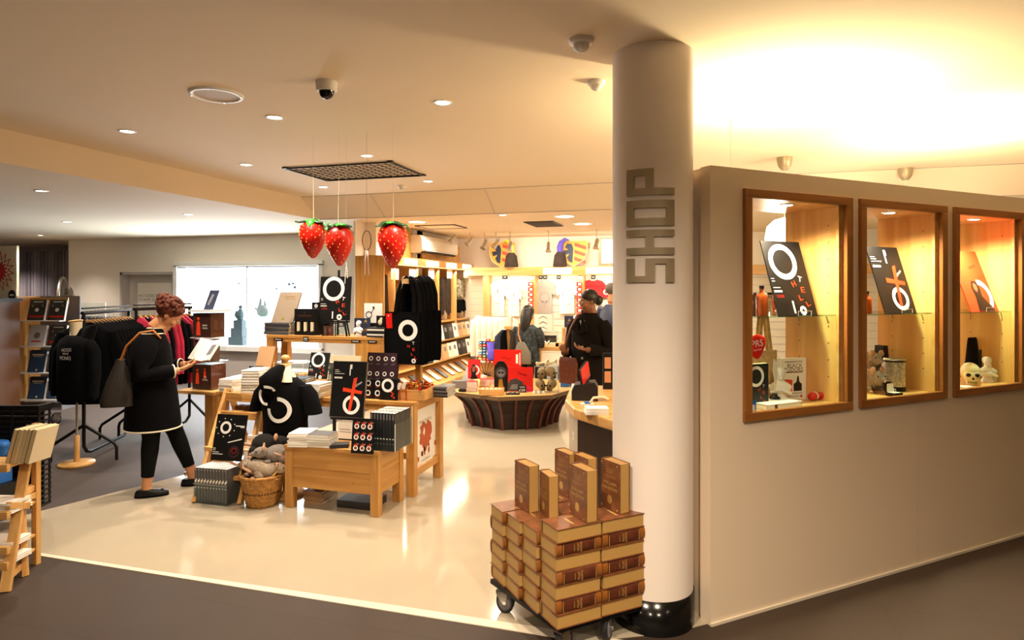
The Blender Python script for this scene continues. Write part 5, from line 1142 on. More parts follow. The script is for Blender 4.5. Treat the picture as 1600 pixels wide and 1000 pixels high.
# ---- the customer reading by the rails; local -Y is where she faces, -X her right
wp_ = V(239, 450, 5.1)
w = thing('person', 'person in long black cardigan with cream trim, standing and reading an open book', 'person', (wp_.x, wp_.y, .0), R(128)); w.scale = (1, 1, .975)
HM = Matrix.Translation((0, -.115, 1.462)) @ Matrix.Rotation(R(38), 4, 'X')
q = MB('skin'); head(q, HM, .93)
q.tube([(0, -.065, 1.38), (0, -.01, 1.27), (0, 0, 1.1)], [.055, .06, .1], 14)
q.loft([(0, 0, .82, .16, .12), (0, 0, .95, .165, .13), (0, 0, 1.08, .14, .11), (0, 0, 1.2, .16, .11), (0, 0, 1.27, .15, .09), (0, 0, 1.31, .07, .06)], 20)
LEG = [((-.09, .0, .86), (-.1, -.0, .48), (-.1, .03, .09), 0), ((.09, -.0, .86), (.1, -.15, .47), (.1, -.275, .1), .02)]
for h_, k_, a_, _ in LEG:
    h_, k_, a_ = map(Vector, (h_, k_, a_)); q.tube([h_, h_.lerp(k_, .5), k_, k_.lerp(a_, .3), k_.lerp(a_, .75), a_, a_-Vector((0, 0, .03))], [.095, .08, .056, .058, .042, .036, .038], 16)
    q.tube([a_+Vector((0, .03, -.055)), a_+Vector((0, -.06, -.062)), a_+Vector((0, -.11, -.068))], [.034, .034, .022], 12)
SH = {-1: ((-.17, .02, 1.25), (-.235, .06, 1.0), (-.14, -.2, 1.02)), 1: ((.17, .0, 1.25), (.22, .02, 1.0), (.12, -.22, 1.04))}
for sx, (s_, e_, w_) in SH.items():
    q.tube([s_, e_, w_], [.05, .042, .028], 12); d = (Vector(w_)-Vector(e_)).normalized()
HR = Vector((-.075, -.315, 1.075)); HL = Vector((.06, -.32, 1.085))
hand(q, aim((-.135, -.215, 1.025), (.25, -.8, .35), (.3, 0, 1)), 1.0, 1); hand(q, aim((.115, -.235, 1.045), (-.2, -.8, .3), (-.3, 0, 1)), 1.0, -1)
remesh(q.build('body', w), .0075); eyes(HM, w, .93)
# hair: tight curls piled up and a knot
q = MB('hair_red'); rr = random.Random(2)
q.M = HM
q.ball((0, .03, .045), .092, 18, (.98, 1.12, .98)); 
for k in range(95):
    a_ = rr.uniform(0, 2*pi); b_ = rr.uniform(-.25, 1.5); v = Vector((cos(a_)*cos(b_)*.094, .035+sin(a_)*cos(b_)*.108, .05+sin(b_)*.09))
    if v.y < -.05 and v.z < .07: continue
    q.ball(v, rr.uniform(.016, .027), 8, (1, .8, 1))
for k in range(60):
    a_ = rr.uniform(0, 2*pi); b_ = rr.uniform(-1.2, 1.5); q.ball((cos(a_)*cos(b_)*.062, .105+sin(a_)*cos(b_)*.05, .075+sin(b_)*.05), rr.uniform(.013, .026), 8)
for k in range(0): q.tube([(rr.uniform(-.04, .04), .09+rr.uniform(-.03, .04), .16), (rr.uniform(-.06, .06), .1+rr.uniform(-.04, .06), .185), (rr.uniform(-.09, .09), .12+rr.uniform(-.05, .06), .2)], [.006, .004, .002], 5)
q.build('hair', w)
q = MB('cardigan')
q.loft([(0, -.0, .545, .215, .205), (0, .0, .6, .212, .203), (0, .005, .8, .2, .185), (0, .01, .98, .185, .165), (0, .01, 1.1, .185, .15), (0, .01, 1.2, .195, .14), (0, .01, 1.27, .17, .115), (0, 0, 1.315, .1, .085), (0, -.015, 1.345, .07, .07)], 36)
q.build('cardigan', w)
for sx, (s_, e_, w_) in SH.items():
    q = MB('cardigan'); s_, e_, w_ = map(Vector, (s_, e_, w_)); q.tube([s_+Vector((sx*-.03, 0, .02)), s_+Vector((sx*.015, .0, -.03)), s_.lerp(e_, .5), e_, e_.lerp(w_, .45), e_.lerp(w_, .88)], [.07, .082, .078, .074, .06, .05], 18); q.build('sleeve', w)
    q = MB('trim_cream'); c_ = e_.lerp(w_, .86); d = (w_-e_).normalized(); u_ = d.orthogonal().normalized(); v_ = d.cross(u_); q.tube([c_+(u_*cos(2*pi*k/20)+v_*sin(2*pi*k/20))*.051 for k in range(20)], .006, 6, closed=True); q.build('cuff_trim', w)
q = MB('trim_cream'); q.tube([(.216*cos(2*pi*k/36), .206*sin(2*pi*k/36), .545) for k in range(36)], .007, 6, closed=True); q.build('hem_trim', w)
q = MB('trim_cream'); q.tube([(.098*cos(2*pi*k/24), .086*sin(2*pi*k/24)-.0, 1.318) for k in range(24)], .006, 6, closed=True); q.build('collar_trim', w)
q = MB('cardigan'); q.loft([(0, -.01, 1.32, .085, .08), (0, -.025, 1.36, .068, .068)], 20, cap=False); q.build('collar', w, solid=.006); 
q = MB('trim_cream'); q.tube([(.07*cos(2*pi*k/24), .07*sin(2*pi*k/24)-.026, 1.362) for k in range(24)], .004, 6, closed=True); q.build('collar_trim', w)
for h_, k_, a_, _ in LEG:
    h_, k_, a_ = map(Vector, (h_, k_, a_)); q = MB('leggings'); q.tube([h_, h_.lerp(k_, .5), k_, k_.lerp(a_, .25), k_.lerp(a_, .6), k_.lerp(a_, .8)], [.103, .088, .064, .064, .052, .046], 18); q.build('legging', w)
    q = MB('black_cloth'); f = a_-Vector((0, 0, 0)); q.loft([(f.x, f.y-.035, .002, .04, .12), (f.x, f.y-.035, .018, .042, .122)], 20); q.m('black'); q.loft([(f.x, f.y-.035, .018, .042, .122), (f.x, f.y-.035, .04, .042, .118), (f.x, f.y+.0, .058, .04, .075), (f.x, f.y+.01, .066, .038, .05)], 20)
    q.ball((f.x, f.y-.11, .052), .014, 8, (1.2, 1, .6)); q.build('loafer', w)
# handbag
hb = thing('handbag', 'dark leather shoulder bag with tan straps on the reading person', 'bag', (w.location.x, w.location.y, 0), R(128))
q = MB('bag_leather'); q.loft([(-.15, .22, .74, .06, .11, 0, 0, .6), (-.15, .22, .78, .065, .115, 0, 0, .6), (-.14, .21, .93, .05, .085, 0, 0, .7), (-.13, .2, 1.05, .03, .05), (-.13, .2, 1.1, .015, .03)], 24); q.build('bag_body', hb)
for dx in (-.015, .02): q = MB('tan_leather'); q.tube([(-.13+dx, .2, 1.09), (-.135+dx*1.3, .16, 1.2), (-.14+dx, .07, 1.3), (-.13+dx, -.02, 1.315), (-.125, -.07, 1.25)], .008, 8); q.build('strap', hb)
# open book in her hands
ob = thing('open_book', 'open white book with a printed picture held by the reading person', 'book', (w.location.x, w.location.y, 0), R(128))
BM = Matrix.Translation((-.02, -.40, 1.13)) @ Matrix.Rotation(R(42), 4, 'Z') @ Matrix.Rotation(R(-52), 4, 'X')
for sx, an in ((-1, R(14)), (1, R(-14))):
    q = MB('paper'); q.M = BM @ Matrix.Rotation(an, 4, 'Y'); q.box(min(0, sx*.13), max(0, sx*.13), -.1, .1, -.006, .006)
    if sx < 0: q.m('mid_grey'); q.add([(-.105, -.05, .0066), (-.03, -.05, .0066), (-.03, .05, .0066), (-.105, .05, .0066)], [(0, 1, 2, 3)])
    else: q.m('mid_grey'); [q.add([(.02, y-.002, .0066), (.11, y-.002, .0066), (.11, y, .0066), (.02, y, .0066)], [(0, 1, 2, 3)]) for y in [(-.08+.014*k) for k in range(12)]]
    q.build('page_block', ob)
# ================================================================ clothes rails
def hanger(parent=None):
    q = MB('pine_x'); q.prism([(-.18, -.1), (-.16, -.115), (0, -.045), (.16, -.115), (.18, -.1), (.02, -.01), (-.02, -.01)], -.012, .012, 'y'); return q
def rail(label, a, b, h, foot=.34):
    """tubular rail with bent base from a to b (floor points)"""
    a, b = Vector(a), Vector(b); d = (b-a).normalized(); n = Vector((-d.y, d.x, 0)); t = thing('clothes_rail', label, 'clothes rail', (a.x, a.y, 0)); t['_'] = 0; del t['_']
    L = lambda v: Vector(v)-Vector((a.x, a.y, 0)); Z = lambda v, z: L((v.x, v.y, z))
    q = MB('black'); q.tube([Z(a, h), Z(a, .22), Z(a, .14), Z(a+d*.05, .08), Z(a+d*.12, .06), Z(b-d*.12, .06), Z(b-d*.05, .08), Z(b, .14), Z(b, .22), Z(b, h)], .016, 10); q.build('bent_frame', t)
    q = MB('black'); q.tube([Z(a-d*.03, h), Z(b+d*.03, h)], .018, 10); q.tube([Z(a-d*.03, h+.045), Z(b+d*.03, h+.045)], .008, 8); q.build('top_bar', t)
    for p_ in (a, b):
        for sg in (-1, 1): MB('black').tube([Z(p_, .34), Z(p_+n*sg*foot*.8, .16), Z(p_+n*sg*foot*.86, .12), Z(p_+n*sg*foot*.86, .0)], .015, 8).build('foot', t)
    return t, d, n
def garment(col, hh=.8, ww=.25, hood=True, name='hoodie'):
    """garment on a wooden hanger; hangs from the origin, faces -Y"""
    t = thing(name, '', 'hoodie' if hood else 'top'); q = MB('steel'); q.tube([(0, 0, -.065), (0, 0, -.02), (.0, 0, .0), (.012, 0, .018), (.0, 0, .03), (-.014, 0, .02)], .003, 6); q.build('hanger_hook', t)
    h_ = hanger(); h_.build('hanger', t, loc=(0, 0, -.06))
    q = MB(col); z0 = -.12; q.loft([(0, 0, z0-hh, ww*.84, .05, 0, 0, .8), (0, 0, z0-hh*.95, ww*.88, .06, 0, 0, .8), (0, 0, z0-hh*.5, ww*.86, .055, 0, 0, .8), (0, 0, z0-.2, ww*.95, .055, 0, 0, .8), (0, 0, z0-.08, ww*.98, .05), (0, 0, z0-.02, ww*.6, .04), (0, 0, z0+.015, .09, .045)], 28)
    for sx in (-1, 1): q.tube([(sx*ww*.8, 0, z0-.07), (sx*ww*1.02, 0, z0-.25), (sx*ww*1.08, .0, z0-hh*.55), (sx*ww*1.1, -.01, z0-hh*.82)], [.055, .06, .052, .045], 12)
    q.build('fabric', t)
    if hood: q = MB(col); q.loft([(0, -.02, z0-.06, .1, .05), (0, .0, z0+.0, .11, .06), (0, .02, z0+.03, .07, .04)], 18); q.build('hood', t)
    return t
mat('crimson', '#a81638', .9, var=.2, vscale=15)
ra_, rb_ = G(131, 706), G(200, 693); rb_ = V(201, 450, 6.95); rb_.z = 0; ra_ = V(131, 450, 6.05); ra_.z = 0
RH = 1.41
r1, d1, n1 = rail('black tubular rail of dark hoodies behind the hoodie mannequin', ra_, rb_, RH)
ang = math.atan2(d1.y, d1.x)
hg = garment('black_cloth', .76, .27); hg.scale = (1, .5, 1)
NH = 12
for i in range(NH):
    f = (i+.6)/NH; p = ra_.lerp(rb_, f*.97+.02); o = hg if i == 0 else dup(hg)
    o.location = (p.x, p.y, RH+.0); o.rotation_euler = (0, 0, ang-pi/2+random.uniform(-.03, .03)); o['group'] = 'black hoodies on the left rail'
    o['label'] = 'black hoodie on a pine hanger, '+('nearest the hoodie mannequin' if i == 0 else 'farthest along the left rail' if i == NH-1 else ORD[i]+' from the near end of the left rail')
q = MB('white'); q.at((0, -.066, -.29)); q.text('HOODS', 0, .045, .026, 0, R(3), w=.11).text('MAKE NOT', 0, .012, .018, 0, 0, w=.07).text('MONKS', 0, -.025, .03, 0, 0, w=.12); q.build('slogan', hg)
ra2, rb2 = V(213, 450, 6.9), V(296, 450, 7.5); ra2.z = rb2.z = 0
r2, d2, n2 = rail('black tubular rail of crimson and dark tops behind the reading person', ra2, rb2, 1.42)
ang2 = math.atan2(d2.y, d2.x)
cr = garment('crimson', .74, .26); bk = garment('black_cloth', .74, .26); cr.scale = bk.scale = (1, .55, 1)
seq = 'cbcbccbbccb'
fc = fb = True
for i, ch in enumerate(seq):
    src = cr if ch == 'c' else bk
    if ch == 'c' and fc: o = src; fc = False
    elif ch == 'b' and fb: o = src; fb = False
    else: o = dup(src)
    p = ra2.lerp(rb2, (i+.5)/len(seq)); o.location = (p.x, p.y, 1.42); o.rotation_euler = (0, 0, ang2-pi/2+random.uniform(-.03, .03)); o['group'] = 'crimson and black tops on the second rail'
    o['label'] = ('crimson' if ch == 'c' else 'black')+' hooded top on the second rail, '+('nearest end' if i == 0 else 'farthest right' if i == len(seq)-1 else ORD[i]+' from the near end')
# mannequin in a hoodie
mp = G(120, 726); t = thing('hoodie_mannequin', 'tailor form on a round wooden foot wearing a black slogan hoodie', 'mannequin', (mp.x, mp.y, 0), R(4)); t.scale = (.86, .9, 1)
q = MB('maple'); q.lathe([(.165, 0), (.17, .012), (.165, .024), (.03, .03)], 36); q.build('round_foot', t)
q = MB('maple'); q.lathe([(.026, .024), (.026, .27), (.021, .275)], 18); q.build('socket', t); q = MB('brushed'); q.lathe([(.011, .27), (.011, .62)], 12); q.build('pole', t)
q = MB('cream'); q.loft([(0, 0, .62, .15, .11), (0, 0, .9, .17, .12), (0, 0, 1.12, .16, .11), (0, 0, 1.2, .065, .06), (-.01, 0, 1.26, .056, .056), (-.015, 0, 1.335, .06, .06)], 24); q.build('torso', t)
q = MB('maple').at((-.015, 0, 1.335), (0, R(-8), 0)); q.lathe([(.066, 0), (.068, .008), (.06, .014), (.001, .014)], 24); q.m('black').lathe([(.001, .0145), (.02, .0145)], 8); q.build('neck_cap', t)
q = MB('black_cloth'); q.loft([(0, 0, .60, .2, .14), (0, 0, .64, .215, .15), (0, 0, .85, .205, .15), (0, 0, 1.02, .215, .145), (0, 0, 1.12, .205, .13), (0, 0, 1.18, .16, .11), (0, 0, 1.21, .1, .085)], 32)
for sx in (-1, 1): q.tube([(sx*.15, 0, 1.14), (sx*.215, 0, 1.05), (sx*.24, -.01, .85), (sx*.235, -.03, .64)], [.06, .07, .062, .052], 16)
q.build('hoodie', t)
q = MB('black_cloth'); q.loft([(.04, .02, 1.17, .13, .1), (.06, .04, 1.22, .12, .08), (.1, .05, 1.27, .09, .06), (.15, .05, 1.30, .04, .03)], 20); q.build('hood', t)
q = MB('white'); q.at((.03, -.155, 1.04)); q.text('HOODS', .01, .045, .03, 0, R(3), w=.125).text('MAKE NOT', 0, .01, .02, 0, 0, w=.075).text('MONKS', -.005, -.03, .034, 0, 0, w=.14); q.build('slogan', t)
# clear sign frame on the far side
c0, c1 = onY(99, 472, 7.6), onY(165, 505, 7.6)
q = MB('acrylic').box(0, c1.x-c0.x, 0, .004, 0, c0.z-1.2); W_ = c1.x-c0.x; H_ = c0.z-1.2; q.m('plastic_white').box(0, W_, -.001, .005, H_-.006, H_).box(0, .006, -.001, .005, 0, H_).box(W_-.006, W_, -.001, .005, 0, H_); tag(q.build('sign_holder', loc=(c0.x, 7.6, 1.2)), 'clear upright sign holder behind the hoodie mannequin', 'sign holder')
q = MB('charcoal').box(-.2, W_+.2, -.2, .2, 0, .03).box(-.15, -.1, -.05, .05, .03, 1.17).box(W_+.1, W_+.15, -.05, .05, .03, 1.17).box(-.2, W_+.2, -.2, .2, 1.17, 1.2); tag(q.build('side_table', loc=(c0.x, 7.6, 0)), 'dark stand carrying the clear sign holder behind the hoodies', 'table')
# ================================================================ wheeled book display
bz = 7.62; p0 = V(24, 450, bz); p1 = V(91, 450, bz); Wd = (p1-p0).length; rzb = math.atan2((p1-p0).y, (p1-p0).x)
t = thing('book_display', 'wheeled four tier book display with sloping shelves at the left', 'bookcase', (p0.x, p0.y, 0), rzb)
MB('pine').box(0, .02, .0, .42, .2, 1.55).build('side_board', t); MB('mid_grey').box(.02, Wd, .38, .4, .2, 1.55).build('back_panel', t); MB('mid_grey').box(.02, Wd, .06, .4, .17, .26).build('plinth', t)
mat('cover_face', '#30352e', .4, var=.5, vscale=12)
shz = [1.255, .945, .625, .30]
for k, z in enumerate(shz):
    MB('plastic_white').box(.02, Wd+.02, -.01, .1, z-.008, z+.004).build('shelf', t); MB('pine_x').box(.02, Wd-.02, .2, .215, z+.2, z+.275).build('back_rest', t) if k == 0 else MB('mid_grey').box(.02, Wd, .2, .21, z+.18, z+.25).build('back_rest', t)
def cov_red(q, w, h, y=0): q.m('white').ring(.5*w, .5*h, .0, .12*w, y, 12, 1.); q.m('red').rect(.1*w, w, .12*h, .22*h, y); q.m('white').rect(.2*w, .8*w, .88*h, .92*h, y); q.m('skin').disc(.2*w, .7*h, .05*w, y, 8).disc(.8*w, .72*h, .05*w, y, 8)
def cov_blue(q, w, h, y=0): q.m('trim_cream').rect(.15*w, .85*w, .8*h, .88*h, y).rect(.25*w, .75*w, .74*h, .755*h, y).disc(.55*w, .1*h, .06*w, y, 10)
def cov_pale(q, w, h, y=0): q.m('mid_grey').disc(.5*w, .5*h, .2*w, y, 12); q.m('red').rect(.2*w, .8*w, .18*h, .24*h, y)
mat('pale_cover', '#c9cdd2', .4)
for k, z in enumerate(shz):
    for c_ in range(2):
        base, fn = ('cover_face', cov_red) if k == 0 or (k == 1 and c_ == 1) else (('pale_cover', cov_pale) if k == 1 else ('bluebook', cov_blue))
        q = MB(base).box(0, .2, 0, .035, 0, .25 if k < 2 else .27); q.m('red' if k < 2 else 'navy').box(-.001, 0, 0, .035, 0, .25); q.m('pages_white').box(.2, .201, .003, .032, 0, .25); fn(q, .2, .25, -.001)
        o = q.build('display_book'); M_ = Matrix.Rotation(rzb, 4, 'Z') @ Vector((.1+c_*.245, .05, 0)); o.location = (p0.x+M_.x, p0.y+M_.y, z+.008); o.rotation_euler = (R(-14), 0, rzb)
        kind_ = {'cover_face': 'dark green covered book with red band', 'pale_cover': 'pale covered book', 'bluebook': 'dark blue book with cream title'}[base]
        tag(o, f'{kind_} on the {["top", "second", "third", "bottom"][k]} tier of the wheeled display, {["left", "right"][c_]}', 'book')
castor(t, Wd-.06, .05, R(30), 1.15); castor(t, .08, .05, R(30), 1.15)
# tall dark bookcase at the very edge
p0 = V(-92, 450, 7.1); t = thing('bookcase', 'tall brown bookcase cut by the left edge of the view', 'bookcase', (p0.x, p0.y, 0), rzb)
mat('dark_wood', '#4a2f1a', .5); mat('dark_wood2', '#6a4426', .5)
MB('dark_wood2').box(.62, .65, 0, .3, 0, 1.5).box(.0, .03, 0, .3, 0, 1.5).build('side_board', t); MB('dark_wood').box(.03, .62, .27, .3, 0, 1.5).build('back_panel', t); MB('black').box(-.02, .67, -.02, .32, 1.5, 1.53).build('top_board', t)
for k in range(5): MB('dark_wood2').box(.03, .62, 0, .27, .1+.3*k, .12+.3*k).build('shelf', t)
for k in range(4):
    for j in range(5):
        q = MB(['mid_grey', 'paper', 'brown', 'charcoal', 'paper'][(j+k) % 5]).box(0, .025, 0, .17, 0, .22); M_ = Matrix.Rotation(rzb, 4, 'Z') @ Vector((.45+j*.03, .03, 0)); o = q.build('book', loc=(p0.x+M_.x, p0.y+M_.y, .121+.3*(k+0)), rot=(0, 0, rzb))
        tag(o, f'{["grey", "white", "brown", "charcoal", "ivory"][(j+k)%5]} book on the {["lowest", "second lowest", "third lowest", "fourth"][k]} shelf of the brown bookcase', 'book', 'books in the brown bookcase')
# ================================================================ black wire trolley and stepped pine stand in the foreground
mat('black_plastic', '#0c0c0d', .45)
c = V(60, 450, 4.4); c.z = 0; L0 = V(-170, 450, 4.4); rzc = math.atan2((c-L0).y, (c-L0).x); t = thing('crate_trolley', 'black wire crate on a steel frame at the left edge', 'trolley', (c.x, c.y, 0), rzc)
q = MB('black_plastic'); 
for z in [.12+.035*k for k in range(20)]: q.box(-1.0, 0, -.004, .004, z, z+.012); q.box(-.004, .004, 0, .12, z, z+.012)
for k in range(12): q.box(-1.0+k*.09, -.988+k*.09, -.005, .005, .12, .83)
for k in range(2): q.box(-.005, .005, k*.1, .012+k*.1, .12, .83)
q.box(-1, 0, .05, .06, .12, .80).box(-1, 0, .01, .12, .12, .14)
q.build('wire_basket', t); MB('black').box(-1.02, .012, -.014, .004, .8, .835).box(-.012, .014, 0, .13, .8, .835).build('rim', t)
MB('steel').tube([(.004, -.012, .0), (.004, -.012, .42)], .012, 8).build('post', t)
# stepped pine stand, turned to the left edge
t = thing('step_stand', 'tall stepped pine stand of paperbacks at the lower left edge', 'stand', (0, 0, 0))
f0 = V(8, 925, 3.44); f1 = V(50, 664, 3.72); f0.z = .0; b0 = V(59, 880, 3.80); b0.z = 0; b1 = V(54, 662, 3.78); m0 = V(39, 900, 3.63); m0.z = 0; m1 = V(34, 795, 3.66)
MB('pine').bar(f0, f1, .05, .03).build('front_rail', t, bevel=.002); MB('pine').bar(b0, b1, .04, .03).build('rear_leg', t, bevel=.002); MB('pine').bar(m0, m1, .035, .025).build('middle_leg', t, bevel=.002)
LD = Vector((-CC, -SS, 0)); DD = Vector((-SS, CC, 0))
for i_, (pa, pb) in enumerate(((V(14, 900, 3.5), V(36, 880, 3.66)), (V(12, 790, 3.48), V(44, 790, 3.62)), (V(14, 790, 3.5), V(56, 772, 3.8)), (V(38, 770, 3.66), V(53, 760, 3.8)))): MB('pine').bar(pa, pb, .03, .035).build('side_bar', t, bevel=.002)
far = LD*.6
for z, d0 in ((V(40, 721, 3.6).z, .12), (V(40, 792, 3.6).z, .05), (V(40, 845, 3.6).z, .0), (V(40, 868, 3.6).z, -.02)):
    s0 = V(30, 450, 3.58); o = MB('pine_x').box(-.6, .0, -.1, .12, -.012, 0).build('shelf', t, loc=(s0.x, s0.y, z), rot=(0, 0, YAW)); MB('pine_x').box(-.6, .03, -.125, -.1, -.02, .02).build('shelf_bar', t, loc=(s0.x, s0.y, z), rot=(0, 0, YAW))
ff0, ff1 = f0+far, f1+far; MB('pine').bar(ff0, ff1, .05, .03).build('front_rail', t); MB('pine').bar(b0+far, b1+far, .04, .03).build('rear_leg', t)
sz = V(40, 721, 3.6).z
for k in range(5):
    q = MB('pages').box(.002, .024, .0, .15, .0, .198); q.m('cream' if k % 3 else 'charcoal').box(0, .002, 0, .152, 0, .2).box(.024, .026, 0, .152, 0, .2).box(0, .026, .15, .152, 0, .2)
    p = V(8+7.5*k, 450, 3.56); o = q.build('leaning_paperback', loc=(p.x, p.y, sz+.003), rot=(0, R(16), YAW+R(-6))); tag(o, f'tan edged paperback leaning on the top step of the pine stand, {"leftmost" if k == 0 else "rightmost" if k == 4 else ORD[k]+" from the left"}', 'book', 'paperbacks on the stepped stand')
for j, py in enumerate((792, 845, 868)):
    z = V(40, py, 3.6).z; p = V(5, 450, 3.56); stack(4 if j == 0 else 2, (p.x, p.y, z), .2, .15, .014, 'paper', f'white paperback on the {["second", "third", "fourth"][j]} step of the pine stand', 'books on the lower steps', rz=YAW, spine='paper')
q = MB('blue'); q.loft([(0, 0, 0, .1, .06), (0, 0, .03, .12, .07), (0, 0, .05, .11, .06), (0, 0, .06, .12, .07), (0, 0, .09, .1, .06)], 16); p = V(-8, 450, 4.3); tag(q.build('blue_bag', loc=(p.x, p.y, .52)), 'blue fabric bundle behind the leaning paperbacks', 'bundle')
tag(MB('blue').box(-.09, .09, -.05, .05, 0, .17).build('blue_carton', loc=(p.x, p.y, .34)), 'blue carton below the blue bundle', 'box')
tag(MB('black_plastic').box(-.14, .14, -.1, .1, .14, .338).build('black_crate', loc=(p.x, p.y, .0)), 'black crate under the blue carton', 'crate')
# ================================================================ revolving box display on an oak plinth
pz = 5.68; c = V(325, 450, pz); hh = V(325, 607, pz).z
t = thing('plinth_table', 'narrow oak plinth table with a single thick leg', 'table', (c.x, c.y, 0))
MB('maple_x').box(-.19, .2, -.16, .18, hh-.028, hh).build('tabletop', t, bevel=.003); MB('oak_v').box(.0, .085, -.04, .06, .003, hh-.028).build('leg', t, bevel=.003); MB('maple_x').box(-.15, .16, -.12, .14, .003, .02).build('foot_board', t)
t = thing('box_spinner', 'clear acrylic tower holding framed dark boxes on the oak plinth', 'display', (c.x, c.y, hh+.0005))
q = MB('acrylic')
for z in (.0, .24, .455, .69): q.box(-.11, .12, -.1, .12, z, z+.006)
q.box(-.1, -.096, -.09, .1, 0, .69).box(.106, .11, -.09, .1, 0, .69); q.build('tiers', t)
q = MB('plastic_white').box(-.125, .135, -.11, .13, .69, .705).box(-.105, .115, -.1, .12, .456, .462); q.build('cap_plate', t)
mat('dark_brown', '#3a2018', .35)
def figs(a):
    def f(q, w, h, y=0):
        q.m('orange_red')
        for (u, v, s) in a: q.poly([(u*w-.02*s, v*h-.1*s), (u*w+.022*s, v*h-.1*s), (u*w+.018*s, v*h), (u*w+.004*s, v*h+.02*s), (u*w-.014*s, v*h)], y).disc(u*w+.002, v*h+.035*s, .012*s, y, 10)
    return f
def boxed(z, w, h, a, txt, lab, col='dark_brown'):
    q = MB(col).box(0, w, 0, w*.9, 0, h); q.m('leather').box(w, w+.001, 0, w*.9, 0, h); figs(a)(q, w, h, -.001); q.m('white')
    for k, tx in enumerate(txt): q.text(tx, w*.68, h*.5-.025*k, .014, -.0015, w=.055 if len(tx) > 3 else .03)
    tag(q.build('boxed_recording', loc=(c.x-w/2+.005, c.y-.08, hh+z)), lab, 'box')
boxed(.008, .2, .215, [(.26, .62, .9), (.66, .72, .6)], ['THE', 'LYDDA'], 'brown box lettered LYDDA at the bottom of the clear tower')
boxed(.247, .15, .2, [], [], 'plain red brown box in the middle of the clear tower', 'leather')
boxed(.463, .19, .215, [(.3, .6, 1.1)], ['HENRY', 'THE KING'], 'dark box with an orange figure at the top of the clear tower')
q = MB('navy').box(0, .09, 0, .008, 0, .2); q.m('mid_grey').poly([(.02, .05), (.04, .04), (.06, .15), (.035, .16)], -.001); tag(q.build('small_sign', loc=(c.x-.05, c.y, hh+.7085), rot=(R(-30), 0, R(8))), 'small dark blue card leaning on top of the clear tower', 'card')
# white drawer cabinet by the wall and goods behind the paper piles
a, b = V(289, 450, 8.9), V(331, 450, 8.9); zt = V(300, 604, 8.9).z; t = thing('drawer_cabinet', 'low white cabinet under the bright wall display', 'cabinet', (a.x, 8.85, 0))
MB('frame_white').box(0, 1.6, 0, .4, .03, .30).build('cabinet_body', t); MB('frame_white').box(.08, .75, -.012, 0, .06, .2).build('drawer', t); MB('frame_white').box(.8, 1.5, -.012, 0, .06, .2).build('drawer', t)
TZ2 = TZ
tag(MB('black').box(0, .2, 0, .16, 0, .135).build('black_display_box', loc=(-3.99, 4.9, TZ+.001)), 'black box behind the tall pile of paperbacks', 'box')
q = MB('black').box(0, .13, 0, .03, 0, .045); q.m('cream').disc(.04, .02, .014, -.001).disc(.08, .02, .014, -.001); o = q.build('roll_tray', loc=(-3.96, 4.92, TZ+.137)); tag(o, 'low black tray of cream rolls before the tan board', 'tray')
q = MB('tan_card').box(0, .17, 0, .008, 0, .23); tag(q.build('tan_board', loc=(-3.96, 4.99, TZ+.137), rot=(R(-20), 0, 0)), 'blank tan board leaning above the black box', 'board')
q = MB('tan_card').box(0, .15, 0, .14, 0, .1); q.m('white').box(0, .15, 0, .14, .1, .112); [q.box(0, .15, -.001, 0, .02+.02*k, .024+.02*k) for k in range(4)]; tag(q.build('slotted_box', loc=(-3.99, 4.72, TZ+.001)), 'tan slotted box with a white lid behind the booklets', 'box')
# ================================================================ the lit shop behind
mat('slat_white', '#e6ddce', .5); mat('header_glow', '#fff6e6', .5, emit=4, emitcol=(1, .9, .7)); mat('denim', '#4a4c6e', .9, var=.5, vscale=20); mat('camo', '#8e8a78', .9, var=.9, vscale=28); mat('scarf_dark', '#332720', .95, var=.4, vscale=14)
UX0, UX1 = -4.48, -4.05; UY0, UY1 = 7.7, YB; UH = 2.09
un = thing('wall_unit', 'long oak wall unit with hanging bays along the left side of the shop', 'shelving', (UX1, UY0, 0))
def U(x, y, z): return (x-UX1, y-UY0, z)
def ubox(name, m_, x0, x1, y0, y1, z0, z1, par=un, **k): return MB(m_).box(x0-UX1, x1-UX1, y0-UY0, y1-UY0, z0, z1).build(name, par, **k)
mat('end_brown', '#8a5a2a', .5)
ubox('end_panel', 'oak_v', UX0, UX1, UY0, UY0+.03, 0, UH)
ubox('back_panel', 'slat_white', UX0, UX0+.03, UY0+.03, UY1, 0, UH)
DV = [onX(px, 450, UX1).y for px in (617, 653, 686, 713)]
for y in DV: ubox('divider', 'maple', UX0+.03, UX1, y-.015, y+.015, 0, UH-.12)
ubox('canopy', 'maple_x', UX0, UX1+.06, UY0+.03, UY1, UH-.12, UH)
ys = [UY0+.03]+DV+[UY1]
for i in range(5):
    a, b = ys[i], ys[i+1]; ubox('canopy_light', 'header_glow', UX1+.055, UX1+.065, a+(b-a)*.22, a+(b-a)*.8, UH-.1, UH-.02)
    ubox('shelf', 'maple', UX0+.03, UX1-.02, a+.015, b-.015, 1.08, 1.1)
lamp('canopy_strip_light', 'AREA', (UX1+.02, (UY0+UY1)/2, UH-.14), 45, (1, .85, .6), (0, R(-35), 0), .12, sy=3.2)
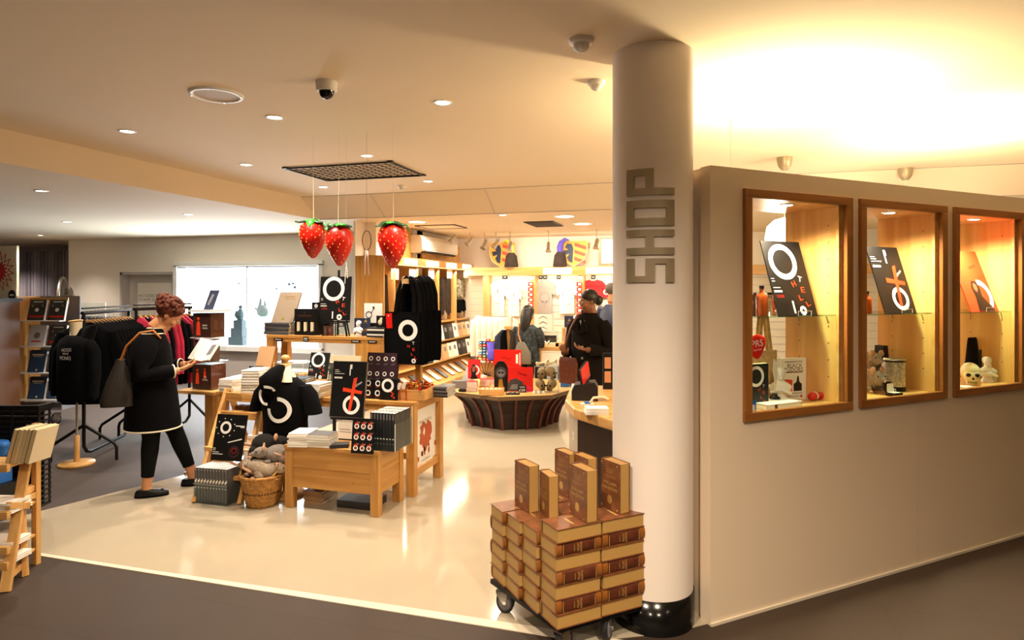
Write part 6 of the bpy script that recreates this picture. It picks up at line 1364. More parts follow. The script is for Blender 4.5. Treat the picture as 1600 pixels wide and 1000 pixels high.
# tilted racks on the lower half: rows of books
cov = ['paper', 'charcoal', 'pages_white', 'tan_card', 'book_dark', 'white', 'cork']
TIER = [(1.0, 0), (.78, .06), (.55, .16), (.38, .28)]
for ti, (z, out) in enumerate([(.80, .02), (.50, .1)]):
    ubox('sloping_rack', 'maple', UX0+.03, UX1+out+.08, UY0+.03, UY1-.02, z-.012, z)
names = ['upper', 'lower']
for ti, (z, out) in enumerate([(.80, .02), (.50, .1)]):
    y = 8.6; k = 0
    while y < UY1-.25 and k < 11:
        q = MB(cov[(k*3+ti) % 7]).box(0, .03, 0, .17, 0, .24); m2 = 'charcoal' if cov[(k*3+ti) % 7] != 'charcoal' else 'paper'; q.m(m2).box(-.001, .031, -.001, .0, 0, .24)
        q.m('mid_grey'); q.add([(.0306, .05, .12), (.0306, .12, .12), (.0306, .12, .19), (.0306, .05, .19)], [(0, 1, 2, 3)])
        o = q.build('rack_book', loc=(UX1+out+.02, y, z+.002), rot=(0, R(-12), R(-8))); tag(o, f'{dict(paper="ivory", charcoal="charcoal", pages_white="white", tan_card="tan", book_dark="dark", white="bright white", cork="kraft")[cov[(k*3+ti)%7]]} covered book on the {names[ti]} sloping rack, {ORD[k]} from the near end', 'book', f'books on the {names[ti]} rack')
        y += .215; k += 1
# magazine shelf near the floor
mg = thing('magazine_shelf', 'low sloping oak shelf of cards at the foot of the wall unit', 'shelf', (UX1, 7.9, 0)); q = MB('maple'); q.prism([(.0, .36), (.34, .14), (.34, .2), (.0, .42)], 0, 3.0, 'y'); q.prism([(0, 0.003), (.3, .003), (.3, .16), (0, .36)], .02, 2.98, 'y') if 0 else None
q.build('sloping_board', mg); MB('maple').box(.28, .36, 0, 3.0, .003, .14).build('kick_board', mg)
for k in range(9):
    q = MB(['white', 'mid_grey', 'paper'][k % 3]).box(-.12, .12, -.07, .07, 0, .006); o = q.build('card_pack', loc=(UX1+.18, 8.05+k*.3, .325), rot=(0, R(33), 0)); tag(o, f'{["white", "grey", "ivory"][k%3]} card pack on the low sloping shelf, {ORD[k]} from the near end', 'cards', 'card packs on the low shelf')
# hanging goods in the bays
def hang_bundle(label, y, m_, ztop, zbot, w_=.16, n=4, cat='scarves', name='scarf_bundle', dep=.12):
    q = MB(m_); rr = random.Random(len(label))
    for k in range(n): yy = -w_/2+w_*(k+.5)/n; q.loft([(rr.uniform(-.02, .02), yy, zbot-ztop+rr.uniform(0, .06), dep*.5, w_/n*.62), (0, yy, (zbot-ztop)*.5, dep*.45, w_/n*.7), (0, yy, -.04, dep*.4, w_/n*.6), (0, yy, 0, dep*.2, w_/n*.3)], 10)
    o = q.build(name, loc=(UX1-.14, y, ztop)); return tag(o, label, cat)
def bay(i): return (ys[i]+ys[i+1])/2
def zX(py, y): return onX  # placeholder to keep names short
def zat(px, py): return onX(px, py, UX1-.14)
for px, m_, y0, y1, w_, n, lab in ((608, 'scarf_dark', 427, 497, .24, 4, 'dark scarves hanging nearest the oak end panel'), (637, 'plastic_white', 432, 470, .3, 5, 'white tea towels hanging behind the bag straps'), (669, 'denim', 431, 462, .4, 5, 'blue grey scarves hanging at the top of the third bay'), (671, 'camo', 462, 505, .4, 5, 'white patterned scarves hanging under the blue grey ones'),
        (697, 'scarf_dark', 434, 493, .5, 6, 'brown black scarves hanging in the fourth bay'), (720, 'camo', 436, 466, .42, 6, 'mottled patterned cloths hanging in the fifth bay'), (720, 'black_cloth', 468, 490, .45, 4, 'black pouches hanging under the mottled cloths')):
    p = zat(px, y0); hang_bundle(lab, p.y, m_, p.z, zat(px, y1).z, w_, n, 'scarves' if 'scarves' in lab else ('cloths' if 'pouch' not in lab else 'pouches'), 'scarf_bundle' if 'scarves' in lab else ('cloth_bundle' if 'pouch' not in lab else 'pouch_bundle'))
for i, px in enumerate((606, 634, 664, 693, 719)):
    p = zat(px, 426); tag(MB('white').box(0, .004, -.11, .11, -.1, .06).build('header_card', loc=(UX1-.03, p.y, p.z)), f'white header card over the {ORD[i]} hanging bay', 'card', 'white header cards over the bays')
for px, l in ((692, 'clear glass jar on the shelf under the brown black scarves'), (718, 'clear glass jar under the black pouches'), (726, 'second glass jar under the black pouches, nearer the corner')):
    p = zat(px, 500); q = MB('glass_solid'); q.lathe([(.05, 0), (.07, .02), (.075, .1), (.045, .15), (.05, .17)], 16); tag(q.build('glass_jar', loc=(UX1-.14, p.y, 1.1005)), l, 'jar')
# upper wall over the unit
struct('wall_side_left', MB('wall_paint').box(-4.5, -4.48, 7.7, YB, 0, LO).box(-4.5, -4.3, UY0+.25, YB, UH+.02, LO))
tag(MB('maple_x').box(-4.3, -4.26, onX(660, 450, -4.26).y, onX(725, 450, -4.26).y, UH+.01, 2.42).build('wood_fascia'), 'wooden fascia board under the air conditioner', 'board')
tag(MB('oak_v').box(-4.29, -4.26, onX(622, 450, -4.26).y, onX(644, 450, -4.26).y, UH+.02, LO-.01).build('oak_board'), 'dark oak panel high on the wall beside the right strawberry', 'panel')
ya, yb = onX(656, 450, -4.1).y, onX(712, 450, -4.1).y; t = thing('air_conditioner', 'white wall mounted air conditioner above the oak wall unit', 'air conditioner', (-4.26, ya, 2.2))
q = MB('plastic_white'); q.prism([(0, 0), (.14, .0), (.2, .06), (.2, .2), (.16, .27), (0, .27)], 0, yb-ya, 'y'); q.build('casing', t, bevel=.008); MB('charcoal').box(.13, .19, .08, yb-ya-.08, -.002, .02).build('outlet', t, rot=(0, 0, 0)); MB('white').box(.19, .215, .06, yb-ya-.06, .03, .045).build('flap', t)
# ---------------------------------------------------------------- back wall
BX0 = UX1; HB_ = onY(850, 430, YB-.35).z; HT_ = onY(850, 417, YB-.35).z; BY = YB-.35
bk_ = thing('back_unit', 'oak framed white slatted wall unit along the back of the shop', 'shelving', (BX0, BY, 0)); BXR = 3.2
MB('maple_x').box(0, BXR-BX0, 0, .35, HB_, HT_).build('canopy', bk_)
MB('slat_white').box(0, BXR-BX0, .31, .35, 0, HB_).build('slat_panel', bk_)
q = MB('mid_grey')
for k in range(13): q.box(0, BXR-BX0, .306, .3095, .5+k*.12, .503+k*.12)
q.build('slat_grooves', bk_)
for px in (757, 831, 907): x = onY(px, 450, BY).x; MB('maple').box(x-BX0-.035, x-BX0+.035, .02, .33, 0, HB_).build('upright', bk_)
for px0, px1 in ((849, 893), (916, 962)): x0, x1 = onY(px0, 450, BY).x, onY(px1, 450, BY).x; MB('header_glow').box(x0-BX0, x1-BX0, -.008, 0, HB_+.02, HT_-.02).build('canopy_light', bk_)
lamp('canopy_strip_light', 'AREA', ((BX0+1.0)/2, BY+.02, HB_-.02), 28, (1, .87, .66), (R(35), 0, 0), 4.2, sy=.15)
lamp('shop_front_light', 'AREA', (-1.6, 10.2, LO-.06), 45, (1, .86, .66), (R(25), 0, 0), 3.6, sy=.2)
def tshirt(label, px, py0, py1, m_, w_=.2, deco=None):
    a = onY(px, py0, YB-.08); b = onY(px, py1, YB-.08); H = a.z-b.z; q = MB(m_); W_ = w_
    q.prism([(-W_, 0), (W_, 0), (W_*.96, H*.62), (W_*1.35, H*.56), (W_*1.5, H*.72), (W_*1.05, H*.93), (W_*.42, H), (W_*.2, H*.95), (-W_*.2, H*.95), (-W_*.42, H), (-W_*1.05, H*.93), (-W_*1.5, H*.72), (-W_*1.35, H*.56), (-W_*.96, H*.62)], -.012, .012, 'y')
    if deco: deco(q, W_, H)
    o = q.build('t_shirt', loc=(a.x, YB-.075-.0004*(px % 50), b.z)); return tag(o, label, 't-shirt')
mat('tee_grey', '#a9a4a0', .9); mat('tee_white', '#f5efe4', .9); mat('tee_red', '#c5252b', .9); mat('line_grey', '#7c7872', .8)
mat('skull_tan', '#a8835a', .5)
def d_skull(q, W_, H):
    q.m('line_grey').ring(0, H*.5, W_*.55, W_*.6, -.014, 24, 1, 0, 2*pi).ring(-.25*W_, H*.38, .0, W_*.12, -.014, 12).ring(.25*W_, H*.38, 0, W_*.12, -.014, 12).poly([(-.06*W_, H*.3), (.06*W_, H*.3), (0, H*.36)], -.014).rect(-.3*W_, .3*W_, H*.22, H*.225, -.014)
    for k in range(16): a = 2*pi*k/16; q.disc(.72*W_*cos(a), H*.5+.75*W_*sin(a), .05*W_, -.014, 8)
def d_leaf(q, W_, H):
    q.m('line_grey'); rr = random.Random(4)
    for k in range(26): a = 2*pi*k/26; q.disc(.7*W_*cos(a)+rr.uniform(-.01, .01), H*.5+.95*W_*sin(a)+rr.uniform(-.02, .02), .07*W_*rr.random()+.004, -.014, 6)
def d_ring(q, W_, H): q.m('line_grey').ring(0, H*.62, W_*.3, W_*.36, -.014, 20).rect(-.01, .01, H*.68, H*.78, -.014).rect(-.05, .05, H*.36, H*.38, -.014)
def d_txt(q, W_, H): q.m('black').text('HAMLET', .03, H*.7, .035, -.014, R(-14), w=W_*1.2)
tshirt('white t-shirt with a thin ring print, leftmost on the back wall', 778, 440, 494, 'tee_white', .125, d_ring)
tshirt('white t-shirt with grey ring low on its front, second on the back wall', 803, 448, 494, 'tee_white', .10, d_ring)
tshirt('grey t-shirt with a skull in a wreath on the back wall', 851, 438, 492, 'tee_grey', .14, d_skull)
tshirt('white t-shirt with a leaf pattern right of the grey one', 886, 440, 490, 'tee_white', .135, d_leaf)
tshirt('red t-shirt reading HAMLET above the person in the dark coat', 927, 437, 472, 'tee_red', .155, d_txt)
a = onY(947, 456, YB-.08); q = MB('tee_red').box(-.07, .07, 0, .01, -.1, .1); q.m('white').disc(0, 0, .05, -.001); q.m('skin_dark').disc(0, -.01, .028, -.002); tag(q.build('red_print', loc=(a.x, YB-.08, a.z)), 'small red print with a round portrait beside the red t-shirt', 'print')
for px, l in ((789, 'square dark price sign, leftmost on the back wall'), (845, 'dark price sign above the grey t-shirt, left of two'), (852, 'dark price sign above the grey t-shirt, right of two'), (873, 'dark price sign above the leaf t-shirt'), (927, 'dark price sign above the red t-shirt')):
    a = onY(px, 433, BY+.28); q = MB('charcoal').box(-.035 if px != 789 else -.05, .035 if px != 789 else .05, 0, .005, -.035, .035); q.m('white').rect(-.02, .02, -.008, .008, -.001); tag(q.build('price_sign', loc=(a.x, BY+.27, a.z)), l, 'sign', 'price signs on the back wall')
# column of small red cards on the uprights
for px, nme in ((829, 'first'), (905, 'second')):
    for k in range(7):
        a = onY(px, 444+k*8.2, BY); q = MB('plum' if 0 else 'tee_red').box(-.045, .045, -.012, 0, -.036, .036); q.m('paper').rect(-.02, .03, -.02, .02, -.0125); tag(q.build('small_card', loc=(a.x, BY+.016, a.z)), f'small red card on the {nme} oak upright of the back wall, {ORD[k]} from the top', 'card', f'red cards on the {nme} upright')
# wall above: shields, plumed pots, spotlights, window
def shield(label, px):
    a = onY(px, 417, BY+.1); t = thing('shield', label, 'shield', (a.x, BY+.1, HT_+.0005), 0, 'painted shields'); t.rotation_euler = (R(-8), 0, 0)
    H = .46; W_ = .23
    def out(s): return [(-W_*s, H), (W_*s, H), (W_*1.02*s, H*.55), (W_*.75*s, H*.25), (0, 0), (-W_*.75*s, H*.25), (-W_*1.02*s, H*.55)]
    q = MB('gold_paint').prism(out(1)[::-1], 0, .02, 'y'); 
    q.m('red_paint')
    for k in range(3): z = H*.86-k*H*.27; q.poly([(0.01, z-.03), (W_*.93, z-.1), (W_*.93, z-.04), (.01, z+.03)], -.001)
    q.m('navy'); q.poly([(-.16, H*.75), (-.12, H*.9), (-.04, H*.88), (-.01, H*.7), (-.02, H*.15), (-.08, H*.2), (-.12, H*.35), (-.08, H*.5), (-.16, H*.45), (-.19, H*.62), (-.1, H*.66)], -.001); q.build('painted_board', t)
    q = MB('cream'); q.tube([(-W_, 0, H), (W_, 0, H), (W_*1.02, 0, H*.55), (W_*.75, 0, H*.25), (0, 0, 0), (-W_*.75, 0, H*.25), (-W_*1.02, 0, H*.55)], .008, 6, closed=True); q.build('rim', t)
mat('gold_paint', '#d9a544', .5); mat('red_paint', '#cf4a2c', .5); mat('plume_yellow', '#e4c64a', .9); mat('plume_violet', '#5a4ab8', .9)
shield('painted shield with lion and stripes on the back ledge, left one', 783); shield('painted shield with lion and stripes on the back ledge, right one', 896)
for px, m_, l in ((799, 'plume_yellow', 'dark brown pot with a yellow plume beside the left shield'), (875, 'plume_violet', 'dark brown pot with a violet plume beside the right shield')):
    a = onY(px, 417, BY+.06); t = thing('plumed_pot', l, 'pot', (a.x, BY+.06, HT_+.0005)); q = MB('scarf_dark'); q.lathe([(.12, 0), (.125, .02), (.1, .2), (.06, .25), (.05, .26)], 16); q.build('pot', t)
    q = MB(m_); s = -1 if px == 799 else 1; q.tube([(0, 0, .24), (.0*s, 0, .34), (.02*s, 0, .42), (.09*s, 0, .48), (.16*s, 0, .46)], [.05, .055, .045, .03, .008], 10); q.build('plume', t)
for i, (px, py, tilt) in enumerate(((707, 372, 30), (734, 375, 35), (757, 380, 15), (775, 379, 30), (797, 383, 0), (857, 384, -5), (932, 379, 5))):
    a = onY(px, py, 9.9); t = thing('spotlight', f'silver ceiling spotlight in front of the back wall, {ORD[i]} from the left', 'spotlight', (a.x, 9.9, LO), 0, 'spotlights before the back wall'); dz_ = a.z-LO
    MB('steel').tube([(0, 0, 0), (0, 0, dz_+.05)], .006, 6).build('stem', t); q = MB('steel'); q.lathe([(.02, .09), (.032, .06), (.036, -.02), (.05, -.08)], 16); q.m('lamp_glow').lathe([(.001, -.07), (.04, -.07)], 14); q.build('lamp_head', t, loc=(0, 0, dz_-.02), rot=(R(-25), R(tilt), 0))
x0, x1 = onY(940, 450, YB-.01).x, onY(975, 450, YB-.01).x; z0, z1 = onY(940, 414, YB).z, onY(940, 371, YB).z
t = MB('brushed').box(x0-.05, x0, YB-.03, YB, z0, z1).box(x0, x1, YB-.03, YB, z1-.03, z1).box(x0, x1, YB-.03, YB, z0, z0+.03); wn2 = struct('window_2', t); mat('sky_pane', '#b9c8da', .3, emit=1.2); MB('sky_pane').box(x0, x1, YB-.01, YB-.005, z0, z1).build('window_pane', wn2)
a = onY(912, 384, YB-.08); tag(MB('cork').box(-.05, .1, -.1, 0, -.04, .04).build('wall_bracket', loc=(a.x, YB-.0, a.z)), 'beige bracket on the wall by the right shield', 'bracket')
# ---------------------------------------------------------------- goods at the back
q = MB('maple_x'); t = thing('back_counter', 'oak counter table of mugs and gifts before the back wall', 'table', (0, 0, 0)); a = G(829, 541, .95); b = V(975, 450, a.length if 0 else FPX*.7/(541-450)); hh = .80
tz = FPX*(EYE-hh)/(541-HORY); p0, p1 = V(828, 450, tz), V(975, 450, tz); Wc = p1.x-p0.x
t.location = (p0.x, p0.y, 0); MB('maple_x').box(0, Wc, 0, .5, hh-.06, hh).build('tabletop', t, bevel=.004)
for xx in (.0, Wc-.06): MB('maple').box(xx, xx+.06, .02, .08, 0.003, hh-.06).build('leg', t); MB('maple').box(xx, xx+.06, .42, .48, .003, hh-.06).build('leg', t)
def onC(px, dy=.2): q_ = onY(px, 450, p0.y+dy); q_.z = hh+.0005; return q_
t = thing('gift_cube', 'open oak cube with a blue print and a white bust on the back counter', 'cube', onC(878, .15)); W_, H_ = .34, .27
q = MB('maple').box(0, .02, 0, .2, 0, H_).box(W_-.02, W_, 0, .2, 0, H_); q.m('maple_x').box(.02, W_-.02, 0, .2, H_-.02, H_).box(.02, W_-.02, 0, .2, 0, .02); q.build('cube_frame', t)
p = t.location
q = MB('navy').box(0, .15, 0, .015, 0, .17); q.m('gold').rect(.03, .12, .06, .066, -.001).poly([(.05, .09), (.1, .09), (.075, .14)], -.001); tag(q.build('navy_box', loc=(p.x+.02, p.y+.08, hh+H_+.001)), 'navy gift box on top of the oak cube, left of the bust', 'box'); o = tag(MB('navy').box(0, .09, 0, .015, 0, .17).build('navy_box', loc=(p.x+.22, p.y+.08, hh+H_+.001)), 'navy gift box on top of the oak cube, right of the bust', 'box')
o = bust(s=.95); o.location = (p.x+.19, p.y+.03, hh+H_+.001); tag(o, 'white bust on top of the oak cube between navy boxes', 'bust')
def mug(label, x, y, m_='plastic_white', z=None):
    t = thing('mug', label, 'mug', (x, y, z or hh+.0005)); q = MB(m_); q.lathe([(.032, 0), (.04, .005), (.041, .09), (.037, .09), (.036, .008), (.001, .008)], 18); q.build('cup', t)
    q = MB(m_); q.tube([(.04, 0, .075), (.065, 0, .07), (.07, 0, .045), (.06, 0, .02), (.04, 0, .018)], .006, 8); q.build('mug_handle', t)
mug('white mug inside the open oak cube, left one', p.x+.12, p.y+.08, z=hh+.0205); mug('white mug inside the oak cube, nearest the dark coat', p.x+.26, p.y+.06, z=hh+.0205)
a = onC(848, .12); t = thing('teapot', 'small white teapot on the back counter', 'teapot', a); q = MB('plastic_white'); q.lathe([(.04, 0), (.06, .03), (.06, .05), (.03, .08), (.008, .085), (.01, .1), (.001, .105)], 18); q.build('pot_body', t); MB('plastic_white').tube([(.055, 0, .03), (.09, 0, .06), (.1, 0, .08)], [.014, .01, .007], 8).build('spout', t); MB('plastic_white').tube([(-.055, 0, .06), (-.09, 0, .06), (-.09, 0, .03), (-.055, 0, .025)], .006, 8).build('teapot_handle', t)
for px, l, m_, w_, h_ in ((835, 'white carton at the left end of the back counter', 'white', .1, .2), (842, 'cream box beside the white carton on the back counter', 'cream', .12, .05), (858, 'low cream gift box at the middle of the back counter', 'cream', .14, .05), (868, 'kraft box stack right of the teapot', 'cork', .12, .06)):
    a = onC(px, .28 if px == 835 else .05); tag(MB(m_).box(0, w_, 0, .1, 0, h_).build('gift_box', loc=a), l, 'box')
a = onC(845, .34); q = MB('acrylic').box(0, .24, 0, .004, 0, .2).box(0, .004, 0, .14, 0, .2).box(.236, .24, 0, .14, 0, .2).box(0, .24, 0, .14, .2, .204); q.m('plastic_white').box(0, .24, -.001, 0, .196, .2).box(0, .004, -.001, 0, 0, .2); q.m('scarf_dark').box(.02, .22, .05, .12, 0, .13); tag(q.build('acrylic_case', loc=a), 'clear case with dark goods at the rear of the back counter', 'case')
for k in range(3):
    a = onY(850+k*0, 450, p0.y+.45); q = MB('slat_white').box(-.14, .14, -.05, .05, 0, .08); q.m('charcoal').prism([(-.07, .02), (0, .06), (.07, .02), (.06, .018), (0, .05), (-.06, .018)], -.053, -.051, 'y'); tag(q.build('card_tier', loc=(a.x, p0.y+.44, hh+.206+k*.081)), f'white tiered card holder block behind the clear case, {["lowest", "middle", "topmost"][k]}', 'holder', 'tiered card holder blocks')
tag(MB('slat_white').box(-.16, .16, -.06, .06, 0, .2045).build('holder_base', loc=(onY(850, 450, p0.y+.45).x, p0.y+.52-.07, hh+.0005)), 'white base of the tiered card holder', 'holder') if 0 else None
# lower cupboard goods under the counter
for px, l, m_ in ((840, 'clear storage box under the back counter, left', 'mid_grey'), (868, 'white boxes under the back counter, right', 'white')):
    a = onY(px, 450, p0.y+.15); tag(MB(m_).box(-.12, .12, 0, .25, .003, .5).build('storage_box', loc=(a.x, p0.y+.1, 0)), l, 'box')
# white clothes rail and colourful sock grid
a = onY(772, 450, 9.6); t = thing('shirt_rail', 'rail of white folded shirts at the back left of the shop', 'clothes rail', (a.x, 9.6, 0)); MB('steel').tube([(-.3, 0, 0), (-.3, 0, 1.2), (.3, 0, 1.2), (.3, 0, 0)], .012, 8).build('rail_frame', t)
for k in range(6):
    q = MB('tee_white'); q.loft([(0, 0, -.62, .2, .03), (0, 0, -.3, .21, .035), (0, 0, -.06, .2, .03), (0, 0, 0, .08, .02)], 16); tag(q.build('white_shirt', loc=(a.x-.24+.095*k, 9.6, 1.19), rot=(0, 0, R(62))), f'white shirt on the back rail, {ORD[k]} from the left', 'shirt', 'white shirts on the back rail')
gx0, gx1 = onY(747, 450, 8.9), onY(778, 450, 8.9); gz0, gz1 = onY(760, 568, 8.9).z, onY(760, 530, 8.9).z
t = thing('wrap_rack', 'rack of small brightly coloured rolled packs, striped in many colours', 'rack', (gx0.x, 8.9, 0)); W_ = gx1.x-gx0.x; MB('maple_x').box(0, W_, .06, .1, .003, gz1).build('rack_board', t)
cl = [mat('c%d' % i, h_, .6) and 'c%d' % i for i, h_ in enumerate(('#7fb82e', '#e0502c', '#52b4d8', '#f2f0e8', '#6a2a5a', '#f0d23c', '#d6332c', '#3a66b0'))]
cn = ['green', 'orange', 'pale blue', 'white', 'purple', 'yellow', 'red', 'blue']; rr = random.Random(8); pk = {}
for c_ in range(5):
    for r_ in range(9):
        k = rr.randrange(8)
        if k not in pk: q = MB(cl[k]).box(-W_/5*.42, W_/5*.42, -.05, 0, 0, .03); q.m('white').rect(-.012, .012, .008, .022, -.051); o = pk[k] = q.build('small_pack')
        else: o = pk[k].copy(); COL.objects.link(o)
        o.location = (gx0.x+W_*(c_+.5)/5, 8.95, gz0+(gz1-gz0)*(r_+.1)/9); o.rotation_euler = (R(-10), 0, 0); tag(o, f'{cn[k]} pack in the striped rack, column {["one", "two", "three", "four", "five"][c_]}, {ORD[r_]} row up', 'pack', 'small coloured packs in the rack')
# coat and bag stand beside the shopper
a = onY(795, 450, 8.75); t = thing('accessory_stand', 'oak capped stand of dark hanging bags in front of the shopper', 'stand', (a.x, 8.75, 0))
MB('maple').box(-.03, .03, -.03, .03, .003, 1.06).build('post', t); MB('maple_x').box(-.05, .05, -.06, .06, 1.06, 1.1).build('cap', t)
for k, (dx, m_, l, zb) in enumerate(((-.14, 'navy', 'navy bag hanging leftmost on the oak capped stand', .55), (-.06, 'black_cloth', 'black bag hanging second on the oak capped stand', .5), (.09, 'scarf_dark', 'brown black scarf hanging on the right of the oak cap', .48), (.2, 'black_cloth', 'black bag hanging rightmost on the oak capped stand', .5), (-.24, 'plume_violet', 'violet bag hanging low at the left of the stand', .62))):
    q = MB(m_); q.loft([(0, 0, zb-1.05, .06, .05), (0, 0, zb-.8, .065, .05), (0, 0, -.1 if dx != -.24 else -.3, .05, .03), (-dx*.5, 0, 0 if dx != -.24 else -.2, .02, .02)], 14); tag(q.build('hanging_bag', loc=(a.x+dx, 8.68, 1.05)), l, 'bag')
# second shopper with patterned top
sp_ = V(824, 450, 8.98); w = thing('person', 'person with long dark hair and patterned top, seen from behind, shoulder bag on', 'person', (sp_.x, sp_.y, 0), R(170))
HM2 = Matrix.Translation((0, -.03, 1.27)) @ Matrix.Rotation(R(15), 4, 'X'); sc2 = .93
q = MB('skin'); head(q, HM2, .93); q.tube([(0, 0, 1.2), (0, .01, 1.12), (0, 0, 1.0)], [.05, .055, .1], 12)
q.loft([(0, 0, .7, .15, .11), (0, 0, .85, .15, .11), (0, 0, 1.0, .15, .1), (0, 0, 1.1, .14, .08), (0, 0, 1.13, .06, .05)], 18)
for sx in (-1, 1):
    q.tube([(sx*.08, 0, .72), (sx*.09, 0, .4), (sx*.09, .02, .08), (sx*.09, -.02, .04)], [.09, .06, .04, .04], 12); q.tube([(sx*.09, .03, .035), (sx*.09, -.12, .03)], [.035, .025], 10); q.tube([(sx*.16, 0, 1.08), (sx*.2, -.0, .86), (sx*.14, -.18, .84)], [.045, .038, .028], 12); hand(q, aim((sx*.135, -.19, .84), (-sx*.2, -.9, 0), (0, 0, 1)), .9, -sx)
remesh(q.build('body', w), .011); eyes(HM2, w, .93)
q = MB('hair_dark'); q.M = HM2; q.ball((0, .02, .045), .092, 18, (.98, 1.05, 1)); q.loft([(0, .06, -.28, .03, .02), (0, .07, -.2, .06, .035), (0, .065, -.1, .085, .05), (0, .05, 0, .09, .07), (0, .03, .06, .088, .08)], 18); q.build('hair', w)
q = MB('patterned'); q.loft([(0, 0, .62, .19, .15), (0, 0, .8, .175, .14), (0, 0, .98, .175, .13), (0, 0, 1.08, .165, .11), (0, 0, 1.13, .09, .07)], 26)
for sx in (-1, 1): q.tube([(sx*.15, 0, 1.08), (sx*.2, 0, .97), (sx*.21, 0, .86), (sx*.16, -.13, .84)], [.06, .065, .055, .05], 14)
q.build('patterned_top', w); q = MB('charcoal'); [q.tube([(sx*.08, 0, .68), (sx*.09, 0, .4), (sx*.09, .02, .1)], [.1, .07, .05], 12) for sx in (-1, 1)]; q.build('trousers', w)
[MB('black').loft([(sx*.09, -.03, .002, .042, .12), (sx*.09, -.03, .05, .042, .115), (sx*.09, .0, .08, .04, .06)], 16).build('shoe', w) for sx in (-1, 1)]
t = thing('shoulder_bag', 'grey green shoulder bag with tan strap on the shopper in a patterned top', 'bag', (sp_.x, sp_.y, 0), R(170)); MB('bag_grey' if mat('bag_grey', '#6d6a5c', .7) else '').loft([(-.02, .2, .6, .13, .05), (-.02, .21, .75, .13, .06), (.0, .2, .9, .05, .02)], 18).build('bag_body', t); MB('tan_leather').tube([(.0, .2, .88), (.07, .15, 1.0), (.1, .06, 1.14), (.11, -.05, 1.14)], .011, 8).build('strap', t)
# man in a dark coat
mp_ = V(921, 450, 6.9); w = thing('person', 'person in dark wool coat and glasses with hair tied back, looking left', 'person', (mp_.x, mp_.y, 0), R(-28))
HM3 = Matrix.Translation((.0, -.02, 1.5)) @ Matrix.Rotation(R(-30), 4, 'Z') @ Matrix.Rotation(R(8), 4, 'X')
q = MB('skin_dark'); head(q, HM3, .95); q.tube([(0, -.0, 1.42), (0, .01, 1.32), (0, 0, 1.15)], [.055, .06, .12], 12)
q.loft([(0, 0, .8, .16, .11), (0, 0, .95, .16, .12), (0, 0, 1.15, .18, .12), (0, 0, 1.26, .17, .1), (0, 0, 1.32, .08, .06)], 20)
for sx in (-1, 1):
    q.tube([(sx*.09, 0, .85), (sx*.1, 0, .46), (sx*.1, .02, .09), (sx*.1, 0, .05)], [.095, .065, .042, .04], 12); q.tube([(sx*.1, .04, .04), (sx*.1, -.14, .03)], [.038, .028], 10)
q.tube([(-.2, 0, 1.26), (-.25, 0, .98), (-.2, -.16, .94)], [.052, .044, .03], 12); hand(q, aim((-.195, -.17, .94), (.2, -.8, .5), (0, 0, 1)), 1.0, 1)
q.tube([(.2, 0, 1.26), (.26, .0, .98), (.12, -.2, 1.0)], [.052, .044, .03], 12); hand(q, aim((.11, -.21, 1.0), (-.6, -.6, .2), (0, 0, 1)), 1.0, -1)
remesh(q.build('body', w), .009); eyes(HM3, w, .95)
q = MB('hair_dark'); q.M = HM3; q.ball((0, .022, .05), .092, 18, (.96, 1.08, .96)); q.ball((0, .12, -.0), .045, 12, (1, 1.1, 1.3)); q.ball((0, -.085, -.095), .018, 10, (1, .7, 1.2)); q.build('hair', w)
q = MB('steel'); q.M = HM3
for sx in (-1, 1): q.tube([(sx*.033+.024*cos(2*pi*k/14), -.1, .006+.017*sin(2*pi*k/14)) for k in range(14)], .002, 5, closed=True); q.tube([(sx*.057, -.1, .01), (sx*.076, -.01, .01)], .002, 5)
q.tube([(-.01, -.105, .01), (.01, -.105, .01)], .002, 5); q.build('glasses', w)
q = MB('wool'); q.loft([(0, .0, .5, .235, .17), (0, 0, .8, .225, .165), (0, 0, 1.0, .22, .155), (0, 0, 1.18, .225, .145), (0, 0, 1.28, .2, .12), (0, 0, 1.35, .1, .085), (0, 0, 1.38, .085, .08)], 30); q.build('coat', w)
for sx, pts in ((-1, [(-.17, 0, 1.27), (-.22, 0, 1.2), (-.265, 0, .98), (-.21, -.14, .94)]), (1, [(.17, 0, 1.27), (.22, 0, 1.2), (.275, 0, .98), (.15, -.18, 1.0)])): q = MB('wool'); q.tube(pts, [.07, .078, .072, .06], 16); q.build('sleeve', w)
q = MB('wool'); q.prism([(-.11, 1.2), (-.03, 1.33), (-.0, 1.16)], -.175, -.15, 'y').prism([(.11, 1.2), (.03, 1.33), (.0, 1.16)], -.175, -.15, 'y'); q.build('lapels', w); MB('brushed').ball((.03, -.165, 1.02), .014, 8).ball((.03, -.165, .9), .014, 8).build('coat_buttons', w)
MB('white').prism([(-.03, 1.3), (.03, 1.3), (0, 1.22)], -.14, -.12, 'y').build('shirt_collar', w)
[MB('black').loft([(sx*.1, -.04, .002, .045, .14), (sx*.1, -.04, .05, .045, .13), (sx*.1, .0, .08, .04, .07)], 16).build('shoe', w) for sx in (-1, 1)]; q = MB('charcoal'); [q.tube([(sx*.09, 0, .8), (sx*.1, 0, .45), (sx*.1, .02, .1)], [.1, .075, .055], 12) for sx in (-1, 1)]; q.build('trousers', w)
t = thing('satchel', 'brown leather satchel with long strap hanging on the person in the dark coat', 'bag', (mp_.x, mp_.y, 0), R(-28)); MB('leather').loft([(-.13, -.2, .62, .12, .035, 0, 0, .5), (-.13, -.2, .86, .12, .04, 0, 0, .5), (-.13, -.2, .9, .11, .025, 0, 0, .5)], 24).build('bag_body', t); MB('leather').tube([(-.2, -.2, .88), (-.17, -.19, 1.05), (-.13, -.165, 1.2), (-.1, -.1, 1.34), (-.09, .0, 1.37)], .013, 8).build('strap', t)
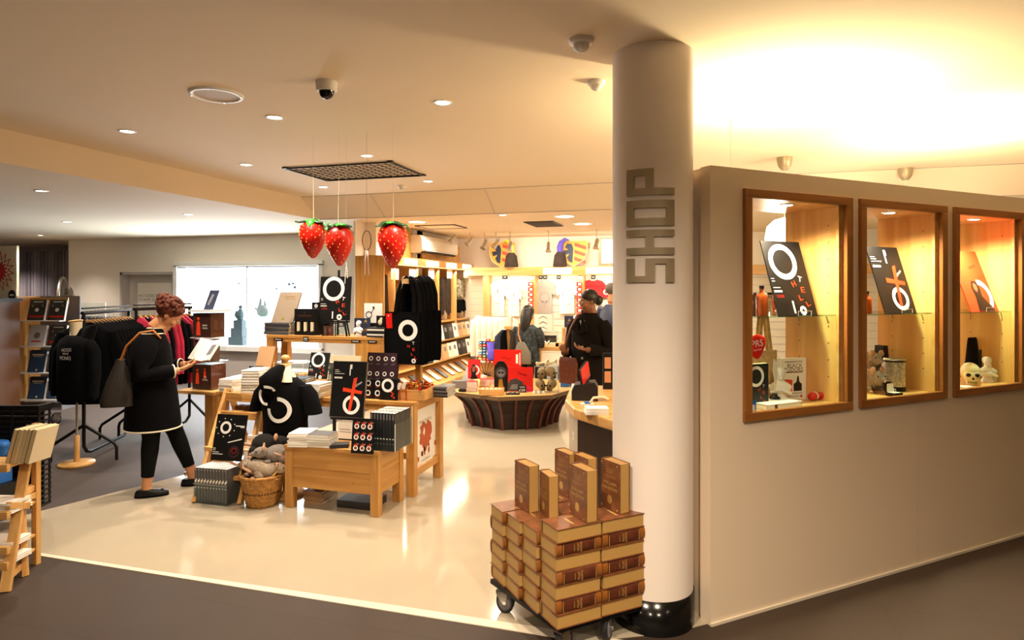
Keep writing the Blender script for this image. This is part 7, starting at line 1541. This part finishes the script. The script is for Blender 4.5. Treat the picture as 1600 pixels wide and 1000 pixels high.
# third and fourth customers, partly hidden
tp = V(957, 450, 8.9); w = thing('person', 'person with grey hair and navy jacket, mostly hidden by the round pillar', 'person', (tp.x, tp.y, 0), R(150)); HM4 = Matrix.Translation((0, 0, 1.6))
q = MB('skin'); head(q, HM4, .95); q.tube([(0, .0, 1.52), (0, 0, 1.4), (0, 0, 1.2)], [.055, .06, .12], 12); q.loft([(0, 0, .85, .15, .11), (0, 0, 1.2, .18, .12), (0, 0, 1.35, .17, .1), (0, 0, 1.42, .08, .06)], 18)
for sx in (-1, 1): q.tube([(sx*.09, 0, .9), (sx*.1, 0, .48), (sx*.1, .02, .09), (sx*.1, 0, .05)], [.095, .065, .042, .04], 12); q.tube([(sx*.1, .04, .04), (sx*.1, -.14, .03)], [.038, .028], 10); q.tube([(sx*.2, 0, 1.36), (sx*.24, 0, 1.08), (sx*.23, -.03, .84)], [.05, .042, .028], 12); hand(q, Matrix.Translation((sx*.23, -.03, .84)), .4, -sx)
remesh(q.build('body', w), .013)
mat('hair_grey', '#5a5048', .8); q = MB('hair_grey'); q.M = HM4; q.ball((0, .022, .04), .09, 16, (.96, 1.08, .96)); q.build('hair', w)
q = MB('navy'); q.loft([(0, 0, .75, .21, .15), (0, 0, 1.1, .21, .15), (0, 0, 1.32, .2, .13), (0, 0, 1.42, .1, .08)], 24); [q.tube([(sx*.17, 0, 1.36), (sx*.23, 0, 1.25), (sx*.255, 0, 1.05), (sx*.24, -.03, .87)], [.07, .075, .06, .05], 14) for sx in (-1, 1)]; q.build('jacket', w); q = MB('charcoal'); [q.tube([(sx*.09, 0, .85), (sx*.1, 0, .45), (sx*.1, .02, .1)], [.1, .075, .055], 12) for sx in (-1, 1)]; q.build('trousers', w)
# ---------------------------------------------------------------- octagonal table
oc = V(800, 450, 7.88); OH = .43; RO = .81
def octp(r_, rot=0): return [(oc.x+r_*cos(R(259-0)+YAW+k*pi/4+rot), oc.y+r_*sin(R(259)+YAW+k*pi/4+rot)) for k in range(8)]
t = thing('octagonal_table', 'low octagonal display table with flared dark fluted base', 'table', (oc.x, oc.y, 0)); LC = lambda pp: [(x-oc.x, y-oc.y) for x, y in pp]
mat('table_top', '#6b5238', .35); q = MB('table_top').prism(LC(octp(RO)), OH-.045, OH); q.m('maple_x').prism(LC(octp(RO-.01)), OH-.002, OH+.001); q.build('tabletop', t, bevel=.004)
prof_ = [(.55, .004), (.56, .08), (.60, .2), (.68, .31), (.77, OH-.045)]; vs_ = []
for r_, z in prof_: vs_ += [(x, y, z) for x, y in LC(octp(r_))]
mat('fluted', '#241410', .45); mat('rib_wood', '#5c2a1c', .4); MB('fluted').add(vs_, [(i*8+j, i*8+(j+1) % 8, (i+1)*8+(j+1) % 8, (i+1)*8+j) for i in range(4) for j in range(8)]).build('base', t)
for k in range(24):
    a_ = R(259)+YAW+2*pi*k/24; f_ = (k % 3)/3; rad = 1/ max(cos(((f_*pi/4)-pi/8)), .1)*cos(pi/8)
    q = MB('rib_wood'); w_ = .014; vs_ = []
    for r_, z in prof_:
        for ex in (0., .03): 
            for s in (-1, 1): rr_ = r_*rad+ex; vs_.append((rr_*cos(a_)-s*w_*sin(a_), rr_*sin(a_)+s*w_*cos(a_), z))
    q.add(vs_, [(4*i+2, 4*i+3, 4*i+7, 4*i+6) for i in range(4)]+[(4*i, 4*i+2, 4*i+6, 4*i+4) for i in range(4)]+[(4*i+3, 4*i+1, 4*i+5, 4*i+7) for i in range(4)]); q.build('rib', t)
def oct_(px, py): return onZ(px, py, OH+.001)
stack(8, oct_(738, 611), .12, .15, .014, 'tee_red', 'red backed white paperback in the front left octagon pile', 'red paperbacks on the octagonal table', spine='pages_white', rz=YAW)
stack(6, oct_(758, 603), .13, .16, .014, 'tee_red', 'red backed white paperback in the middle left octagon pile', 'middle red paperbacks', spine='pages_white', rz=YAW)
stack(4, oct_(772, 599), .13, .16, .014, 'tee_red', 'red backed white paperback in the rear left octagon pile', 'rear red paperbacks', spine='pages_white', rz=YAW)
def pr_fig(q, w, h, y=0): q.m('white').ring(.55*w, .45*h, .28*w, .4*w, y, 24, 1, -1.4, 1.5); q.m('black').poly([(.2*w, .0), (.3*w, .2*h), (.25*w, .5*h), (.4*w, .75*h), (.6*w, .7*h), (.68*w, .45*h), (.65*w, .2*h), (.85*w, 0)], y-.0005); q.m('skin_dark').poly([(.34*w, .42*h), (.36*w, .6*h), (.5*w, .68*h), (.6*w, .6*h), (.58*w, .42*h), (.46*w, .32*h)], y-.001)
def ocposter(px, py, w_, h_, base, fn, l, th=.012, lean=8, name='standing_book', z=None, cat='book', rz=0):
    p = oct_(px, py); o = poster(name, l, w_, h_, fn, base, (p.x, p.y, z or OH+.0015), YAW+R(rz), R(lean), th, cat); return o
ocposter(731, 607, .15, .235, 'tee_red', pr_fig, 'red book with a dark portrait standing on the front left pile', z=OH+8*.0143+.003)
def pr_bag(q, w, h, y=0): q.m('black').text('HAMLET', .45*w, .72*h, .035, y, R(-12), w=.4*w); q.m('white').rect(.8*w, .88*w, .55*h, .85*h, y).rect(.93*w, .96*w, .5*h, .9*h, y)
ocposter(772, 594, .36, .40, 'red_bright', pr_bag, 'tall red bag reading HAMLET at the back of the octagonal table', .03, 4, 'red_bag', cat='bag')
def pr_sk(q, w, h, y=0):
    q.m('dark_grey').disc(.5*w, .62*h, .42*w, y, 24); q.m('mid_grey').disc(.5*w, .6*h, .28*w, y-.0005, 20); q.m('black').disc(.38*w, .62*h, .09*w, y-.001, 12).disc(.62*w, .62*h, .09*w, y-.001, 12); q.m('gold').poly([(.3*w, .12*h), (.35*w, .4*h), (.6*w, .42*h), (.7*w, .12*h)], y-.001)
q = MB('black').prism([(0, 0), (.16, 0), (.16, .24), (.155, .3), (.12, .35), (.08, .36), (.04, .35), (.005, .3), (0, .24)], 0, .05, 'y'); pr_sk(q, .16, .36, -.001); p = oct_(772, 612); tag(q.build('skull_bag', loc=(p.x, p.y, OH+.0015), rot=(R(-4), 0, YAW)), 'black round topped bag printed with a skull', 'bag')
def pr_tote(q, w, h, y=0):
    q.m('dark_grey').poly([(0.02*w, .02*h), (.02*w, .3*h), (.12*w, .48*h), (.35*w, .55*h), (.6*w, .4*h), (.66*w, .02*h)], y); q.m('mid_grey').poly([(.1*w, .1*h), (.2*w, .3*h), (.4*w, .3*h), (.5*w, .1*h)], y-.0005); q.m('pink').poly([(.7*w, .02*h), (.72*w, .3*h), (.95*w, .15*h), (.98*w, .02*h)], y); q.m('black').text('Hamlet', .6*w, .72*h, .03, y, R(-14), w=.35*w)
ocposter(792, 612, .31, .285, 'red_bright', pr_tote, 'crinkled red wrapped tote with a grey head print at the front', .03, 6, 'wrapped_tote', cat='bag')
q = MB('charcoal').box(0, .1, 0, .01, 0, .085); q.m('white').text('TOTE', .05, .062, .017, -.001, w=.06).text('£20', .05, .028, .024, -.001, w=.07); p = oct_(809, 613.5); tag(q.build('price_sign', loc=(p.x, p.y, OH+.0015), rot=(R(-10), 0, YAW)), 'small dark sign reading TOTE £20 before the red tote', 'sign')
t = thing('acrylic_box', 'clear box holding several cream skulls on the octagonal table', 'box', oct_(835, 614), YAW); t.location.z = OH+.0015; q = MB('acrylic'); W_, D_, H_ = .29, .24, .31
for bx in ((0, W_, 0, .004, 0, H_), (0, W_, D_, D_+.004, 0, H_), (0, .004, 0, D_, 0, H_), (W_-.004, W_, 0, D_, 0, H_)): q.box(*bx)
q.build('clear_walls', t); q = MB('plastic_white'); [q.box(*bx) for bx in ((0, W_, -.001, .001, H_-.005, H_), (0, .004, -.001, .001, 0, H_), (W_-.004, W_, -.001, .001, 0, H_))]; q.build('bright_edge', t)
for k, (dx, dy, dz, s, rz_, l) in enumerate(((.08, .1, .01, .8, 30, 'cream skull at the lower left in the clear box'), (.2, .09, .01, .8, -40, 'cream skull at the lower right in the clear box'), (.09, .12, .145, .8, -20, 'cream skull at the upper left in the clear box'), (.2, .11, .15, .85, 50, 'cream skull at the upper right in the clear box'))):
    o = skull(s*1.0); o.data.materials[0] = MATS['skull_tan']; M_ = Matrix.Rotation(YAW, 4, 'Z') @ Vector((dx, dy, dz)); o.location = t.location+M_; o.rotation_euler = (0, 0, YAW+R(rz_)); tag(o, l, 'skull', 'skulls in the clear box')
for k, px in enumerate((846, 856)): q = MB('bone').tube([(-.06, 0, 0), (.06, 0, 0)], .012, 8).ball((-.065, 0, .01), .018, 8).ball((.065, 0, .01), .018, 8).ball((-.065, 0, -.01), .018, 8).ball((.065, 0, -.01), .018, 8); M_ = Matrix.Rotation(YAW, 4, 'Z') @ Vector((.1+.1*k, .1, H_+.03)); tag(q.build('toy_bone', loc=t.location+M_, rot=(0, R(-15), YAW+.3*k)), ['cream toy bone over the clear skull box, left', 'cream toy bone over the clear skull box, right'][k], 'bone'); 
MB('acrylic').box(0, W_, 0, D_, H_, H_+.004).build('lid', t)
t = thing('punnet', 'small pine veneer basket of white eggs at the front of the octagonal table', 'basket', oct_(768, 616.5), YAW); q = MB('maple_x'); q.prism([(-.13, .0), (.13, 0), (.15, .07), (-.15, .07)], -.08, -.07, 'y').prism([(-.13, .0), (.13, 0), (.15, .07), (-.15, .07)], .07, .08, 'y').box(-.135, -.125, -.08, .08, 0, .07).box(.125, .135, -.08, .08, 0, .07).box(-.13, .13, -.08, .08, 0, .006); q.build('basket_body', t)
for k in range(5): M_ = Matrix.Rotation(YAW, 4, 'Z') @ Vector((-.1+.05*k, .0, .045)); tag(MB('cream').ball((0, 0, 0), .026, 12, (1, 1, 1.2)).build('white_egg', loc=t.location+M_), f'cream egg shaped soap in the veneer basket, {ORD[k]} from the left', 'soap', 'egg soaps in the basket')
q = MB('black').loft([(0, 0, 0, .05, .03), (0, 0, .02, .055, .035), (0, 0, .04, .03, .02)], 16); p = oct_(723, 612); tag(q.build('black_purse', loc=p), 'small black purse at the left corner of the octagonal table', 'purse')
q = MB('acrylic').prism([(0, 0), (.22, 0), (.1, .32)], 0, .004, 'y'); q.m('white').prism([(.08, .02), (.3, .02), (.18, .26)], .02, .026, 'y'); q.m('mid_grey').box(.0, .2, -.05, .03, 0, .09); p = oct_(707, 606); tag(q.build('leaflet_stand', loc=p, rot=(0, 0, YAW)), 'clear sloping leaflet stand at the left end of the octagonal table', 'stand')
for k in range(9):
    q = MB('black' if k % 2 else 'plum'); q.prism([(0, 0), (.012, 0), (.05+.01*k, .17), (.045+.01*k, .17)], 0, .003, 'y'); p = oct_(755, 598); tag(q.build('black_quill', loc=(p.x+.006*k, p.y+.04, OH+.0015+6*.0143*0+.09), rot=(0, R(-50+14*k), YAW)), f'dark quill fanned out behind the red book piles, {ORD[k]} from the left', 'quill', 'dark quills')
tag(MB('white').lathe([(.03, 0), (.04, .09)], 16).build('quill_cup', loc=oct_(756, 597)), 'white cup holding the fanned dark quills', 'cup')
for k, px in enumerate((794, 801, 808, 836, 843, 850)):
    p = oct_(px, 616.5 if px < 820 else 614.5); q = MB('charcoal' if k < 3 else 'plastic_white').box(-.025, .025, -.02, .02, 0, .02); q.m('steel').tube([(-.015, -.01, .025), (.015, .005, .03)], .006, 6); tag(q.build('trinket_pack', loc=p, rot=(R(20), 0, YAW+.2*k)), f'{"black" if k<3 else "white"} trinket pack at the front edge of the octagon, {ORD[k]} from the left', 'trinket', 'trinket packs on the octagonal table')
p = oct_(883, 604); tag(MB('blue').box(-.05, .05, -.05, .05, 0, .15).build('blue_box', loc=p), 'blue box at the right end of the octagonal table', 'box')
# ---------------------------------------------------------------- till counter
CH = .92; A_, B_, C_ = G(883, 624, CH), G(897, 638, CH), G(960, 657, CH); D_ = C_+(C_-B_).normalized()*.08; E_ = G(893, 600, CH); F_ = Vector((-.15, 4.75, CH)); A_.z = 0
t = thing('till_counter', 'oak topped till counter with dark front, partly behind the round pillar', 'counter', (B_.x, B_.y, 0)); L2 = lambda P_: (P_.x-B_.x, P_.y-B_.y)
G2 = Vector((-.34, 3.68, CH)); pl = [L2(P_) for P_ in (A_, B_, C_, D_, G2, F_, E_)]
MB('maple_x').prism(pl, CH-.065, CH).build('countertop', t, bevel=.012, seg=3)
cen = Vector((sum(p[0] for p in pl)/7, sum(p[1] for p in pl)/7)); ins = [((Vector(p)-cen)*.90+cen)[:] for p in pl]
MB('fluted').prism([ins[1], ins[2], ins[3], ins[4], ins[5], ins[6]], .004, CH-.065).build('dark_front', t)
q = MB('brushed'); q.prism([ins[0], ins[1], (ins[1][0]+.01, ins[1][1]+.01), (ins[0][0]+.01, ins[0][1]+.01)], .004, CH-.065); q.build('side_panel', t)
d_ = Vector(ins[1])-Vector(ins[0]); an = math.atan2(d_.y, d_.x); q = MB('white'); q.text('SS', d_.length*.55, .72, .05, -.003, w=.07); q.build('panel_lettering', t, loc=(ins[0][0], ins[0][1], 0), rot=(0, 0, an))
def cnt(px, py): return onZ(px, py, CH)
p = cnt(893, 626); t = thing('till_box', 'black sloping till display box on the counter by the pillar', 'till', p, YAW+R(-8)); q = MB('charcoal'); q.prism([(0, 0), (.17, 0), (.17, .085), (.15, .12), (.02, .1), (.0, .06)], 0, .15, 'y'); q.build('till_body', t, bevel=.004)
q = MB('black').box(-.05, .05, -.008, .008, 0, .15); q.m('red_bright').box(-.05, .05, -.014, -.008, .03, .15); q.build('screen', t, loc=(.09, .06, .105), rot=(R(10), R(-32), R(60)))
q = MB('acrylic').prism([(0, 0), (.1, 0), (.08, .12)], 0, .003, 'y'); tag(q.build('clear_easel', loc=(p.x+.01, p.y+.02, CH+.125), rot=(0, 0, YAW)), 'clear easel leaning beside the till screen', 'easel')
p = cnt(928, 646); q = MB('white').box(-.055, .08, -.05, .05, 0, .018).box(-.05, .08, -.045, .05, .019, .036); tag(q.build('white_boxes', loc=p, rot=(0, 0, YAW)), 'two flat white boxes on the till counter edge', 'box')
p = cnt(917, 633); q = MB('plastic_white').box(-.04, .04, -.03, .03, 0, .012); q.m('blue').box(-.015, .02, -.025, .02, .012, .02); tag(q.build('card_reader', loc=p, rot=(0, 0, YAW)), 'white card reader with a blue screen on the till counter', 'card reader')
p = cnt(935, 640); q = MB('cream').tube([(-.05, 0, .04), (-.03, 0, .07), (.03, 0, .075), (.06, 0, .06)], .008, 8); tag(q.build('phone_handset', loc=p, rot=(0, 0, YAW)), 'cream handset lying over the white boxes', 'handset')
p = cnt(887, 618); q = MB('plastic_white').lathe([(.022, 0), (.026, .07), (.022, .07)], 16); tag(q.build('paper_cup', loc=p+Vector((.04, .07, 0))), 'small white cup at the far corner of the till counter', 'cup')
p = cnt(912, 610); t = thing('postcard_spinner', 'black rack of small picture cards behind the till box', 'rack', p+Vector((.22, .12, 0)), YAW); MB('black').box(-.1, .1, -.01, .01, 0, .26).build('rack_board', t)
for k in range(6): MB(['skin', 'tee_red', 'paper'][k % 3]).box(-.09+.06*(k % 3), -.045+.06*(k % 3), -.016, -.01, .05+.1*(k//3), .13+.1*(k//3)).build('picture_card', t)
# garments seen through the backs of the display cases
for tt, dd, m_, z0, z1, l in ((.28, .95, 'scarf_dark', .95, 1.52, 'dark coat hanging behind the leftmost display case'), (1.0, .9, 'tee_red', .8, 1.6, 'red garment hanging behind the middle display case')):
    q = MB(m_); q.loft([(0, 0, z0-z1, .16, .06), (0, 0, (z0-z1)*.5, .15, .06), (0, 0, -.06, .14, .05), (0, 0, 0, .04, .03)], 18); x, y, _ = WM(tt, dd); o = thing('hung_garment', l, 'garment', (x, y, 0), WA); q.build('fabric', o, loc=(0, 0, z1)); MB('steel').tube([(0, 0, z1), (0, 0, HI if y < 7 else LO)], .003, 6).build('hanging_wire', o)
